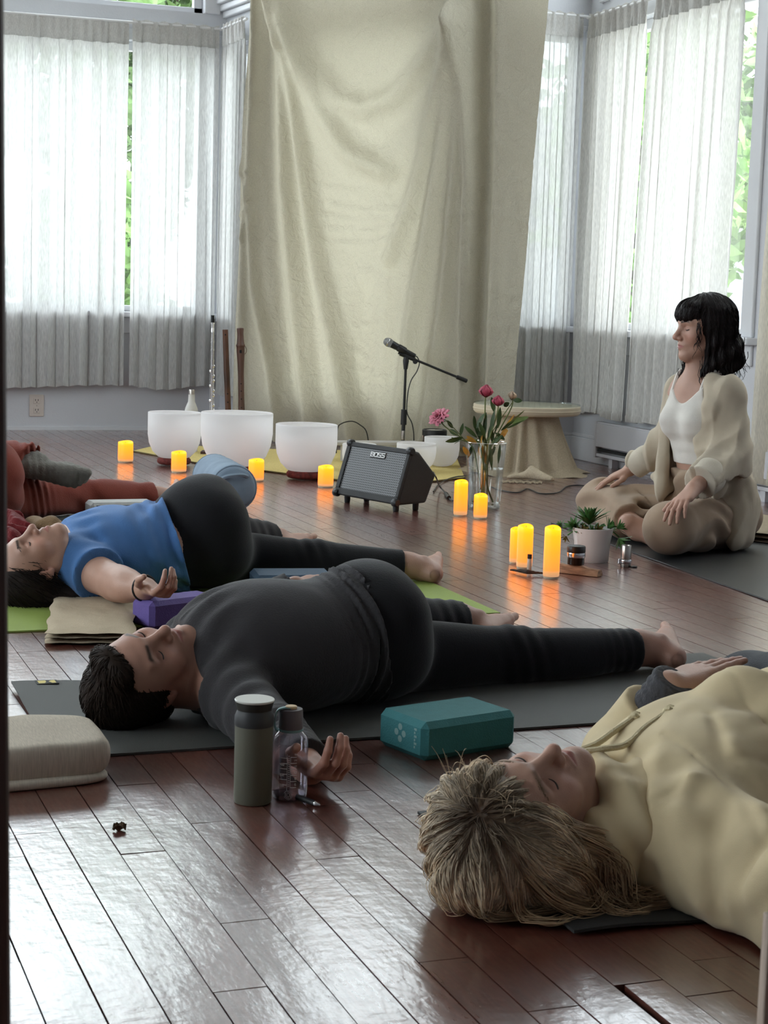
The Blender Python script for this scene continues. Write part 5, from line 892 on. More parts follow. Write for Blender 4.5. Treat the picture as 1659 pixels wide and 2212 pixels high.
for (hx, hy), dd, rad, kind in heads:
    hp = vp(hx, hy, dd); neck_ = vp(hx + (14 if hx < 1000 else -2), hy + (22 if hx < 1000 else 26), dd * .8); mid = vp(1045 + (hx - 1045) * .28, 962, dd * .3); base_ = A3(rr_.uniform(-.03, .03), rr_.uniform(-.03, .03), .03)
    stem([base_, mid * .5 + base_ * .5 + A3(0, 0, .02), mid, neck_, hp]); f_ = nv(hp - neck_) + (nv(A3(*(CAMP - vc)[:2], .2)) * .5 if kind == 'open' else 0); f_ = nv(f_); flw = bpy.data.objects.new('flower', None); C.objects.link(flw); flw.parent = fl; flw.location = hp - fo; flw['label'] = {'open': 'large open pink peony bloom', 'bud': 'half closed deep pink peony', 'pale': 'round pale peony bud'}[kind]
    Fm = frame_z(f_)
    n_p = {'open': 46, 'bud': 18, 'pale': 10}[kind]
    for k in range(n_p):
        q_ = k / n_p; op = (q_ ** .7) * (1.35 if kind == 'open' else .42); th = k * 2.4; ln_ = rad * (.75 + .45 * q_) * (1.25 if kind != 'open' else 1); mb_ = MB(); rows = []
        for i in range(5):
            v_ = i / 4; a_ = op * (.35 + .65 * v_) if kind == 'open' else .95 * (1 - v_) + op * v_ * .2 + .1; ww = ln_ * .62 * math.sin(math.pi * (.12 + .80 * v_)) ** .7; r__ = ln_ * (math.sin(a_) * v_ if kind == 'open' else math.sin(math.pi * min(v_ * .93 + .04, 1)) * (.62 + .2 * q_)); z_ = ln_ * (math.cos(a_) * v_ * .9 - .25 if kind == 'open' else v_ * 1.35 - .55); row = []
            for j in (-1, -.33, .33, 1): ca = th + j * ww / max(r__ + ln_ * .28, 1e-3) * .75; ruf = .06 * ln_ * math.sin(7 * j + k) * v_; row.append(Fm.T @ A3((r__ + ruf) * math.cos(ca), (r__ + ruf) * math.sin(ca), z_ - .12 * ln_ * j * j * v_))
            rows.append(row)
        mb_.grid(np.array(rows)); mb_.build('petal', MPK[{'open': 0, 'bud': 1, 'pale': 2}[kind]], flw, True, auto=False)
    for k in range(4): a_ = k * 1.57; e1_ = Fm.T @ A3(math.cos(a_) * rad * .7, math.sin(a_) * rad * .7, -rad * .5); leaf(Fm.T @ A3(0, 0, -rad * .75), e1_, rad * .22, M_LEAF, 0, .2, 'sepal', flw)
for k in range(7): a_ = rr_.uniform(0, 6.28); b_ = A3(math.cos(a_) * R0 * .7, math.sin(a_) * R0 * .7, .026); stem([b_, b_ * .3 + A3(0, 0, .09), A3(-b_[0] * .6, -b_[1] * .6, HV * .9), A3(-b_[0] * 1.2, -b_[1] * 1.2, HV * 1.05)], .0024)
LV = [((1040, 955), (1022, 905), M_LEAF), ((1045, 950), (1050, 890), M_LEAF), ((1030, 945), (1003, 920), M_LEAF), ((1025, 925), (1024, 898), M_LEAF), ((1030, 925), (1045, 893), M_LEAF), ((1060, 940), (1068, 885), M_LEAF), ((1065, 945), (1083, 895), M_LEAF), ((1068, 890), (1062, 858), M_LEAF), ((1075, 925), (1080, 880), M_LEAF), ((1082, 930), (1112, 905), M_LEAF), ((1098, 915), (1132, 888), M_LEAFP), ((1100, 915), (1143, 900), M_LEAFP), ((1095, 925), (1128, 910), M_LEAF), ((1108, 864), (1128, 866), M_LEAF), ((1100, 870), (1088, 878), M_LEAF), ((1000, 945), (962, 955), M_LEAF), ((1003, 950), (980, 958), M_LEAF), ((990, 940), (970, 928), M_LEAF), ((978, 925), (966, 908), M_LEAF), ((995, 940), (1000, 915), M_LEAF), ((1030, 958), (1008, 942), M_LEAFY), ((1028, 956), (1002, 950), M_LEAFY), ((1040, 960), (1042, 935), M_LEAFY), ((1042, 962), (1050, 1004), M_LEAFY), ((1036, 962), (1040, 990), M_LEAFY), ((1085, 935), (1098, 928), M_LEAFY), ((1080, 945), (1108, 898), M_LEAFY), ((1075, 950), (1096, 932), M_LEAFY), ((1015, 985), (1000, 965), M_LEAFY), ((1055, 955), (1060, 915), M_LEAF), ((1048, 945), (1035, 912), M_LEAF), ((1060, 960), (1085, 940), M_LEAF), ((1052, 965), (1040, 930), M_LEAF), ((1065, 960), (1062, 925), M_LEAF), ((1070, 965), (1050, 1000), M_LEAF), ((1080, 960), (1075, 1000), M_LEAF), ((1058, 960), (1062, 1010), M_LEAF), ((1020, 962), (1010, 990), M_LEAF), ((1045, 935), (1030, 940), M_LEAF), ((1090, 950), (1070, 935), M_LEAF)]
for k, (a_, b_, m_) in enumerate(LV):
    dd = rr_.uniform(-.04, .04); inside = b_[1] > 962 or a_[1] > 958; dd *= .35 if inside else 1; leaf(vp(*a_, dd * .5), vp(*b_, dd), rr_.uniform(.009, .0125), m_, rr_.uniform(-.1, .25), .25, 'leaf', fl, fo, nv(nv(CAMP - vc) + rr_.normal(size=3) * .45))
for a_, b_ in (((1010, 958), (960, 905)), ((1050, 955), (1106, 870)), ((1020, 960), (975, 945))): stem([vp(*a_), (vp(*a_) + vp(*b_)) / 2 + A3(0, 0, .004), vp(*b_)], .002)

# ------------------------------------------------------------------ round table under a cloth
dt = 9.02; tc_ = W(1134, 985, dt); tc_[2] = 0; zt_ = lambda y: .88 - (y - 652.3) * dt / FPX; Rt = 115.5 * dt / FPX; t = thing('round_table', 'low round pedestal table with a glass disc and a draped cloth base', 'table', tuple(tc_)); M_TC = mat('cream_table_edge', (.58, .50, .37), .6, var=.05, scale=10)
h1, h0 = zt_(872), zt_(893) + .004; MB().lathe([(0, h0), (Rt * .96, h0), (Rt * .985, h0 + .006), (Rt, h0 + .012), (Rt, h1 - .004), (Rt - .006, h1), (0, h1)], n=72).build('table_top', M_TC, t, True); MB().lathe([(Rt + .0015, h0 + .020), (Rt + .003, h0 + .024), (Rt + .0015, h0 + .028)], n=72).build('edge_bead', M_TC, t, True)
MB().lathe([(0, h1 + .001), (Rt * .99, h1 + .001), (Rt * .995, h1 + .004), (Rt * .99, h1 + .008), (0, h1 + .008)], n=72).build('glass_disc', glass('table_glass', (.92, .95, .95), .06, .02), t, True); MB().lathe([(.05, 0), (.05, h0)], n=20).build('pedestal', M_POST, t, True)
cl_ = thing('pedestal_cloth', 'natural linen cloth draped round the table pedestal to the floor', 'cloth', tuple(tc_)); NT, NZ = 150, 26; th = np.linspace(0, 2 * math.pi, NT + 1); P = np.zeros((NZ, NT + 1, 3)); rv = np.random.RandomState(2); ph_ = th + .25 * np.sin(3 * th)
for i in range(NZ):
    q_ = i / (NZ - 1); z_ = h0 * (1 - q_) + .002; base_r = .160 + (.265 - .160) * q_ ** 1.25 + .06 * np.clip((q_ - .93) / .07, 0, 1); r__ = base_r + (.006 + .022 * q_) * np.sin(11 * ph_) + .010 * q_ * np.sin(17 * ph_ + 1) + .008 * q_ * np.sin(5 * ph_ + 2); P[i] = np.stack([r__ * np.cos(th), r__ * np.sin(th), np.full(NT + 1, z_) + .003 * np.sin(14 * th) * (q_ > .96)], 1)
MLN = cloth('natural_linen', (.50, .42, .31), .12, 0, 160, (1, 1, 1), wrinkle=.35, wrs=16); MB().grid(P).build('drape', MLN, cl_, True, auto=False)
bc = W(1150, 1022, 8.62); soft('cloth_end', 'bunched fringed end of the linen cloth on the floor below the table', 'cloth', [(cap(A3(*W(1100, 1030, 8.58)[:2], .012), A3(*bc[:2], .022), .014, .03, A3(0, 0, 1), .8), .02), (cap(A3(*bc[:2], .028), A3(*W(1190, 1028, 8.52)[:2], .012), .034, .018), .02), (cap(A3(*W(1148, 1012, 8.66)[:2], .045), A3(*W(1155, 1024, 8.6)[:2], .02), .022, .03), .02)], MLN, lambda x, y, z: .005 * waves(x, y, z, 3, 50))
FR = np.array([[W(1080 + k * 1.55, 1037 + 1.2 * math.sin(k), 8.50 + .02 * math.sin(k * .7)) * A3(1, 1, 0) + A3(0, 0, .006), W(1080 + k * 1.55 - 1, 1040 + 1.2 * math.sin(k), 8.46 + .02 * math.sin(k * .7)) * A3(1, 1, 0) + A3(0, 0, .003), W(1079 + k * 1.55 + 2 * math.sin(k * 5), 1043, 8.42 + .02 * math.sin(k * .7)) * A3(1, 1, 0) + A3(0, 0, .003)] for k in range(60)]); V_, Q_ = strands(FR, np.full(60, .002), np.full(60, .0012)); ob_ = bpy.data.objects['cloth_end']; mesh_np('fringe', V_ - np.array(ob_.location), Q_, MLN, ob_)

# ------------------------------------------------------------------ things round the succulent
dp = 5.93; pc = W(1277, 1218, dp); pc[2] = 0; k_ = dp / FPX; t = thing('flower_pot', 'white ceramic flower pot standing behind the black jar', 'pot', tuple(pc)); Rp, HP_ = 45 * k_, 74 * k_; MPT = mat('white_glazed_ceramic', (.70, .68, .66), .3)
MB().lathe([(0, 0), (Rp * .80, 0), (Rp * .83, .004), (Rp * .845, HP_ * .3), (Rp * .88, HP_ * .6), (Rp * .99, HP_ * .95), (Rp, HP_), (Rp - .004, HP_), (Rp * .95, HP_ - .006), (Rp * .85, HP_ * .8)], n=48).build('body', MPT, t, True); MB().lathe([(0, HP_ - .012), (Rp * .5, HP_ - .009), (Rp * .95, HP_ - .012)], n=30).build('soil', mat('dark_soil', (.035, .024, .016), .95, bump=1, bscale=120), t, True)
sp_ = thing('succulent', 'spiky green succulent with trailing rosettes in the white pot', 'plant', tuple(pc + A3(0, 0, HP_ - .012))); so_ = A3(0, 0, HP_ - .012); M_SUC = mat('succulent_green', (.065, .17, .045), .42, var=.35, scale=20); M_SUD = mat('dry_moss', (.16, .12, .03), .9, var=.4)
def rosette(cn, n_, ln_, w_, axis, m_, sd):
    r2 = np.random.RandomState(sd); Fz = frame_z(axis)
    for k in range(n_):
        q_ = k / n_; a_ = k * 2.39996; el = 1.42 - 1.0 * q_ ** 1.1 + r2.normal() * .06; d_ = Fz.T @ A3(math.cos(a_) * math.cos(el), math.sin(a_) * math.cos(el), math.sin(el)); L_ = ln_ * (.62 + .45 * q_) * r2.uniform(.9, 1.1); nn_ = Fz.T @ A3(-math.cos(a_) * math.sin(el), -math.sin(a_) * math.sin(el), math.cos(el)); leaf(cn, cn + d_ * L_, w_ * r2.uniform(.85, 1.15), m_, .12, .35, 'leaf', sp_, so_, nn_)
vv = lambda px, py, dd=0: W(px, py, dp + dd) - pc
for k in range(9): mb_ = MB(); a_ = k * .7; b_ = A3(.02 * math.cos(a_), .02 * math.sin(a_), HP_ - .01); mb_.tube(bez([b_, b_ * A3(1.5, 1.5, 1) + A3(0, 0, .015), b_ * A3(2.2, 2.2, 1) + A3(0, 0, .02)], 8) - so_, .003, 6); mb_.build('stem', M_SUC, sp_, True)
rosette(vv(1272, 1134), 40, .086, .0080, A3(.0, .0, 1), M_SUC, 1); rosette(vv(1243, 1141, .0), 20, .046, .006, A3(-.7, -.4, .6), M_SUC, 2); rosette(vv(1214, 1138, .02), 13, .030, .0045, A3(-.8, 0, .7), M_SUC, 3); rosette(vv(1312, 1141), 20, .046, .006, A3(.7, -.3, .6), M_SUC, 4); rosette(vv(1332, 1142, .01), 18, .042, .0052, A3(.9, -.2, .5), M_SUC, 5); rosette(vv(1336, 1162, -.01), 24, .048, .005, A3(.6, -.3, -.8), M_SUC, 6); rosette(vv(1224, 1158, -.01), 12, .026, .004, A3(-.6, -.2, -.8), M_SUD, 7); rosette(vv(1290, 1147, -.03), 12, .03, .005, A3(.2, -.8, .6), M_SUD, 8); rosette(vv(1258, 1148, -.03), 12, .03, .005, A3(-.2, -.8, .6), M_SUD, 9)
for a_, b_ in (((1258, 1150), (1216, 1140)), ((1300, 1148), (1338, 1160)), ((1258, 1150), (1226, 1156))): mb_ = MB(); mb_.tube(bez([vv(*a_), (vv(*a_) + vv(*b_)) / 2 + A3(0, 0, .012), vv(*b_)], 12) - so_, .0028, 6); mb_.build('stem', M_SUC, sp_, True)
# split piece of pale wood, black jar, vial, charred leaf, steel grinder
a_, b_ = G(1196, 1226, .012), G(1296, 1238, .012); wu = nv(b_ - a_); t_l = np.linalg.norm(b_ - a_); mb = MB(); pr_ = []; rg = np.random.RandomState(6)
for k in range(9):
    q_ = k / 8; hh = .032 - .010 * q_ + rg.normal() * .0012; dw = .026 - .006 * q_ + rg.normal() * .001; pr_.append([A3(q_ * t_l, -dw, .0015), A3(q_ * t_l, -dw * .92, hh * .55), A3(q_ * t_l, -dw * .5, hh), A3(q_ * t_l, dw * .5, hh * .97), A3(q_ * t_l, dw, hh * .4), A3(q_ * t_l, dw, .0015), A3(q_ * t_l, -dw, .0015)])
mb.grid(np.array(pr_)); n7 = 7; mb.add(pr_[0][:6], [tuple(range(6))]); mb.add(pr_[-1][:6], [tuple(range(6))[::-1]]); o = mb.build('wood_piece', mat('pale_split_wood', (.33, .20, .12), .7, var=.5, scale=18, stretch=(1, 5, 5), bump=.5, bscale=40), None, False); o.location = (a_[0], a_[1], 0); o.rotation_euler = (0, 0, math.atan2(wu[1], wu[0])); tag(o, 'split stick of pale incense wood lying under the black jar', 'wood')
jb = G(1243, 1231, .012); jz0 = .0310; k_ = ((jb - CAMP) @ rm(A3(0, 1, 0))) / FPX; jR = 20 * k_; t = thing('jar', 'small black jar with a silver band on the piece of wood', 'jar', (jb[0], jb[1], jz0)); MB().lathe([(0, 0), (jR * .9, 0), (jR * .93, .002), (jR * .93, .022), (jR, .026)], n=32).build('body', mat('dark_jar_glass', (.02, .015, .012), .2), t, True); MB().lathe([(jR, .024), (jR * 1.03, .026), (jR * 1.03, .038), (jR, .040)], n=32).build('band', M_CHR, t, True); MB().lathe([(jR * 1.0, .039), (jR * 1.02, .042), (jR * 1.02, .058), (jR * .95, .061), (jR * .8, .059), (0, .0585)], n=32).build('lid', M_BLK, t, True)
vb = G(1143, 1231); k_ = 5.65 / FPX; t = thing('vial', 'tiny white vial with a black cap before a tall candle', 'vial', (vb[0], vb[1], 0)); MB().lathe([(0, 0), (.0075, 0), (.0078, .002), (.0075, .036), (.006, .038)], n=20).build('body', mat('cloudy_white_glass', (.62, .52, .42), .3), t, True); MB().lathe([(.006, .037), (.0075, .038), (.0075, .052), (0, .053)], n=20).build('cap', M_BLK, t, True)
soft('charred_leaf', 'charred curled leaf bundle beside the tiny vial', 'leaf', [(cap(G(1107, 1233, .006), G(1140, 1238, .008), .007, .010), .008), (cap(G(1140, 1238, .008), G(1176, 1240, .006), .009, .005), .008)], mat('charred_brown', (.035, .018, .010), .9, var=.5), lambda x, y, z: .005 * waves(x, y, z, 4, 170, 5), .0028, .001)
gb_ = G(1351, 1224); t = thing('steel_canister', 'small steel canister with a clasp beside the black mat', 'canister', (gb_[0], gb_[1], 0)); MB().lathe([(.0165, 0), (.0175, .002), (.0175, .072), (.016, .074), (.0145, .072), (.0145, .02)], n=28).build('body', mat('brushed_steel', (.45, .42, .39), .3, metal=1), t, True); MB().lathe([(.019, .012), (.0205, .014), (.0205, .024), (.019, .026)], n=28).build('clasp_band', M_CHR, t, True); MB().box((-.030, -.006, .010), (-.018, .006, .028)).build('clasp', M_CHR, t, bevel=.002)
cb = G(1369, 1226); mb = MB(); mb.lathe([(0, 0.0005), (.011, .0005), (.012, .002), (.011, .005), (0, .005)], n=20); o = mb.build('black_disc', M_BLK, None, True); o.location = (cb[0], cb[1], 0); tag(o, 'flat black disc lying beside the steel canister', 'disc')

# ------------------------------------------------------------------ tumbler, water bottle, pen and litter in the foreground
tb_ = W(545, 1752, 2.945); tb_[2] = 0; k_ = 2.945 / FPX; t = thing('tumbler', 'tall grey green insulated tumbler with a white lid', 'tumbler', tuple(tb_)); r0 = 43.5 * k_; M_TUM = mat('grey_green_powder_coat', (.115, .115, .085), .55, bump=.15, bscale=900); zt2 = lambda y: (1752 - y) * k_ * 1.02
MB().lathe([(0, .001), (r0 * .93, .001), (r0 * .97, .004), (r0 * .975, zt2(1600)), (r0 * .985, zt2(1580))], n=48).build('body', M_TUM, t, True); MB().lathe([(r0 * .985, zt2(1580)), (r0 * 1.0, zt2(1577)), (r0 * .995, zt2(1560)), (r0 * .90, zt2(1550)), (r0 * .88, zt2(1545))], n=48).build('shoulder', mat('charcoal_collar', (.030, .032, .034), .5), t, True); MB().lathe([(r0 * .88, zt2(1546)), (r0 * .90, zt2(1542)), (r0 * 1.0, zt2(1527)), (r0 * 1.01, zt2(1524))], n=48).build('lid_ring', mat('dark_lid', (.020, .020, .016), .5), t, True); MB().lathe([(0, zt2(1522.5)), (r0 * .99, zt2(1522.5)), (r0 * 1.02, zt2(1524)), (r0 * 1.0, zt2(1527))], n=48).build('lid', mat('pale_lid_top', (.60, .60, .56), .35), t, True)
bb_ = W(624, 1738, 2.98); bb_[2] = 0; k_ = 2.98 / FPX; t = thing('water_bottle', 'clear water bottle with a grey cap and teal strap', 'bottle', tuple(bb_)); r0 = 40 * k_; zb2 = lambda y: (1738 - y) * k_ * 1.02; M_BG = glass('tinted_bottle_plastic', (.88, .86, .91), .10, .03)
MB().lathe([(r0 * .90, .001), (r0 * .97, .004), (r0, .015), (r0, zb2(1612)), (r0 * .95, zb2(1602)), (r0 * .70, zb2(1591)), (r0 * .62, zb2(1588)), (r0 * .62, zb2(1583))], n=48).build('body', M_BG, t, True); MB().lathe([(0, .010), (r0 * .88, .010), (r0 * .95, .018), (r0 * .95, zb2(1632)), (0, zb2(1632))], n=40).build('water', glass('bottled_water', (.92, .91, .94), .06, .02), t, True); MB().lathe([(0, .0015), (r0 * .88, .0015), (r0 * .9, .008), (0, .009)], n=32).build('base', glass('bottle_base', (.84, .80, .88), .25, .06), t, True)
M_CAPG = mat('grey_bottle_cap', (.12, .11, .125), .5); MB().lathe([(r0 * .66, zb2(1586)), (r0 * .68, zb2(1584)), (r0 * .66, zb2(1545)), (r0 * .63, zb2(1541)), (0, zb2(1540.5))], n=40).build('cap', M_CAPG, t, True); MB().lathe([(r0 * .30, zb2(1541)), (r0 * .33, zb2(1540)), (r0 * .33, zb2(1536)), (r0 * .29, zb2(1534.5)), (0, zb2(1534.5))], n=28).build('spout_button', mat('pale_orange_button', (.58, .42, .24), .5), t, True)
M_TEAL = mat('teal_strap', (.16, .30, .31), .5); sx_ = rm(A3(1, 0, 0)); sy = -rm(A3(0, 1, 0)); pts = [A3(0, 0, zb2(1538.5)) + sy * .004, -sx_ * r0 * .35 + A3(0, 0, zb2(1538)) + sy * .006, -sx_ * r0 * .72 + A3(0, 0, zb2(1543)) + sy * .008, -sx_ * r0 * .84 + A3(0, 0, zb2(1558)) + sy * .010, -sx_ * r0 * .86 + A3(0, 0, zb2(1578)) + sy * .010, -sx_ * r0 * .70 + A3(0, 0, zb2(1588)) + sy * .012]; Pp = bez(pts, 30); wid = sy * .0065
mb = MB(); mb.grid(np.stack([Pp - wid, Pp + wid], 1)); mb.build('strap', M_TEAL, t, True, solid=.0022, auto=False); MB().lathe([(r0 * .64, zb2(1590)), (r0 * .69, zb2(1588)), (r0 * .69, zb2(1584)), (r0 * .64, zb2(1583))], n=36).build('strap_ring', M_TEAL, t, True)
# printed measuring scale: flat print just off the wall
M_PRT = mat('white_print', (.9, .9, .92), .5); mb = MB(); base_a = math.atan2(sy[1], sy[0])
def prt(mb_, a0, a1, y0, y1, rr2=1.006): 
    n_ = max(2, int(abs(a1 - a0) / .08) + 1); A_ = np.linspace(a0, a1, n_); mb_.grid(np.array([[(r0 * rr2 * math.cos(base_a + q_), r0 * rr2 * math.sin(base_a + q_), zb2(y)) for q_ in A_] for y in (y0, y1)]))
prt(mb, -.10, -.085, 1632, 1712); prt(mb, .085, .10, 1638, 1706)
for k in range(6): prt(mb, .10, .44 if k % 1 == 0 else .3, 1638 + k * 13.4, 1639.3 + k * 13.4)
for k in range(6): prt(mb, -.34 if k % 2 else -.52, -.10, 1640.5 + k * 11.8, 1641.8 + k * 11.8)
for k in range(16): prt(mb, -.04, .04, 1636 + k * 4.4, 1637 + k * 4.4)
seg7 = {'0': 'abcdef', '1': 'bc', '2': 'abged', '3': 'abgcd', '4': 'fgbc', '5': 'afgcd', '6': 'afgedc', '8': 'abcdefg'}
def digit(mb_, ch, a0, y0, w_=.085, h_=5.6, th_=.9):
    g_ = dict(a=(0, 0, 1, 0), g=(0, .5, 1, .5), d=(0, 1, 1, 1), f=(0, 0, 0, .5), b=(1, 0, 1, .5), e=(0, .5, 0, 1), c=(1, .5, 1, 1))
    for s2 in seg7[ch]:
        x0, y_0, x1, y_1 = g_[s2]; 
        if x0 == x1: prt(mb_, a0 + x0 * w_ - .009, a0 + x0 * w_ + .009, y0 + y_0 * h_, y0 + y_1 * h_)
        else: prt(mb_, a0, a0 + w_, y0 + y_0 * h_ - th_ / 2, y0 + y_0 * h_ + th_ / 2)
for s2, a0, y0 in (('16', .24, 1630), ('14', .24, 1643.5), ('12', .24, 1657), ('10', .24, 1670), ('8', .34, 1683.5), ('6', .34, 1697), ('400', -.52, 1653), ('300', -.52, 1676), ('200', -.52, 1699)):
    for k, ch in enumerate(s2): digit(mb, ch, a0 + k * .115 * (1 if len(s2) < 3 else .8), y0, .075 if len(s2) < 3 else .06, 4.6)
mb.build('printed_scale', M_PRT, t)['label'] = 'white printed measuring scale'
mb = MB()
for rad_, seg_ in ((9.5, (.3, 2.8)), (9.5, (3.5, 6.0)), (6.6, (-.9, 2.0)), (6.6, (2.4, 5.0)), (3.6, (0, 6.2832))):
    A_ = np.linspace(*seg_, 14); mb.grid(np.array([[(r0 * 1.006 * math.cos(base_a + .0 + (rad_ + e_) * math.cos(q_) / 40), r0 * 1.006 * math.sin(base_a + (rad_ + e_) * math.cos(q_) / 40), zb2(1722 - (rad_ + e_) * math.sin(q_))) for q_ in A_] for e_ in (-.55, .55)]))
mb.build('printed_emblem', mat('faint_print', (.40, .39, .42), .5), t)['label'] = 'round printed emblem of broken rings'
pa, pb = G(655, 1726, .0075), G(691, 1739, .006); pu = nv(pb - pa); L_ = np.linalg.norm(pb - pa); t = thing('pen', 'black pen with a metal tip lying behind the water bottle', 'pen', tuple(pa)); MB().tube([A3(0, 0, 0) - pu * .015, pu * L_ * .72], .0052, 12).build('barrel', M_BLK, t, True); MB().tube([pu * L_ * .72, pu * L_ * .92, pu * L_], [.005, .0034, .0012], 12).build('tip', M_CHR, t, True)
lf = G(258, 1790, .004); rl = np.random.RandomState(9); n_ = 9; A_, B_ = np.meshgrid(np.linspace(-1, 1, n_), np.linspace(-1, 1, n_), indexing='ij'); P = np.stack([A_ * .012 * (1 - .3 * B_ ** 2) + .003 * np.sin(4 * B_), B_ * .009 * (1 - .35 * A_ ** 2), .005 + .0045 * np.sin(3 * A_ + 2 * B_) + .003 * rl.normal(size=A_.shape) * .5], -1); P[..., 2] -= P[..., 2].min() - .0006
o = MB().grid(P).build('dry_leaf', mat('dry_brown_leaf', (.075, .045, .022), .85, var=.5, scale=200), None, False, solid=.0006); o.location = (lf[0], lf[1], 0); o.rotation_euler = (0, 0, .5); tag(o, 'crumpled dry brown leaf on the boards', 'leaf')
# ------------------------------------------------------------------ wall fittings and the pale unit at the lower right edge
ot = thing('power_outlet', 'pale wall outlet below the left curtain', 'outlet', (1.732, YA, .152)); M_PLT = mat('ivory_outlet_plate', (.62, .55, .50), .45); MB().box((-.045, -.008, -.068), (.045, 0, .068)).build('cover_plate', M_PLT, ot, bevel=.004, seg=2)
for z in (-.030, .030):
    MB().box((-.020, -.011, z - .018), (.020, -.007, z + .018)).build('socket', M_PLT, ot, bevel=.004, seg=2)
    for x in (-.008, .008): MB().box((x - .0016, -.0115, z - .002), (x + .0016, -.0105, z + .010)).build('slot', M_HOLE, ot)
    MB().lathe([(0, 0), (.003, 0)], (0, -.0113, z - .009), 10, (0, -1, 0)).build('ground_hole', M_HOLE, ot)
MB().lathe([(0, 0), (.003, 0), (.003, .001)], (0, -.0085, 0), 10, (0, -1, 0)).build('screw', M_CHR, ot)
ht = thing('baseboard_heater', 'long white electric baseboard heater along the right wall', 'heater', (RX1, 8.52, .05)); M_HT = mat('heater_white', (.60, .60, .63), .4)
MB().box((-.07, -1.9, .055), (-.062, 0, .182)).build('front_panel', M_HT, ht, bevel=.002, seg=1); MB().box((-.066, -1.9, .182), (-.018, 0, .19)).build('top_cap', M_HT, ht, bevel=.002, seg=1); MB().box((-.034, -1.9, 0), (-.019, 0, .182)).build('back_plate', M_HT, ht); MB().box((-.066, -1.9, 0), (-.02, 0, .018)).build('bottom_lip', M_HT, ht, bevel=.002, seg=1); MB().box((-.060, -1.88, .03), (-.04, -.02, .045)).build('heating_fin', mat('dark_fin', (.03, .03, .03), .5, metal=.5), ht)
for y in (0, -1.9): MB().box((-.072, y - .02, -.005), (-.019, y + .004, .192)).build('end_cap', M_HT, ht, bevel=.003, seg=1)
MB().box((-.060, -1.7, -.05), (-.022, -1.66, .0)).build('bracket', M_HT, ht); MB().box((-.060, -.2, -.05), (-.022, -.16, .0)).build('bracket', M_HT, ht)
sc1 = W(1648, 1968, 1.25); f1, s1_ = rm(A3(0, 1, 0)), rm(A3(1, 0, 0)); un = thing('side_unit', 'pale raw wood edge of a low unit cut off by the right picture edge', 'furniture', (sc1[0], sc1[1], 0), -YAW * 0 + math.atan2(s1_[1], s1_[0])); M_RAW = mat('pale_raw_wood', (.42, .33, .27), .75, var=.25, scale=10, stretch=(4, 4, .6), bump=.3, bscale=60); hz2 = sc1[2]
MB().box((0, -.02, 0), (.018, .0, hz2)).build('side_post', M_RAW, un, bevel=.0015); MB().box((0, -.32, 0), (.018, -.30, hz2)).build('side_post', M_RAW, un, bevel=.0015); MB().box((.0181, -.318, .02), (.45, -.002, .04)).build('shelf', M_RAW, un, bevel=.002); MB().box((.0181, -.318, hz2 - .03), (.45, -.002, hz2 - .012)).build('top_board', M_RAW, un, bevel=.002); MB().box((.45, -.32, 0), (.468, 0, hz2)).build('side_panel', M_RAW, un, bevel=.002); MB().box((.002, -.2999, hz2 * .3), (.012, -.0201, hz2 * .36)).build('rail', M_RAW, un)
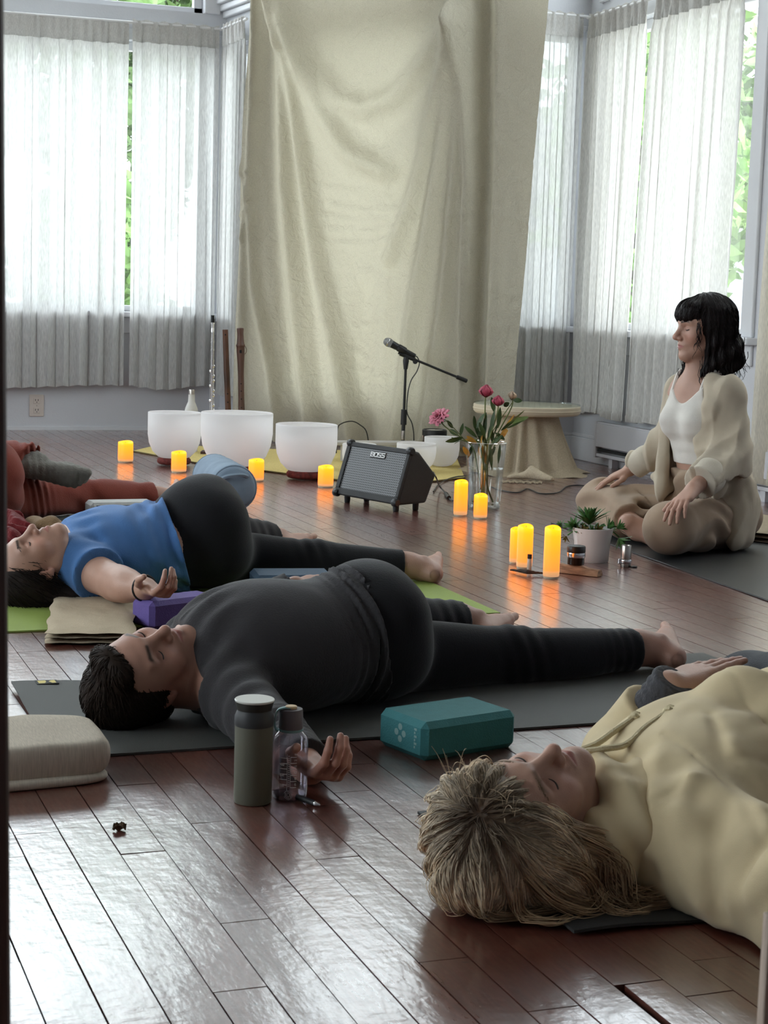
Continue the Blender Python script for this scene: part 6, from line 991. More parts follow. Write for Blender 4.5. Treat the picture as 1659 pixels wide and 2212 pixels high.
# ------------------------------------------------------------------ the dark-haired guide sitting cross-legged on the black mat
def build_seated_person():
    ff = rm(A3(-.88, -.47, 0)); rr = rm(A3(-.47, .88, 0)); up = A3(0, 0, 1)
    Hd = Head(W(1520, 708, 6.36), A3(0, 0, 1) + .06 * ff, rm(A3(-.965, -.26, -.06)), .98)
    nb = W(1521, 806, 6.38); shL, shR = W(1572, 850, 6.24), W(1468, 846, 6.50); ch, be, pe = W(1519, 893, 6.38), W(1522, 985, 6.39), W(1540, 1092, 6.41)
    org = A3(pe[0], pe[1], .006)
    hL, kL, aL = W(1556, 1122, 6.33), W(1446, 1140, 6.02), W(1440, 1150, 6.48); hR, kR, aR = W(1510, 1108, 6.50), W(1296, 1088, 6.70), W(1378, 1143, 6.34)
    elL, wrL = W(1578, 985, 6.20), W(1498, 1056, 5.98); elR, wrR = W(1438, 960, 6.58), W(1362, 1014, 6.66)
    axC = np.array([rr, up, ff]) ; t = nv(ch - pe)
    neck = [(cap(Hd.w(0, -.02, -.05), nb - ff * .02, .047, .055), .03), (cap(Hd.w(0, .02, -.08), nb + ff * .03 - up * .03, .038, .05), .03)]
    torso = [(ell(ch, (.145, .16, .10), axC), .05), (cap(shR, shL, .055, .055), .06), (ell(be, (.125, .15, .09), axC), .07), (ell(pe, (.165, .13, .12), axC), .06), (ell(ch + ff * .07 + rr * .065 - up * .03, (.058, .06, .058), axC), .035), (ell(ch + ff * .07 - rr * .065 - up * .03, (.058, .06, .058), axC), .035), (ell(pe - ff * .06 - up * .03, (.17, .1, .1), axC), .05)]
    armL = limb([shL, elL, wrL], [.05, .04, .027]); armR = limb([shR, elR, wrR], [.05, .04, .027])
    legL = limb([hL, kL, aL], [.095, .062, .04], .03); legR = limb([hR, kR, aR], [.09, .06, .04], .03)
    dL = nv(W(1470, 1100, 5.90) - wrL); dR = nv(W(1285, 1050, 6.70) - wrR)
    hands = hand(wrL, nv(W(1466, 1088, 5.91) - wrL), rm(A3(.55, .42, -.72)), False, (.18, .24, .28, .3), (.5, .15), .10, .98) + hand(wrR, nv(W(1292, 1044, 6.64) - wrR), A3(0, 0, -1) + .1 * ff, True, (.14, .16, .2, .22), (.4, .1), .06, .95)
    feet = foot(aR + A3(0, 0, .0), rm(A3(.40, -.91, -.08)), rm(A3(-.75, -.42, .5)), .92, -up) + foot(aL, rm(A3(.3, .9, -.05)), rm(A3(-.8, .3, .45)), .92, -up)
    prims = neck + torso + armL + armR + legL + legR + hands + feet + Hd.prims(.93, 1.1)
    o = person('person', prims, .011, [bbox([Hd.c], .13) + (.0027,), bbox([wrL, W(1462, 1090, 5.95)], .09) + (.003,), bbox([wrR, W(1290, 1046, 6.66)], .09) + (.003,), bbox([aR], .15) + (.004,)], M_SKIN, org,
               'dark-haired person with a fringe sitting cross-legged on the black mat', paint_for(Hd, SKIN_B, [(W(1470, 1110, 5.95), .05)], lip=(.36, .12, .12)))
    MW, MC, ML = knit('white_rib_knit', (.70, .67, .62), .2, 420), knit('beige_linen', (.50, .43, .33), .14, 500), knit('sand_linen', (.36, .265, .19), .14, 450)
    # white strappy top
    def rib(x, y, z): return .0010 * np.sin(z * 120 + 2 * np.sin(x * 15)) * np.exp(-((z - .40) / .12) ** 2) + .0012 * waves(x, y, z, 3, 30)
    cx = W(1470, 876, 6.28)
    g = garment('tank_top', [torso[0], torso[1], torso[2], torso[4], torso[5], (cap(ch + ff * .14 + up * .014, nb + ff * .12 - up * .035, .002, .10), .006, 's'), (cap(nb - ff * .1, nb + ff * .02, .07), .01, 's'), (ell(shL + up * .0, (.078, .078, .078)), .01, 's'), (ell(shR, (.078, .078, .078)), .01, 's')], .005, MW, o, org, .006, rib, [(W(1500, 1001, 6.38), (0, 0, -1)), (ch + up * .185, (0, 0, 1))])
    for sgn in (1, -1):
        mb = MB(); a = ch + ff * .085 + rr * .082 * sgn + up * .085; b = ch + ff * .04 + rr * .085 * sgn + up * .155; c = ch - ff * .06 + rr * .08 * sgn + up * .15
        mb.tube(bez([a - up * .03 + ff * .0, a + up * .02 - ff * .012, b, c], 14) - org, .008, 6); mb.build('shoulder_strap', MW, o, True)
    # loose linen trousers
    pl = [torso[3], torso[6], (cap(hL, kL, .105, .078), .05), (cap(hR, kR, .10, .076), .05), (cap(kL, aL + (kL - aL) * .12, .078, .08), .05), (cap(kR, aR + (kR - aR) * .24, .075, .066, flat=True), .05), (ell(be - up * .07, (.128, .085, .097), axC), .03)]
    knL, knR = capsel(kL, aL, 0), capsel(kR, aR, 0)
    def lin(x, y, z):
        f = .0035 * waves(x, y, z, 14, 20) + .0015 * waves(x, y, z, 6, 55); sR = nv(aR - kR); u = (x - kR[0]) * sR[0] + (y - kR[1]) * sR[1] + (z - kR[2]) * sR[2]
        pr = nv(np.cross(sR, ff)); w = (x - kR[0]) * pr[0] + (y - kR[1]) * pr[1] + (z - kR[2]) * pr[2]
        f += .013 * np.exp(-((u - .15) / .16) ** 2) * np.sin(62 * w + 14 * u + 1.5 * np.sin(15 * u)) * (knR(x, y, z) < .12)
        q = (x - pe[0]) * ff[0] + (y - pe[1]) * ff[1]; f += .010 * np.exp(-((q - .16) / .09) ** 2) * np.sin(70 * z + 38 * ((x - pe[0]) * rr[0] + (y - pe[1]) * rr[1]) + 2 * np.sin(25 * q)) * (knL(x, y, z) > .1)
        return f
    garment('trousers', pl, .0065, ML, o, org, .004, lin, [(W(1480, 1013, 6.38), (0, 0, 1)), (A3(0, 0, .007), (0, 0, -1))], near=.035)
    # open cardigan with wide sleeves: shell round the back and sides, two front panels
    def P(px, py, d): return W(px, py, d)
    bk = [(ell(ch - ff * .02 - up * .02, (.155, .18, .10), axC), .05), (cap(shR - ff * .01, shL - ff * .01, .054, .054), .05), (ell(be - ff * .03, (.15, .17, .095), axC), .06), (ell(pe - ff * .04 + up * .03, (.165, .16, .105), axC), .07), (cap(P(1590, 1040, 6.26), P(1585, 1166, 6.20), .045, .035), .05), (cap(P(1600, 1050, 6.30), P(1606, 1160, 6.26), .05, .04), .05), (cap(nb - ff * .06 - up * .01, ch - ff * .04 + up * .05, .062, .1), .05)]
    fL = [P(1540, 822, 6.27), P(1534, 880, 6.22), P(1527, 950, 6.24), P(1530, 1015, 6.22), P(1545, 1050, 6.20)]; fR = [P(1476, 824, 6.42), P(1453, 870, 6.44), P(1440, 930, 6.46), P(1432, 1000, 6.46), P(1430, 1045, 6.45)]
    pan = [(cap(fL[i], fL[i + 1], .025 + .004 * i, .029 + .004 * i), .03) for i in range(4)] + [(cap(fR[i], fR[i + 1], .024 + .008 * i, .032 + .008 * i, nv(ff + .5 * rr), .5), .02) for i in range(4)] + [(cap(P(1448, 945, 6.52), P(1458, 1030, 6.50), .03, .045, nv(ff + .5 * rr), .6), .03), (cap(P(1414, 1030, 6.5), P(1450, 1050, 6.46), .024, .024), .03)]
    cuL = wrL + (elL - wrL) * .18; cuR = wrR + (elR - wrR) * .12
    slv = [(cap(shL, elL, .056, .072), .04), (cap(elL, cuL, .070, .056, flat=True), .03), (cap(shR, elR, .056, .058), .04), (cap(elR, cuR, .056, .046, flat=True), .03)]
    cutf = [(ell(ch + ff * .16 + up * .02, (.085, .30, .13), axC), .02, 's'), (ell(be + ff * .17, (.085, .25, .13), axC), .02, 's'), (cap(nb + ff * .02, nb + up * .1, .058, .062), .02, 's')]
    def cd(x, y, z):
        rx = (x - ch[0]) * rr[0] + (y - ch[1]) * rr[1]; fy = (x - ch[0]) * ff[0] + (y - ch[1]) * ff[1]
        f = .005 * waves(x, y, z, 31, 22) + .0028 * waves(x, y, z, 7, 55) + .015 * (1.2 * np.abs(np.sin(30 * rx + 15 * fy + 3 * z + .8 * np.sin(9 * z))) - .75) * np.clip((.70 - z) / .3, .45, 1)
        el = np.exp(-(((x - elL[0]) ** 2 + (y - elL[1]) ** 2 + (z - elL[2]) ** 2) / .11 ** 2)); f += el * .017 * (1.3 * np.abs(np.sin(32 * (z + .6 * fy) + 10 * rx)) - .8)
        return f
    V, Q = sdf_mesh(bk + slv + cutf[:2] + pan + cutf[2:], .006, pad=.03, post=lambda v: v.disp(cd).clip(A3(0, 0, .012), (0, 0, -1)))
    mesh_np('cardigan', V - org, Q, MC, o)
    for cu, e, r0, r1 in ((cuL, nv(wrL - elL), .066, .062), (cuR, nv(wrR - elR), .052, .050)):
        V, Q = sdf_mesh([(cap(cu - e * .055, cu + e * .004, r0, r1, flat=True), .01)], .005, post=lambda v: v.disp(lambda x, y, z: .002 * waves(x, y, z, 3, 40))); mesh_np('rolled_cuff', V - org, Q, knit('pale_linen', (.60, .54, .44), .35, 420), o)
    # hair: fringe, crown and loose waves to the shoulder
    m = mat('black_brown_hair', (.012, .008, .008), .52, spec=.25, var=.3, scale=50)
    hp = [(Hd.ell((0, -.022, .046), (.088, .104, .084)), .02), (Hd.ell((0, .058, .066), (.068, .040, .040)), .02), (Hd.ell((0, .082, .045), (.052, .016, .022)), .02), (Hd.ell((-.066, -.03, -.02), (.034, .056, .09)), .03), (Hd.ell((.066, -.03, -.02), (.032, .056, .09)), .03), (Hd.ell((0, -.075, -.04), (.078, .05, .11)), .04), (Hd.ell((-.06, -.05, -.115), (.044, .05, .06)), .04), (Hd.ell((.07, .0, -.135), (.026, .03, .06)), .03), (Hd.ell((-.07, .015, -.15), (.02, .022, .05)), .03), (Hd.ell((-.03, -.095, -.10), (.06, .04, .06)), .04), (Hd.ell((.066, .022, -.125), (.018, .022, .075)), .03)]
    def dh(x, y, z):
        L = Hd.loc(np.stack([x, y, z], 1)); a = np.arctan2(L[:, 0], L[:, 1]); lo = np.clip((.02 - L[:, 2]) / .1, 0, 1); return .003 * np.sin(a * 24 + 20 * L[:, 2]) * (.4 + lo) + .004 * lo * np.sin(85 * L[:, 2] + 6 * a) + .002 * waves(x, y, z, 5, 80)
    fl = lambda L: np.stack([.25 * np.sign(L[:, 0]) * (L[:, 2] > .08) + .1 * np.sin(60 * L[:, 2]), np.where((L[:, 1] > .02) & (L[:, 2] > .04), .35, -.10) * np.ones(len(L)), -1 + 0 * L[:, 0]], 1)
    hair_on(Hd, hp, o, org, m, 7, fl, 3800, (.05, .09), .0010, (.0, .05), .12, h=.0040, wav=.25, wf=9, disp=dh, hug=.0011)
    r = np.random.RandomState(5); A = []
    for s, n, sp in (((.075, .01, -.10), 26, .012), ((-.07, .02, -.12), 30, .012), ((-.085, -.04, -.10), 30, .016), ((-.03, -.11, -.10), 30, .02), ((.085, -.03, -.06), 20, .014), ((0, -.125, -.03), 22, .025), ((-.07, .05, .02), 14, .006), ((.06, .055, .01), 10, .006), ((.066, .03, -.12), 34, .014), ((.07, .04, -.16), 24, .014)):
        for k in range(n):
            a = Hd.w(*s) + r.normal(size=3) * sp; L = r.uniform(.06, .115); ph = r.uniform(0, 6.3); A.append([a - up * L * t + (ff * math.sin(9 * t + ph) + rr * math.cos(8 * t + ph)) * .008 * t for t in np.linspace(0, 1, 14)])
    V2, Q2 = strands(np.array(A) - org, np.full(len(A), .0017), np.full(len(A), .0005)); mesh_np('hair_ends', V2, Q2, m, o)
    Hd.lashes(M_LASH, o, org); Hd.brows(M_LASH, o, org, 50, 3)
    return o
build_seated_person()
# ------------------------------------------------------------------ the person in dark grey, lying in a twist on the grey mat
def build_dark_person():
    org = A3(1.2, 3.5, .006); Hd = Head((.757, 3.405, .103), (-.88, -.42, -.08), (.13, -.44, .85), .98)
    shR, shL = A3(.925, 3.31, .08), A3(.925, 3.63, .11); elR, wrR = A3(.945, 3.08, .05), A3(.957, 2.90, .033)
    ch, be, pe = A3(1.03, 3.47, .14), A3(1.15, 3.5, .13), A3(1.275, 3.54, .15)
    hL, kL, aL = A3(1.31, 3.57, .085), A3(1.68, 3.615, .062), A3(2.045, 3.645, .055)
    hR, kR, aR = A3(1.30, 3.56, .205), A3(1.42, 3.97, .09), A3(1.755, 4.08, .047)
    axC = frame((1, .03, 0), (0, 1, .08)); axP = frame((1, .1, .02), (0, .25, -.97))
    neck = [(cap(Hd.w(0, -.02, -.05), A3(.93, 3.46, .09), .054, .062), .03), (cap(Hd.w(0, -.03, -.03), A3(.96, 3.47, .10), .05, .07), .03)]
    torso = [(ell(ch, (.19, .165, .132), axC), .04), (cap(shR, shL, .066, .066), .05), (ell(be, (.18, .15, .108), axC), .07), (ell(pe, (.135, .148, .125), axP), .06), (ell(A3(1.305, 3.475, .183), (.1, .095, .098)), .05), (ell(A3(1.32, 3.5, .1), (.10, .1, .085)), .05)]
    armR = limb([shR, elR, wrR], [.056, .043, .030]); elL = A3(1.06, 3.88, .10); wrL = A3(1.24, 3.90, .185); armL = limb([shL, elL, wrL], [.054, .043, .030])
    legL = limb([hL, kL, aL], [.088, .059, .042], .03) + calf(kL, aL, (0, -.6, -.6), .05); legR = limb([hR, kR, aR], [.095, .062, .042], .03) + calf(kR, aR, (.6, -.6, 0), .05)
    hands = hand(wrR, (.08, -1, .12), (.25, .1, 1), True, (.52, .6, .66, .72), (.75, .5), .1, .98) + hand(wrL, (.80, .42, .12), (.1, .3, -.95), False, (.1, .14, .18, .2), (.2, .1), .1, .95)
    feet = foot(aL + A3(.03, .0, 0), (.28, .93, .08), (-.95, .15, .3), .95, (0, .3, 1)) + foot(aR + A3(.03, .0, .0), (.62, .78, -.03), (-.70, .55, .45), .95, (0, .3, 1))
    prims = neck + torso + armR + armL + legL + legR + hands + feet + Hd.prims(1.02, 1.0)
    o = person('person', prims, .011, [bbox([Hd.c], .135) + (.0022,), bbox([wrR + A3(.01, -.1, .03)], .115) + (.0025,), bbox([wrL + A3(.08, .05, 0)], .11) + (.003,), bbox([aL + A3(.03, .08, .02)], .14) + (.0032,), bbox([aR + A3(.1, .0, -.0)], .13) + (.0035,)], M_SKIN, org,
               'person with short dark hair in a charcoal top lying twisted on the grey mat', paint_for(Hd, SKIN_C, [(wrR + A3(.01, -.16, .05), .08), (aL + A3(.06, .2, .1), .07), (aL + A3(.07, 0, -.03), .05)]))
    sh = limb([shR, elR, wrR + A3(0, .035, 0)], [.06, .050, .042]); sh[-1] = (cap(elR, wrR + A3(0, .03, .002), .05, .041, flat=True), .02)
    sl = limb([shL, elL, wrL], [.06, .05, .04]); sl[-1] = (cap(elL, wrL - nv(wrL - elL) * .02, .05, .04, flat=True), .02)
    def disp(x, y, z):
        u = x + .22 * (z - .15) + .05 * np.sin(9 * z + 3); hem = np.exp(-((u - 1.235) / .055) ** 2)
        d = hem * (.0052 * np.sin(u * 255 + 6 * z + 2 * np.sin(y * 11)) + .003 * np.sin(u * 410 - 9 * z)); nk = np.exp(-((x - .90) / .05) ** 2)
        d += nk * .004 * np.sin(95 * (y - 3.47) + 30 * (x - .9) * np.sign(y - 3.47) + 1)
        ar = np.exp(-(((x - .97) / .09) ** 2 + ((y - 3.25) / .13) ** 2)); d += ar * .003 * np.sin(45 * x + 30 * z - 16 * y + 1.5 * np.sin(12 * y))
        cf = np.exp(-((y - 3.02) / .05) ** 2) * (y < 3.2); d += cf * .0022 * np.sin(y * 300)
        return d + .0022 * waves(x, y, z, 3, 22) + .0009 * waves(x, y, z, 8, 70)
    garment('shirt', torso + sh + sl + [(cap(Hd.w(0, -.025, -.085), A3(.93, 3.46, .11), .062, .085), .03)], .0052, knit('charcoal_jersey', (.040, .038, .041)), o, org, .008, disp, [(A3(1.275, 3.5, .15), (1, .05, .22), ((1.15, 3.2, -.1), (1.7, 3.75, .5))), (A3(.865, 3.43, .1), (-1, -.02, -.1), ((.5, 3.3, -.1), (.9, 3.6, .3)))])
    tl = [(cap(kL, aL - nv(aL - kL) * .03, .060, .046, flat=True), .03)]; tr = [(cap(kR, aR - nv(aR - kR) * .02, .063, .055, flat=True), .03)]
    def dl(x, y, z): return .0018 * waves(x, y, z, 5, 26) + np.exp(-((x - 1.98) / .06) ** 2) * (.0016) * np.sin(x * 230 + 20 * z) + np.exp(-((x - 1.70) / .06) ** 2) * .0018 * np.sin(x * 150 + 40 * z)
    garment('leggings', torso[2:] + [legL[0], legR[0]] + tl + tr + legL[2:] + legR[2:], .0062, knit('black_jersey', (.011, .011, .013), .15), o, org, .005, dl, [(A3(1.19, 3.5, .15), (-1, -.05, -.2))])
    hair_short(Hd, o, org, 5)
    Hd.lashes(M_LASH, o, org)
    return o
build_dark_person()
# ------------------------------------------------------------------ the person in the blue T-shirt on the green mat
def build_blue_person():
    org = A3(1.1, 5.0, .006); Hd = Head((.765, 4.80, .108), (-.93, -.02, -.33), (-.36, -.12, .92), .97)
    shR, shL = A3(.905, 4.80, .10), A3(.92, 5.12, .11); elR, wrR = A3(.955, 4.60, .09), A3(.995, 4.42, .104)
    ch, be, pe = A3(1.01, 4.95, .118), A3(1.14, 4.98, .118), A3(1.275, 5.03, .165)
    hL, kL, aL = A3(1.32, 5.04, .085), A3(1.66, 5.02, .068), A3(1.955, 4.98, .052)
    hR, kR, aR = A3(1.31, 5.03, .235), A3(1.43, 5.42, .11), A3(1.70, 5.63, .048)
    axC = frame((1, .03, 0), (0, 1, .08)); axP = frame((1, .1, .02), (0, .22, -.97))
    neck = [(cap(Hd.w(0, -.02, -.05), A3(.90, 4.93, .095), .05, .058), .03), (cap(Hd.w(0, .02, -.075), A3(.92, 4.93, .13), .04, .05), .04)]
    torso = [(ell(ch, (.19, .165, .118), axC), .04), (cap(shR, shL, .062, .062), .05), (ell(be, (.18, .145, .102), axC), .07), (ell(pe, (.135, .155, .13), axP), .06), (ell(A3(1.31, 4.955, .19), (.11, .105, .12)), .05), (ell(A3(1.32, 4.98, .105), (.115, .11, .09)), .05), (ell(A3(1.02, 4.89, .16), (.07, .065, .055)), .05), (ell(A3(1.02, 5.03, .165), (.07, .065, .055)), .05)]
    armR = limb([shR, elR, wrR], [.058, .047, .030]) + [(ell(elR + A3(.005, -.06, .005), (.04, .075, .042)), .03)]; elL = A3(1.02, 5.38, .10); wrL = A3(1.25, 5.40, .10); armL = limb([shL, elL, wrL], [.054, .043, .030])
    legL = limb([hL, kL, aL], [.088, .056, .04], .03) + calf(kL, aL, (0, -.6, -.4), .045); legR = limb([hR, kR, aR], [.1, .066, .043], .03) + calf(kR, aR, (.6, -.6, 0), .05)
    hands = hand(wrR, (.30, -1, -.02), (.22, .05, 1), True, (.55, .62, .7, .75), (.7, .5), .1, .95) + hand(wrL, (1, -.1, 0), (0, 0, -1), False, (.2, .2, .2, .2), (.3, .1), .1, .9)
    feet = foot(aL + A3(.035, .0, -.005), (.34, .93, .04), (-.95, .2, .3), .92, (0, .3, 1)) + foot(aR + A3(.03, .01, 0), (.62, .78, -.03), (-.70, .55, .45), .92, (0, .3, 1))
    prims = neck + torso + armR + armL + legL + legR + hands + feet + Hd.prims(.96, .9)
    o = person('person', prims, .011, [bbox([Hd.c], .135) + (.0026,), bbox([wrR + A3(.01, -.1, .02)], .115) + (.003,), bbox([aL + A3(.05, .08, .02)], .14) + (.004,), bbox([aR + A3(.1, .04, -.03)], .13) + (.004,)], M_SKIN, org,
               'person in a blue T-shirt and black leggings lying twisted on the green mat', paint_for(Hd, SKIN_B, [(wrR + A3(.01, -.16, .03), .06), (aL + A3(.1, .15, 0), .06)]))
    sv = [(cap(shR, shR + (elR - shR) * .40, .064, .066, flat=True), .02), (cap(shL, shL + (elL - shL) * .45, .062, .066, flat=True), .02)]
    def disp(x, y, z):
        u = x + .30 * (z - .15) - .15 * (y - 4.9); hem = np.clip((u - 1.04) / .16, 0, 1); dg = x * .8 - .5 * y + .6 * z
        d = hem * (.0075 * np.sin(dg * 95 + 2.2 * np.sin(z * 16 + x * 5)) + .004 * np.sin(u * 150 + 8 * y)) + np.exp(-(((x - .93) / .04) ** 2)) * .003 * np.sin(80 * y + 40 * z)
        ar = np.exp(-(((x - .99) / .07) ** 2 + ((y - 4.8) / .09) ** 2)); d += ar * .005 * np.sin(60 * x + 60 * z - 20 * y)
        return d + .002 * waves(x, y, z, 4, 24)
    garment('t_shirt', torso[:3] + [(ell(A3(1.2, 5.0, .135), (.12, .16, .118)), .06)] + torso[6:] + sv + [(cap(Hd.w(0, -.02, -.1), A3(.92, 4.94, .10), .06, .075), .03)], .0056, knit('blue_jersey', (.075, .185, .42)), o, org, .012, disp,
            [(A3(1.205, 4.98, .15), (1, -.12, .30), ((1.0, 4.7, -.1), (1.5, 5.3, .5))), (A3(.862, 4.93, .1), (-1, 0, .15), ((.5, 4.85, -.1), (.95, 5.05, .3)))])
    tl = [(cap(kL, aL - nv(aL - kL) * .03, .058, .045, flat=True), .03)]; tr = [(cap(kR, aR - nv(aR - kR) * .02, .066, .055, flat=True), .03)]
    def dl(x, y, z): return .0016 * waves(x, y, z, 5, 26) + np.exp(-((x - 1.64) / .06) ** 2) * .002 * np.sin(x * 150 + 40 * z)
    garment('leggings', torso[2:6] + [legL[0], legR[0]] + tl + tr + legL[2:] + legR[2:], .0066, bpy.data.materials.get('black_jersey') or knit('black_jersey', (.011, .011, .013), .15), o, org, .005, dl, [(A3(1.182, 4.98, .15), (-1, .12, -.30))])
    m = mat('dark_hair', (.018, .012, .010), .6, spec=.2, var=.3, scale=60)
    pr = [(Hd.ell((0, -.03, .036), (.085, .1, .088)), .02), (Hd.ell((0, -.085, -.02), (.09, .04, .085)), .04), (Hd.ell((.062, -.035, .02), (.024, .045, .055)), .02), (Hd.ell((-.062, -.035, .02), (.024, .045, .055)), .02), (Hd.ell((.05, -.095, -.07), (.05, .022, .08)), .03)]
    hair_on(Hd, pr, o, org, m, 9, lambda L: np.stack([.4 * L[:, 0] / .08, -1 + 0 * L[:, 0], -.9 + 0 * L[:, 0]], 1), 900, (.04, .09), .0012, (.0, .3), .4)
    Hd.lashes(M_LASH, o, org); Hd.brows(M_LASH, o, org, 50, 3)
    mb = MB(); c = wrR + A3(-.001, .012, 0); f = frame_z(nv(wrR - elR)); mb.tube([c + f[0] * .0335 * math.cos(t) + f[1] * .0335 * math.sin(t) - org for t in np.linspace(0, 6.2832, 25)], .0035, 6, False)
    mb.build('hair_tie', mat('black_elastic', (.01, .01, .011), .6), o, True)['label'] = 'black hair tie worn around the wrist'
    return o
build_blue_person()
# ------------------------------------------------------------------ the person in rust clothes at the left, mostly behind the post
def build_rust_person():
    org = A3(.7, 6.4, .006); Hd = Head((.27, 6.33, .11), (-.98, -.05, -.1), (.05, -.15, .98), .98)
    shR, shL = A3(.46, 6.2, .10), A3(.47, 6.52, .11); elR, wrR = A3(.46, 5.95, .06), A3(.5, 5.74, .04); elL, wrL = A3(.50, 6.78, .07), A3(.56, 7.0, .05)
    ch, be, pe = A3(.58, 6.36, .125), A3(.71, 6.38, .13), A3(.815, 6.43, .16)
    hL, kL, aL = A3(.87, 6.50, .085), A3(1.25, 6.76, .07), A3(1.59, 6.84, .05)
    hR, kR, aR = A3(.85, 6.42, .22), A3(.74, 6.80, .25), A3(1.02, 6.55, .225)
    axC = frame((1, .05, 0), (0, 1, .08)); axP = frame((1, .1, .02), (0, .22, -.97))
    neck = [(cap(Hd.w(0, -.02, -.05), A3(.45, 6.36, .1), .055, .062), .03)]
    torso = [(ell(ch, (.19, .165, .118), axC), .04), (cap(shR, shL, .062, .062), .05), (ell(be, (.17, .145, .108), axC), .07), (ell(pe, (.135, .155, .13), axP), .06), (ell(A3(.86, 6.36, .19), (.105, .1, .11)), .05), (ell(A3(.86, 6.40, .095), (.105, .1, .085)), .05)]
    armR = limb([shR, elR, wrR], [.056, .045, .03]); armL = limb([shL, elL, wrL], [.054, .043, .03])
    legL = limb([hL, kL, aL], [.09, .058, .04], .03) + calf(kL, aL, (0, -.6, -.4), .046); legR = limb([hR, kR, aR], [.098, .064, .042], .03) + calf(kR, aR, (0, .2, -.6), .045)
    hands = hand(wrR, (.1, -1, 0), (.1, 0, 1), True, (.4, .45, .5, .5), (.6, .4), .1, .97) + hand(wrL, (.2, 1, 0), (.1, 0, 1), False, (.4, .4, .4, .4), (.5, .3), .1, .95)
    fR = foot(aR + A3(.03, -.01, -.01), (.98, -.12, -.16), (.12, .93, .3), .98, (0, -1, 0)); fL = foot(aL + A3(.03, .01, 0), (.1, .97, .2), (-.9, .1, .3), .95, (0, .3, 1))
    prims = neck + torso + armR + armL + legL + legR + hands + fR + fL + Hd.prims(1.05)
    o = person('person', prims, .011, [bbox([Hd.c], .135) + (.0045,), bbox([aL + A3(.05, .08, .02)], .13) + (.0045,)], M_SKIN, org, 'person in rust red trousers and grey socks lying at the left behind the post', paint_for(Hd, SKIN_B))
    sv = [(cap(shR, elR, .064, .056), .02), (cap(shL, elL, .062, .055), .02)]
    def dw(x, y, z): return .003 * waves(x, y, z, 6, 26) + .0035 * np.sin(60 * x - 45 * y + 55 * z + 1.5 * np.sin(20 * x)) * np.clip((x - .8) / .2, 0, 1) + np.exp(-(((x - 1.04) / .06) ** 2 + ((y - 6.57) / .07) ** 2)) * .006 * np.sin(x * 230 + 40 * z)
    garment('top', torso[:3] + sv, .008, knit('salmon_jersey', (.36, .10, .07)), o, org, .009, lambda x, y, z: .003 * waves(x, y, z, 2, 25), [(A3(.84, 6.4, .15), (1, 0, .2))])
    tl = [(cap(kL, aL - nv(aL - kL) * .04, .062, .052, flat=True), .03)]; tr = [(cap(kR, aR - nv(aR - kR) * .0, .068, .062, flat=True), .03)]
    garment('trousers', torso[2:] + [legL[0], legR[0]] + tl + tr + legL[2:] + legR[2:], .0068, knit('rust_cotton', (.20, .045, .03)), o, org, .009, dw, [(A3(.76, 6.4, .15), (-1, 0, -.2))])
    M = knit('grey_sock_knit', (.17, .165, .145), .4, 150)
    garment('sock', fR + [(cap(aR + A3(-.035, .01, -.005), aR + A3(.03, -.01, -.01), .043, .043), .02)] + [(cap(aR + A3(.14, -.03, -.035), aR + A3(.19, -.045, -.045), .036, .03, A3(.1, .9, .3), .7), .03)], .004, M, o, org, .004, lambda x, y, z: .0012 * np.sin(x * 260))
    m = mat('auburn_hair', (.09, .018, .010), .5, var=.3, scale=60)
    hair_on(Hd, [(Hd.ell((0, -.03, .036), (.088, .1, .088)), .02), (Hd.ell((0, -.07, -.03), (.09, .05, .08)), .04)], o, org, m, 3, lambda L: np.stack([L[:, 0] * 6, -1 + 0 * L[:, 0], -.8 + 0 * L[:, 0]], 1), 500, (.03, .07), .0014, (.1, .6), .8, h=.006)
    return o
build_rust_person()
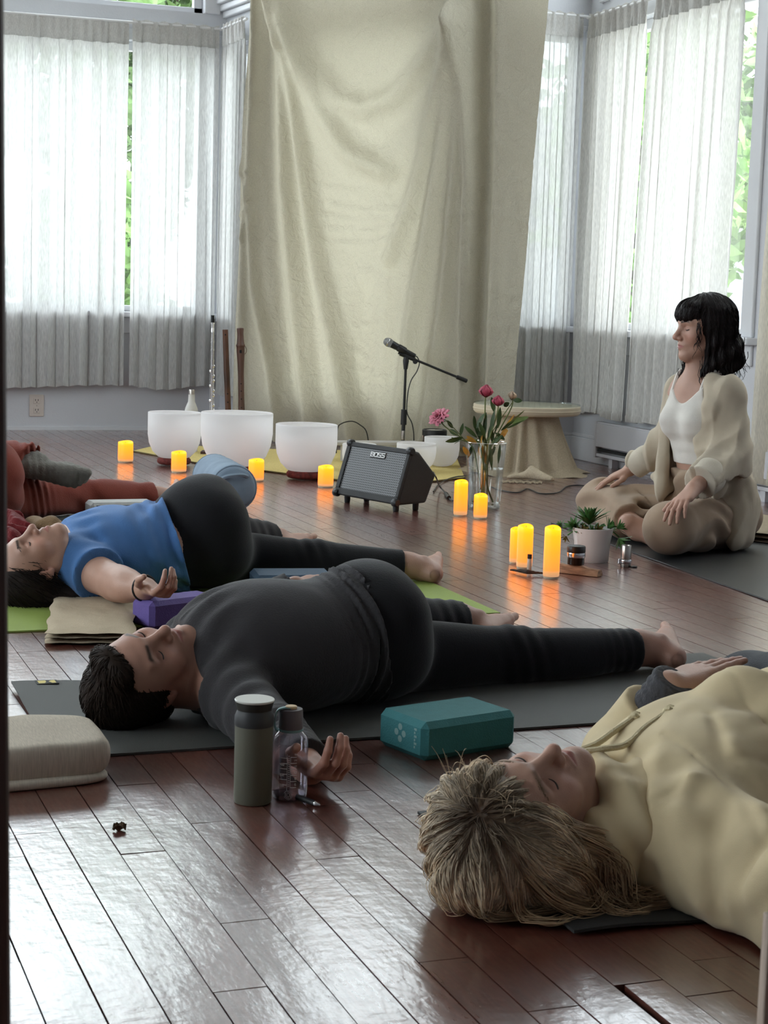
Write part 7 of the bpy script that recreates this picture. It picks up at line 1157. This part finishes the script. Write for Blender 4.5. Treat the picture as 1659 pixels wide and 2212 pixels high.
# ------------------------------------------------------------------ the fair-haired person in the cream hoodie, nearest the camera
def build_cream_person():
    org = A3(1.6, 2.4, .006); Hd = Head((1.085, 2.27, .118), (-.92, -.38, -.05), (.07, -.295, .945), .98)
    shR, shL = A3(1.325, 2.20, .085), A3(1.38, 2.53, .065); elR, wrR = A3(1.395, 1.93, .07), A3(1.46, 1.70, .045)
    elL, wrL = A3(1.53, 2.79, .045), A3(1.572, 2.70, .20)
    ch, be, pe = A3(1.46, 2.37, .112), A3(1.62, 2.38, .12), A3(1.79, 2.42, .165)
    hL, kL, aL = A3(1.83, 2.44, .09), A3(2.22, 2.44, .08), A3(2.6, 2.44, .06); hR, kR, aR = A3(1.82, 2.43, .22), A3(1.83, 2.84, .145), A3(2.14, 2.98, .06)
    axC = frame((1, .02, 0), (0, 1, .05)); axP = frame((1, .05, .02), (0, .35, -.94))
    neck = [(cap(Hd.w(0, -.02, -.05), A3(1.29, 2.35, .10), .052, .062), .03), (cap(Hd.w(0, .015, -.075), A3(1.30, 2.36, .10), .042, .050), .04)]
    torso = [(ell(ch, (.20, .165, .108), axC), .04), (cap(shR, shL, .064, .064), .05), (ell(be, (.18, .145, .105), axC), .07), (ell(pe, (.14, .16, .13), axP), .06), (ell(A3(1.84, 2.35, .19), (.11, .1, .12)), .05), (ell(A3(1.83, 2.37, .1), (.11, .1, .085)), .05), (ell(A3(1.46, 2.30, .16), (.075, .07, .058)), .05), (ell(A3(1.46, 2.45, .16), (.075, .07, .058)), .05)]
    armR = limb([shR, elR, wrR], [.056, .045, .030]); armL = limb([shL, elL, wrL], [.054, .043, .028])
    legL = limb([hL, kL, aL], [.09, .06, .042], .03) + calf(kL, aL, (0, -.6, -.5), .048); legR = limb([hR, kR, aR], [.1, .064, .042], .03) + calf(kR, aR, (.6, -.6, 0), .048)
    hands = hand(wrR, (.12, -1, -.02), (.2, 0, 1), True, (.4, .45, .5, .55), (.6, .4), .1, .95) + hand(wrL, (.88, .30, .20), (.16, .10, -.98), False, (.02, .05, .08, .12), (.12, .05), .05, 1.0)
    feet = foot(aL + A3(.035, 0, -.005), (.5, .8, .3), (-.9, .3, .3), .93, (0, .3, 1)) + foot(aR + A3(.03, .01, 0), (.9, .1, -.1), (.1, .1, 1), .93, (0, -1, 0))
    prims = neck + torso + armR + armL + legL + legR + hands + feet + Hd.prims(.97, .95)
    o = person('person', prims, .012, [bbox([Hd.c], .135) + (.0019,), bbox([wrL + A3(.08, .03, .02)], .115) + (.0024,), bbox([wrR + A3(.02, -.09, .02)], .115) + (.0035,)], M_SKIN, org,
               'fair-haired person in a cream hoodie lying nearest the camera', paint_for(Hd, SKIN_B, [(wrL + A3(.16, .06, .03), .05)], brow=(.16, .10, .06), browk=.7, lip=(.42, .16, .14)))
    # hoodie
    sl = [(cap(shR, elR, .082, .078), .05), (cap(elR, wrR, .078, .06, flat=True), .03)]; e = nv(wrL - elL); cL = elL + (wrL - elL) * .60; sll = [(cap(shL, elL, .058, .052), .05), (cap(elL, cL, .052, .046, flat=True), .03)]
    pouch = [(ell(A3(1.66, 2.36, .19), (.12, .14, .075), axC), .05)]
    body = torso[:3] + torso[6:] + [(ell(A3(1.70, 2.39, .15), (.15, .165, .125), axC), .06), (ell(A3(1.39, 2.26, .12), (.09, .11, .08)), .06)] + pouch
    fold = [W(1535, 1572, 2.74), W(1562, 1550, 2.77), W(1582, 1522, 2.79), W(1606, 1511, 2.80), W(1638, 1522, 2.79), W(1675, 1550, 2.76)]
    body += [(cap(fold[i], fold[i + 1], .021, .021), .035) for i in range(5)] + [(cap(fold[i] - A3(0, 0, .03), fold[i + 1] - A3(0, 0, .03), .03, .03), .04) for i in range(5)]
    CRE = [([(1.431, 2.326, .24), (1.396, 2.239, .23), (1.355, 2.152, .203), (1.335, 2.063, .181), (1.319, 1.99, .151)], .006, .010), ([(1.41, 2.23, .235), (1.375, 2.14, .203), (1.355, 2.05, .181)], -.005, .018),
           ([(1.355, 2.152, .203), (1.307, 2.181, .204), (1.283, 2.167, .181), (1.23, 2.187, .136)], .0032, .0045), ([(1.303, 2.165, .201), (1.269, 2.131, .161), (1.253, 2.095, .108), (1.264, 2.06, .045)], -.010, .020),
           ([(1.32, 2.10, .185), (1.272, 2.045, .117), (1.264, 2.03, .079), (1.274, 2.02, .033)], .012, .015), ([(1.264, 2.251, .183), (1.243, 2.17, .126), (1.245, 2.145, .056)], .009, .012), ([(1.31, 2.274, .21), (1.262, 2.19, .15), (1.245, 2.16, .09)], -.006, .018),
           ([(1.27, 1.985, .09), (1.33, 1.99, .15), (1.40, 2.02, .175)], .009, .012), ([(1.275, 1.955, .08), (1.34, 1.955, .14), (1.42, 1.98, .16)], -.007, .016), ([(1.28, 1.92, .08), (1.35, 1.915, .14), (1.43, 1.93, .15)], .008, .012),
           ([(1.33, 2.30, .22), (1.40, 2.38, .235), (1.50, 2.42, .225)], -.004, .02), ([(1.44, 2.25, .215), (1.52, 2.30, .225), (1.60, 2.36, .235)], .007, .014), ([(1.40, 2.20, .2), (1.50, 2.20, .18), (1.58, 2.24, .18)], .006, .014)]
    def disp(x, y, z):
        f = .004 * waves(x, y, z, 12, 20) + .0022 * waves(x, y, z, 15, 42)
        s1 = x * .86 + y * .5 + .15 * np.sin(y * 9 + 1); a1 = np.exp(-(((x - 1.36) / .12) ** 2 + ((y - 2.08) / .14) ** 2)); f += a1 * .0075 * np.sin(62 * (x * .95 - .25 * y + .25 * z) + 1.6 * np.sin(14 * y + 9 * z))
        arm = np.exp(-((y - 1.86) / .16) ** 2) * (y < 2.1); f += arm * .007 * np.sin(48 * (y * .7 + x * .7) + 20 * z)
        chst = np.exp(-(((x - 1.55) / .12) ** 2 + ((y - 2.42) / .16) ** 2)); f += chst * .006 * np.sin(52 * x + 24 * y - 30 * z + 1.8 * np.sin(11 * y))
        nk = np.exp(-((x - 1.29) / .035) ** 2); f += nk * .003 * np.sin(70 * y + 50 * z)
        seam = np.abs(x - 1.352 - .25 * np.clip(y - 2.3, -.2, .3) ** 2 + .18 * (z - .14)); f += .0035 * np.exp(-(seam / .0035) ** 2) * (y < 2.31) * (z > .03)
        for pts, am, wd in CRE:
            dist = np.min([capsel(pts[i], pts[i + 1], 0)(x, y, z) for i in range(len(pts) - 1)], 0); f += am * np.exp(-(dist / wd) ** 2)
        mid = np.abs(x - 1.505 - .10 * (z - .2)); f += .0022 * np.exp(-(mid / .003) ** 2) * (z > .12)
        return f
    M = knit('cream_fleece', (.63, .515, .32), .12, 700, .95)
    hem = (A3(1.80, 2.4, .2), (1, -.05, .55), ((1.55, 2.0, -.1), (2.1, 2.75, .6)))
    g = garment('hoodie', body + sl + sll, .0058, M, o, org, .017, disp, [hem], near=.035)
    # hood: a soft roll of cloth round the neck and bunched under the near cheek
    ring = [A3(1.225, 2.41, .135), A3(1.235, 2.35, .155), A3(1.247, 2.28, .15), A3(1.245, 2.235, .135), A3(1.225, 2.21, .10), A3(1.21, 2.215, .075)]
    hp = []
    for i in range(len(ring) - 1): hp.append((cap(ring[i], ring[i + 1], .020 + .006 * i, .026 + .006 * i), .02))
    hp += [(cap(A3(1.27, 2.42, .12), A3(1.285, 2.27, .13), .026, .03), .03), (ell(A3(1.215, 2.23, .075), (.045, .045, .045)), .04), (cap(A3(1.225, 2.41, .12), A3(1.18, 2.44, .05), .025, .04), .03), (cap(A3(1.25, 2.25, .08), A3(1.30, 2.3, .12), .045, .055), .04)]
    def hd(x, y, z): return .004 * waves(x, y, z, 21, 28) + .0065 * np.sin(95 * x + 35 * z - 22 * y + 1.2 * np.sin(20 * y)) * np.clip((.26 - z) / .1, .2, 1)
    HG = [A3(1.245, 2.42, .165), A3(1.272, 2.34, .180), A3(1.282, 2.265, .150), A3(1.262, 2.215, .10), A3(1.235, 2.20, .06)]
    h0 = hd
    def hd(x, y, z): return h0(x, y, z) + .012 * np.exp(-(np.min([capsel(HG[i], HG[i + 1], 0)(x, y, z) for i in range(4)], 0) / .010) ** 2)
    garment('hood', hp, .0045, M, o, org, .004, hd)
    MC = mat('cream_cord', (.62, .53, .33), .8, bump=.5, bscale=500)
    for pts, nm in (([A3(1.215, 2.35, .19), A3(1.25, 2.335, .197), A3(1.29, 2.34, .200), A3(1.34, 2.37, .217), A3(1.40, 2.40, .233)], 1), ([A3(1.22, 2.37, .185), A3(1.265, 2.39, .19), A3(1.31, 2.41, .205), A3(1.36, 2.44, .215)], 2)):
        mb = MB(); P = bez(pts, 30); mb.tube(P - org, .0052, 7); ob = mb.build('drawstring', MC, o, True); k = P[-1] - org; mb = MB()
        mb.tube([k + .0095 * A3(math.cos(t) * .8, math.sin(t), .5 * math.sin(2 * t)) for t in np.linspace(0, 6.28, 15)], .0052, 7); mb.tube([k, k + A3(.022, .006, -.004)], [.0055, .0075], 8); mb.build('knot', MC, ob, True)
    cf = [(cap(cL - e * .02, wrL + e * .015, .041, .036, flat=True), .02)]
    garment('undershirt_cuff', cf, .0035, knit('grey_rib', (.06, .06, .068), .5, 120), o, org, .002, lambda x, y, z: .0016 * np.sin(260 * (x * e[0] + y * e[1] + z * e[2]) + 3 * np.sin(30 * z)))
    tl = [(cap(kL, aL, .064, .05), .03)]; tr = [(cap(kR, aR, .067, .05), .03)]
    garment('leggings', torso[3:6] + [legL[0], legR[0]] + tl + tr + legL[2:] + legR[2:], .008, knit('slate_jersey', (.032, .034, .042), .2), o, org, .006, lambda x, y, z: .0015 * waves(x, y, z, 5, 26), [(A3(1.70, 2.4, .15), (-1, 0, -.2))])
    # hair
    m = mat('ash_blonde_hair', (.42, .32, .20), .5, spec=.22, var=.3, scale=34, stretch=(1, 1, 1), attr='Col')
    hair_long_blonde(Hd, o, org, m)
    Hd.lashes(mat('brown_lash', (.03, .018, .012), .6), o, org); Hd.brows(mat('blonde_brow', (.17, .11, .06), .6), o, org, 80, 2)
    return o
def hair_long_blonde(Hd, o, org, m):
    from mathutils.kdtree import KDTree
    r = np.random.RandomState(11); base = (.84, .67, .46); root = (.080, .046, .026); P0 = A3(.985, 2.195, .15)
    pr = [(Hd.ell((0, -.034, .044), (.090, .104, .093)), .02), (ell(A3(1.013, 2.255, .105), (.082, .10, .10)), .03), (ell(A3(1.045, 2.205, .082), (.105, .055, .074)), .03), (ell(A3(.985, 2.215, .06), (.06, .055, .055)), .03), (Hd.ell((0, .036, .094), (.066, .045, .034)), .02), (ell(A3(1.105, 2.19, .055), (.05, .04, .05)), .03), (Hd.ell((.07, .005, .045), (.022, .045, .05)), .02)]
    n0 = nv(P0 - A3(1.05, 2.27, .09)); e1 = nv(np.cross(n0, A3(0, 0, 1))); e2 = np.cross(n0, e1)
    def ang(P): q = P - P0; return np.arctan2(q @ e2, q @ e1), np.linalg.norm(q, axis=1)
    def dd(x, y, z):
        a, d = ang(np.stack([x, y, z], 1)); k = np.clip(d / .05, 0, 1); return k * (.0034 * np.sin(a * 13 + 14 * d + 1.5 * np.sin(a * 5 + 20 * d)) + .0016 * np.sin(a * 37 + 30 * d)) + .006 * np.exp(-(d / .018) ** 2)
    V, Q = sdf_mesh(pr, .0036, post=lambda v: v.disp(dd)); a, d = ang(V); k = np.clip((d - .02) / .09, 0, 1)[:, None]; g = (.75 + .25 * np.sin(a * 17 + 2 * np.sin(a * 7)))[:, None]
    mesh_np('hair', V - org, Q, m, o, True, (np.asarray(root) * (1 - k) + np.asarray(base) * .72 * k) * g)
    nr = vnormals(V, Q); kd = KDTree(len(V)); [kd.insert(v, j) for j, v in enumerate(V)]; kd.balance()
    L = Hd.loc(V); ok = ((L[:, 1] < .072) | (L[:, 2] > .07)) & (V[:, 2] > .012); N = 8500; K = 12; i = r.choice(np.nonzero(ok)[0], N); pos = V[i].copy(); P = []; Ln = r.uniform(.05, .13, (N, 1)); wv_ = r.normal(size=(N, 1)) * .12; lift = np.abs(r.normal(size=N)) * .0013 + .0004; lift[r.rand(N) < .06] *= 4
    st = np.linalg.norm(pos - P0, axis=1)
    for k in range(K):
        j = np.array([kd.find(q)[1] for q in pos]); n = nr[j]; pos = pos + n * (lift * (.3 + .7 * math.sin(math.pi * (k + .5) / K)) - ((pos - V[j]) * n).sum(1))[:, None]; pos[:, 2] = np.maximum(pos[:, 2], .009); P.append(pos)
        q = pos - P0; dd_ = np.linalg.norm(q, axis=1)[:, None]; f = q / (dd_ + 1e-6) + np.clip((dd_ - .07) / .08, 0, 1.2) * A3(.55, -.1, -.95) * (q[:, 1:2] < .09)
        f -= n * (f * n).sum(1)[:, None]; f /= np.linalg.norm(f, axis=1)[:, None] + 1e-9; sw = np.cross(n, f); a_, _ = ang(pos)
        f = f + sw * (wv_ + .35 * np.sin(a_ * 4 + dd_[:, 0] * 26)[:, None]); pos = pos + f * Ln / (K - 1)
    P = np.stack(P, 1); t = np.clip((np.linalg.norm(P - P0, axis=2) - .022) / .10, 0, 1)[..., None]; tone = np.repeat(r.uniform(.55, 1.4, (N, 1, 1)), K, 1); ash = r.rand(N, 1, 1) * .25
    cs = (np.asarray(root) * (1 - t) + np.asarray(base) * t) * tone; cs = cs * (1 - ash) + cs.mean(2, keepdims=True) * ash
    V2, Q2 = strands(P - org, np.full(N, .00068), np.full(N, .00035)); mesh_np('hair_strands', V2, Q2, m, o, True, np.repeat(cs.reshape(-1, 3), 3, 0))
    # loose lengths over the hood and the mat beside the near cheek
    locks = [([(1.10, 2.18, .12), (1.165, 2.17, .09), (1.175, 2.165, .045), (1.215, 2.15, .016), (1.27, 2.155, .010)], 110, .012), ([(1.12, 2.175, .11), (1.19, 2.165, .07), (1.20, 2.15, .022), (1.245, 2.165, .012)], 90, .011), ([(1.06, 2.165, .09), (1.12, 2.15, .07), (1.145, 2.165, .03), (1.115, 2.16, .012)], 120, .012), ([(1.04, 2.16, .08), (1.08, 2.145, .04), (1.14, 2.15, .014), (1.165, 2.165, .02)], 110, .012),
             ([(1.12, 2.18, .12), (1.185, 2.18, .10), (1.205, 2.19, .06), (1.21, 2.18, .02), (1.20, 2.17, .010)], 90, .010), ([(.96, 2.19, .05), (.985, 2.165, .016), (1.05, 2.165, .010), (1.10, 2.175, .010)], 70, .010), ([(1.02, 2.15, .06), (1.03, 2.145, .02), (1.07, 2.125, .010), (1.10, 2.13, .009)], 26, .008), ([(1.13, 2.17, .09), (1.15, 2.15, .03), (1.18, 2.125, .010), (1.215, 2.13, .009)], 30, .009)]
    A = []
    for pts, n, sp in locks:
        C0 = bez([A3(*q) for q in pts], 20); f1 = r.normal(size=(n, 3)) * sp; f2 = r.normal(size=(n, 3)) * sp * .9; t = np.linspace(0, 1, 20)[None, :, None]; ph = r.uniform(0, 6.3, (n, 1, 1))
        q = C0[None] + f1[:, None] * (.7 - .2 * t) + f2[:, None] * t * t + np.concatenate([np.sin(6 * t + ph), np.cos(5 * t + ph), 0 * ph + 0 * t], 2) * .0025 * t; q[..., 2] = np.maximum(q[..., 2], .0085 + .008 * np.abs(f1[:, None, 0]) / sp * .5); A.append(q)
    A = np.concatenate(A); cs = np.repeat(np.asarray((.48, .34, .21)) * r.uniform(.55, 1.35, (len(A), 1, 1)), 20, 1); V3, Q3 = strands(A - org, np.full(len(A), .0009), np.full(len(A), .0003)); mesh_np('loose_locks', V3, Q3, m, o, True, np.repeat(cs.reshape(-1, 3), 3, 0))
    F = []
    for k in range(70):
        a = Hd.w(r.uniform(-.07, .06), .04 + r.uniform(0, .03), .112 - r.uniform(0, .02)); d = Hd.M.T @ A3(r.normal() * .7, .8, r.normal() * .6 + .2); F.append([a + d * .04 * t + A3(0, 0, .012) * math.sin(3 * t + k) for t in np.linspace(0, 1, 6)])
    V4, Q4 = strands(np.array(F) - org, np.full(70, .0004), np.full(70, .0002)); mesh_np('flyaway_hair', V4, Q4, m, o, True, np.tile(base, (len(V4), 1)))
build_cream_person()
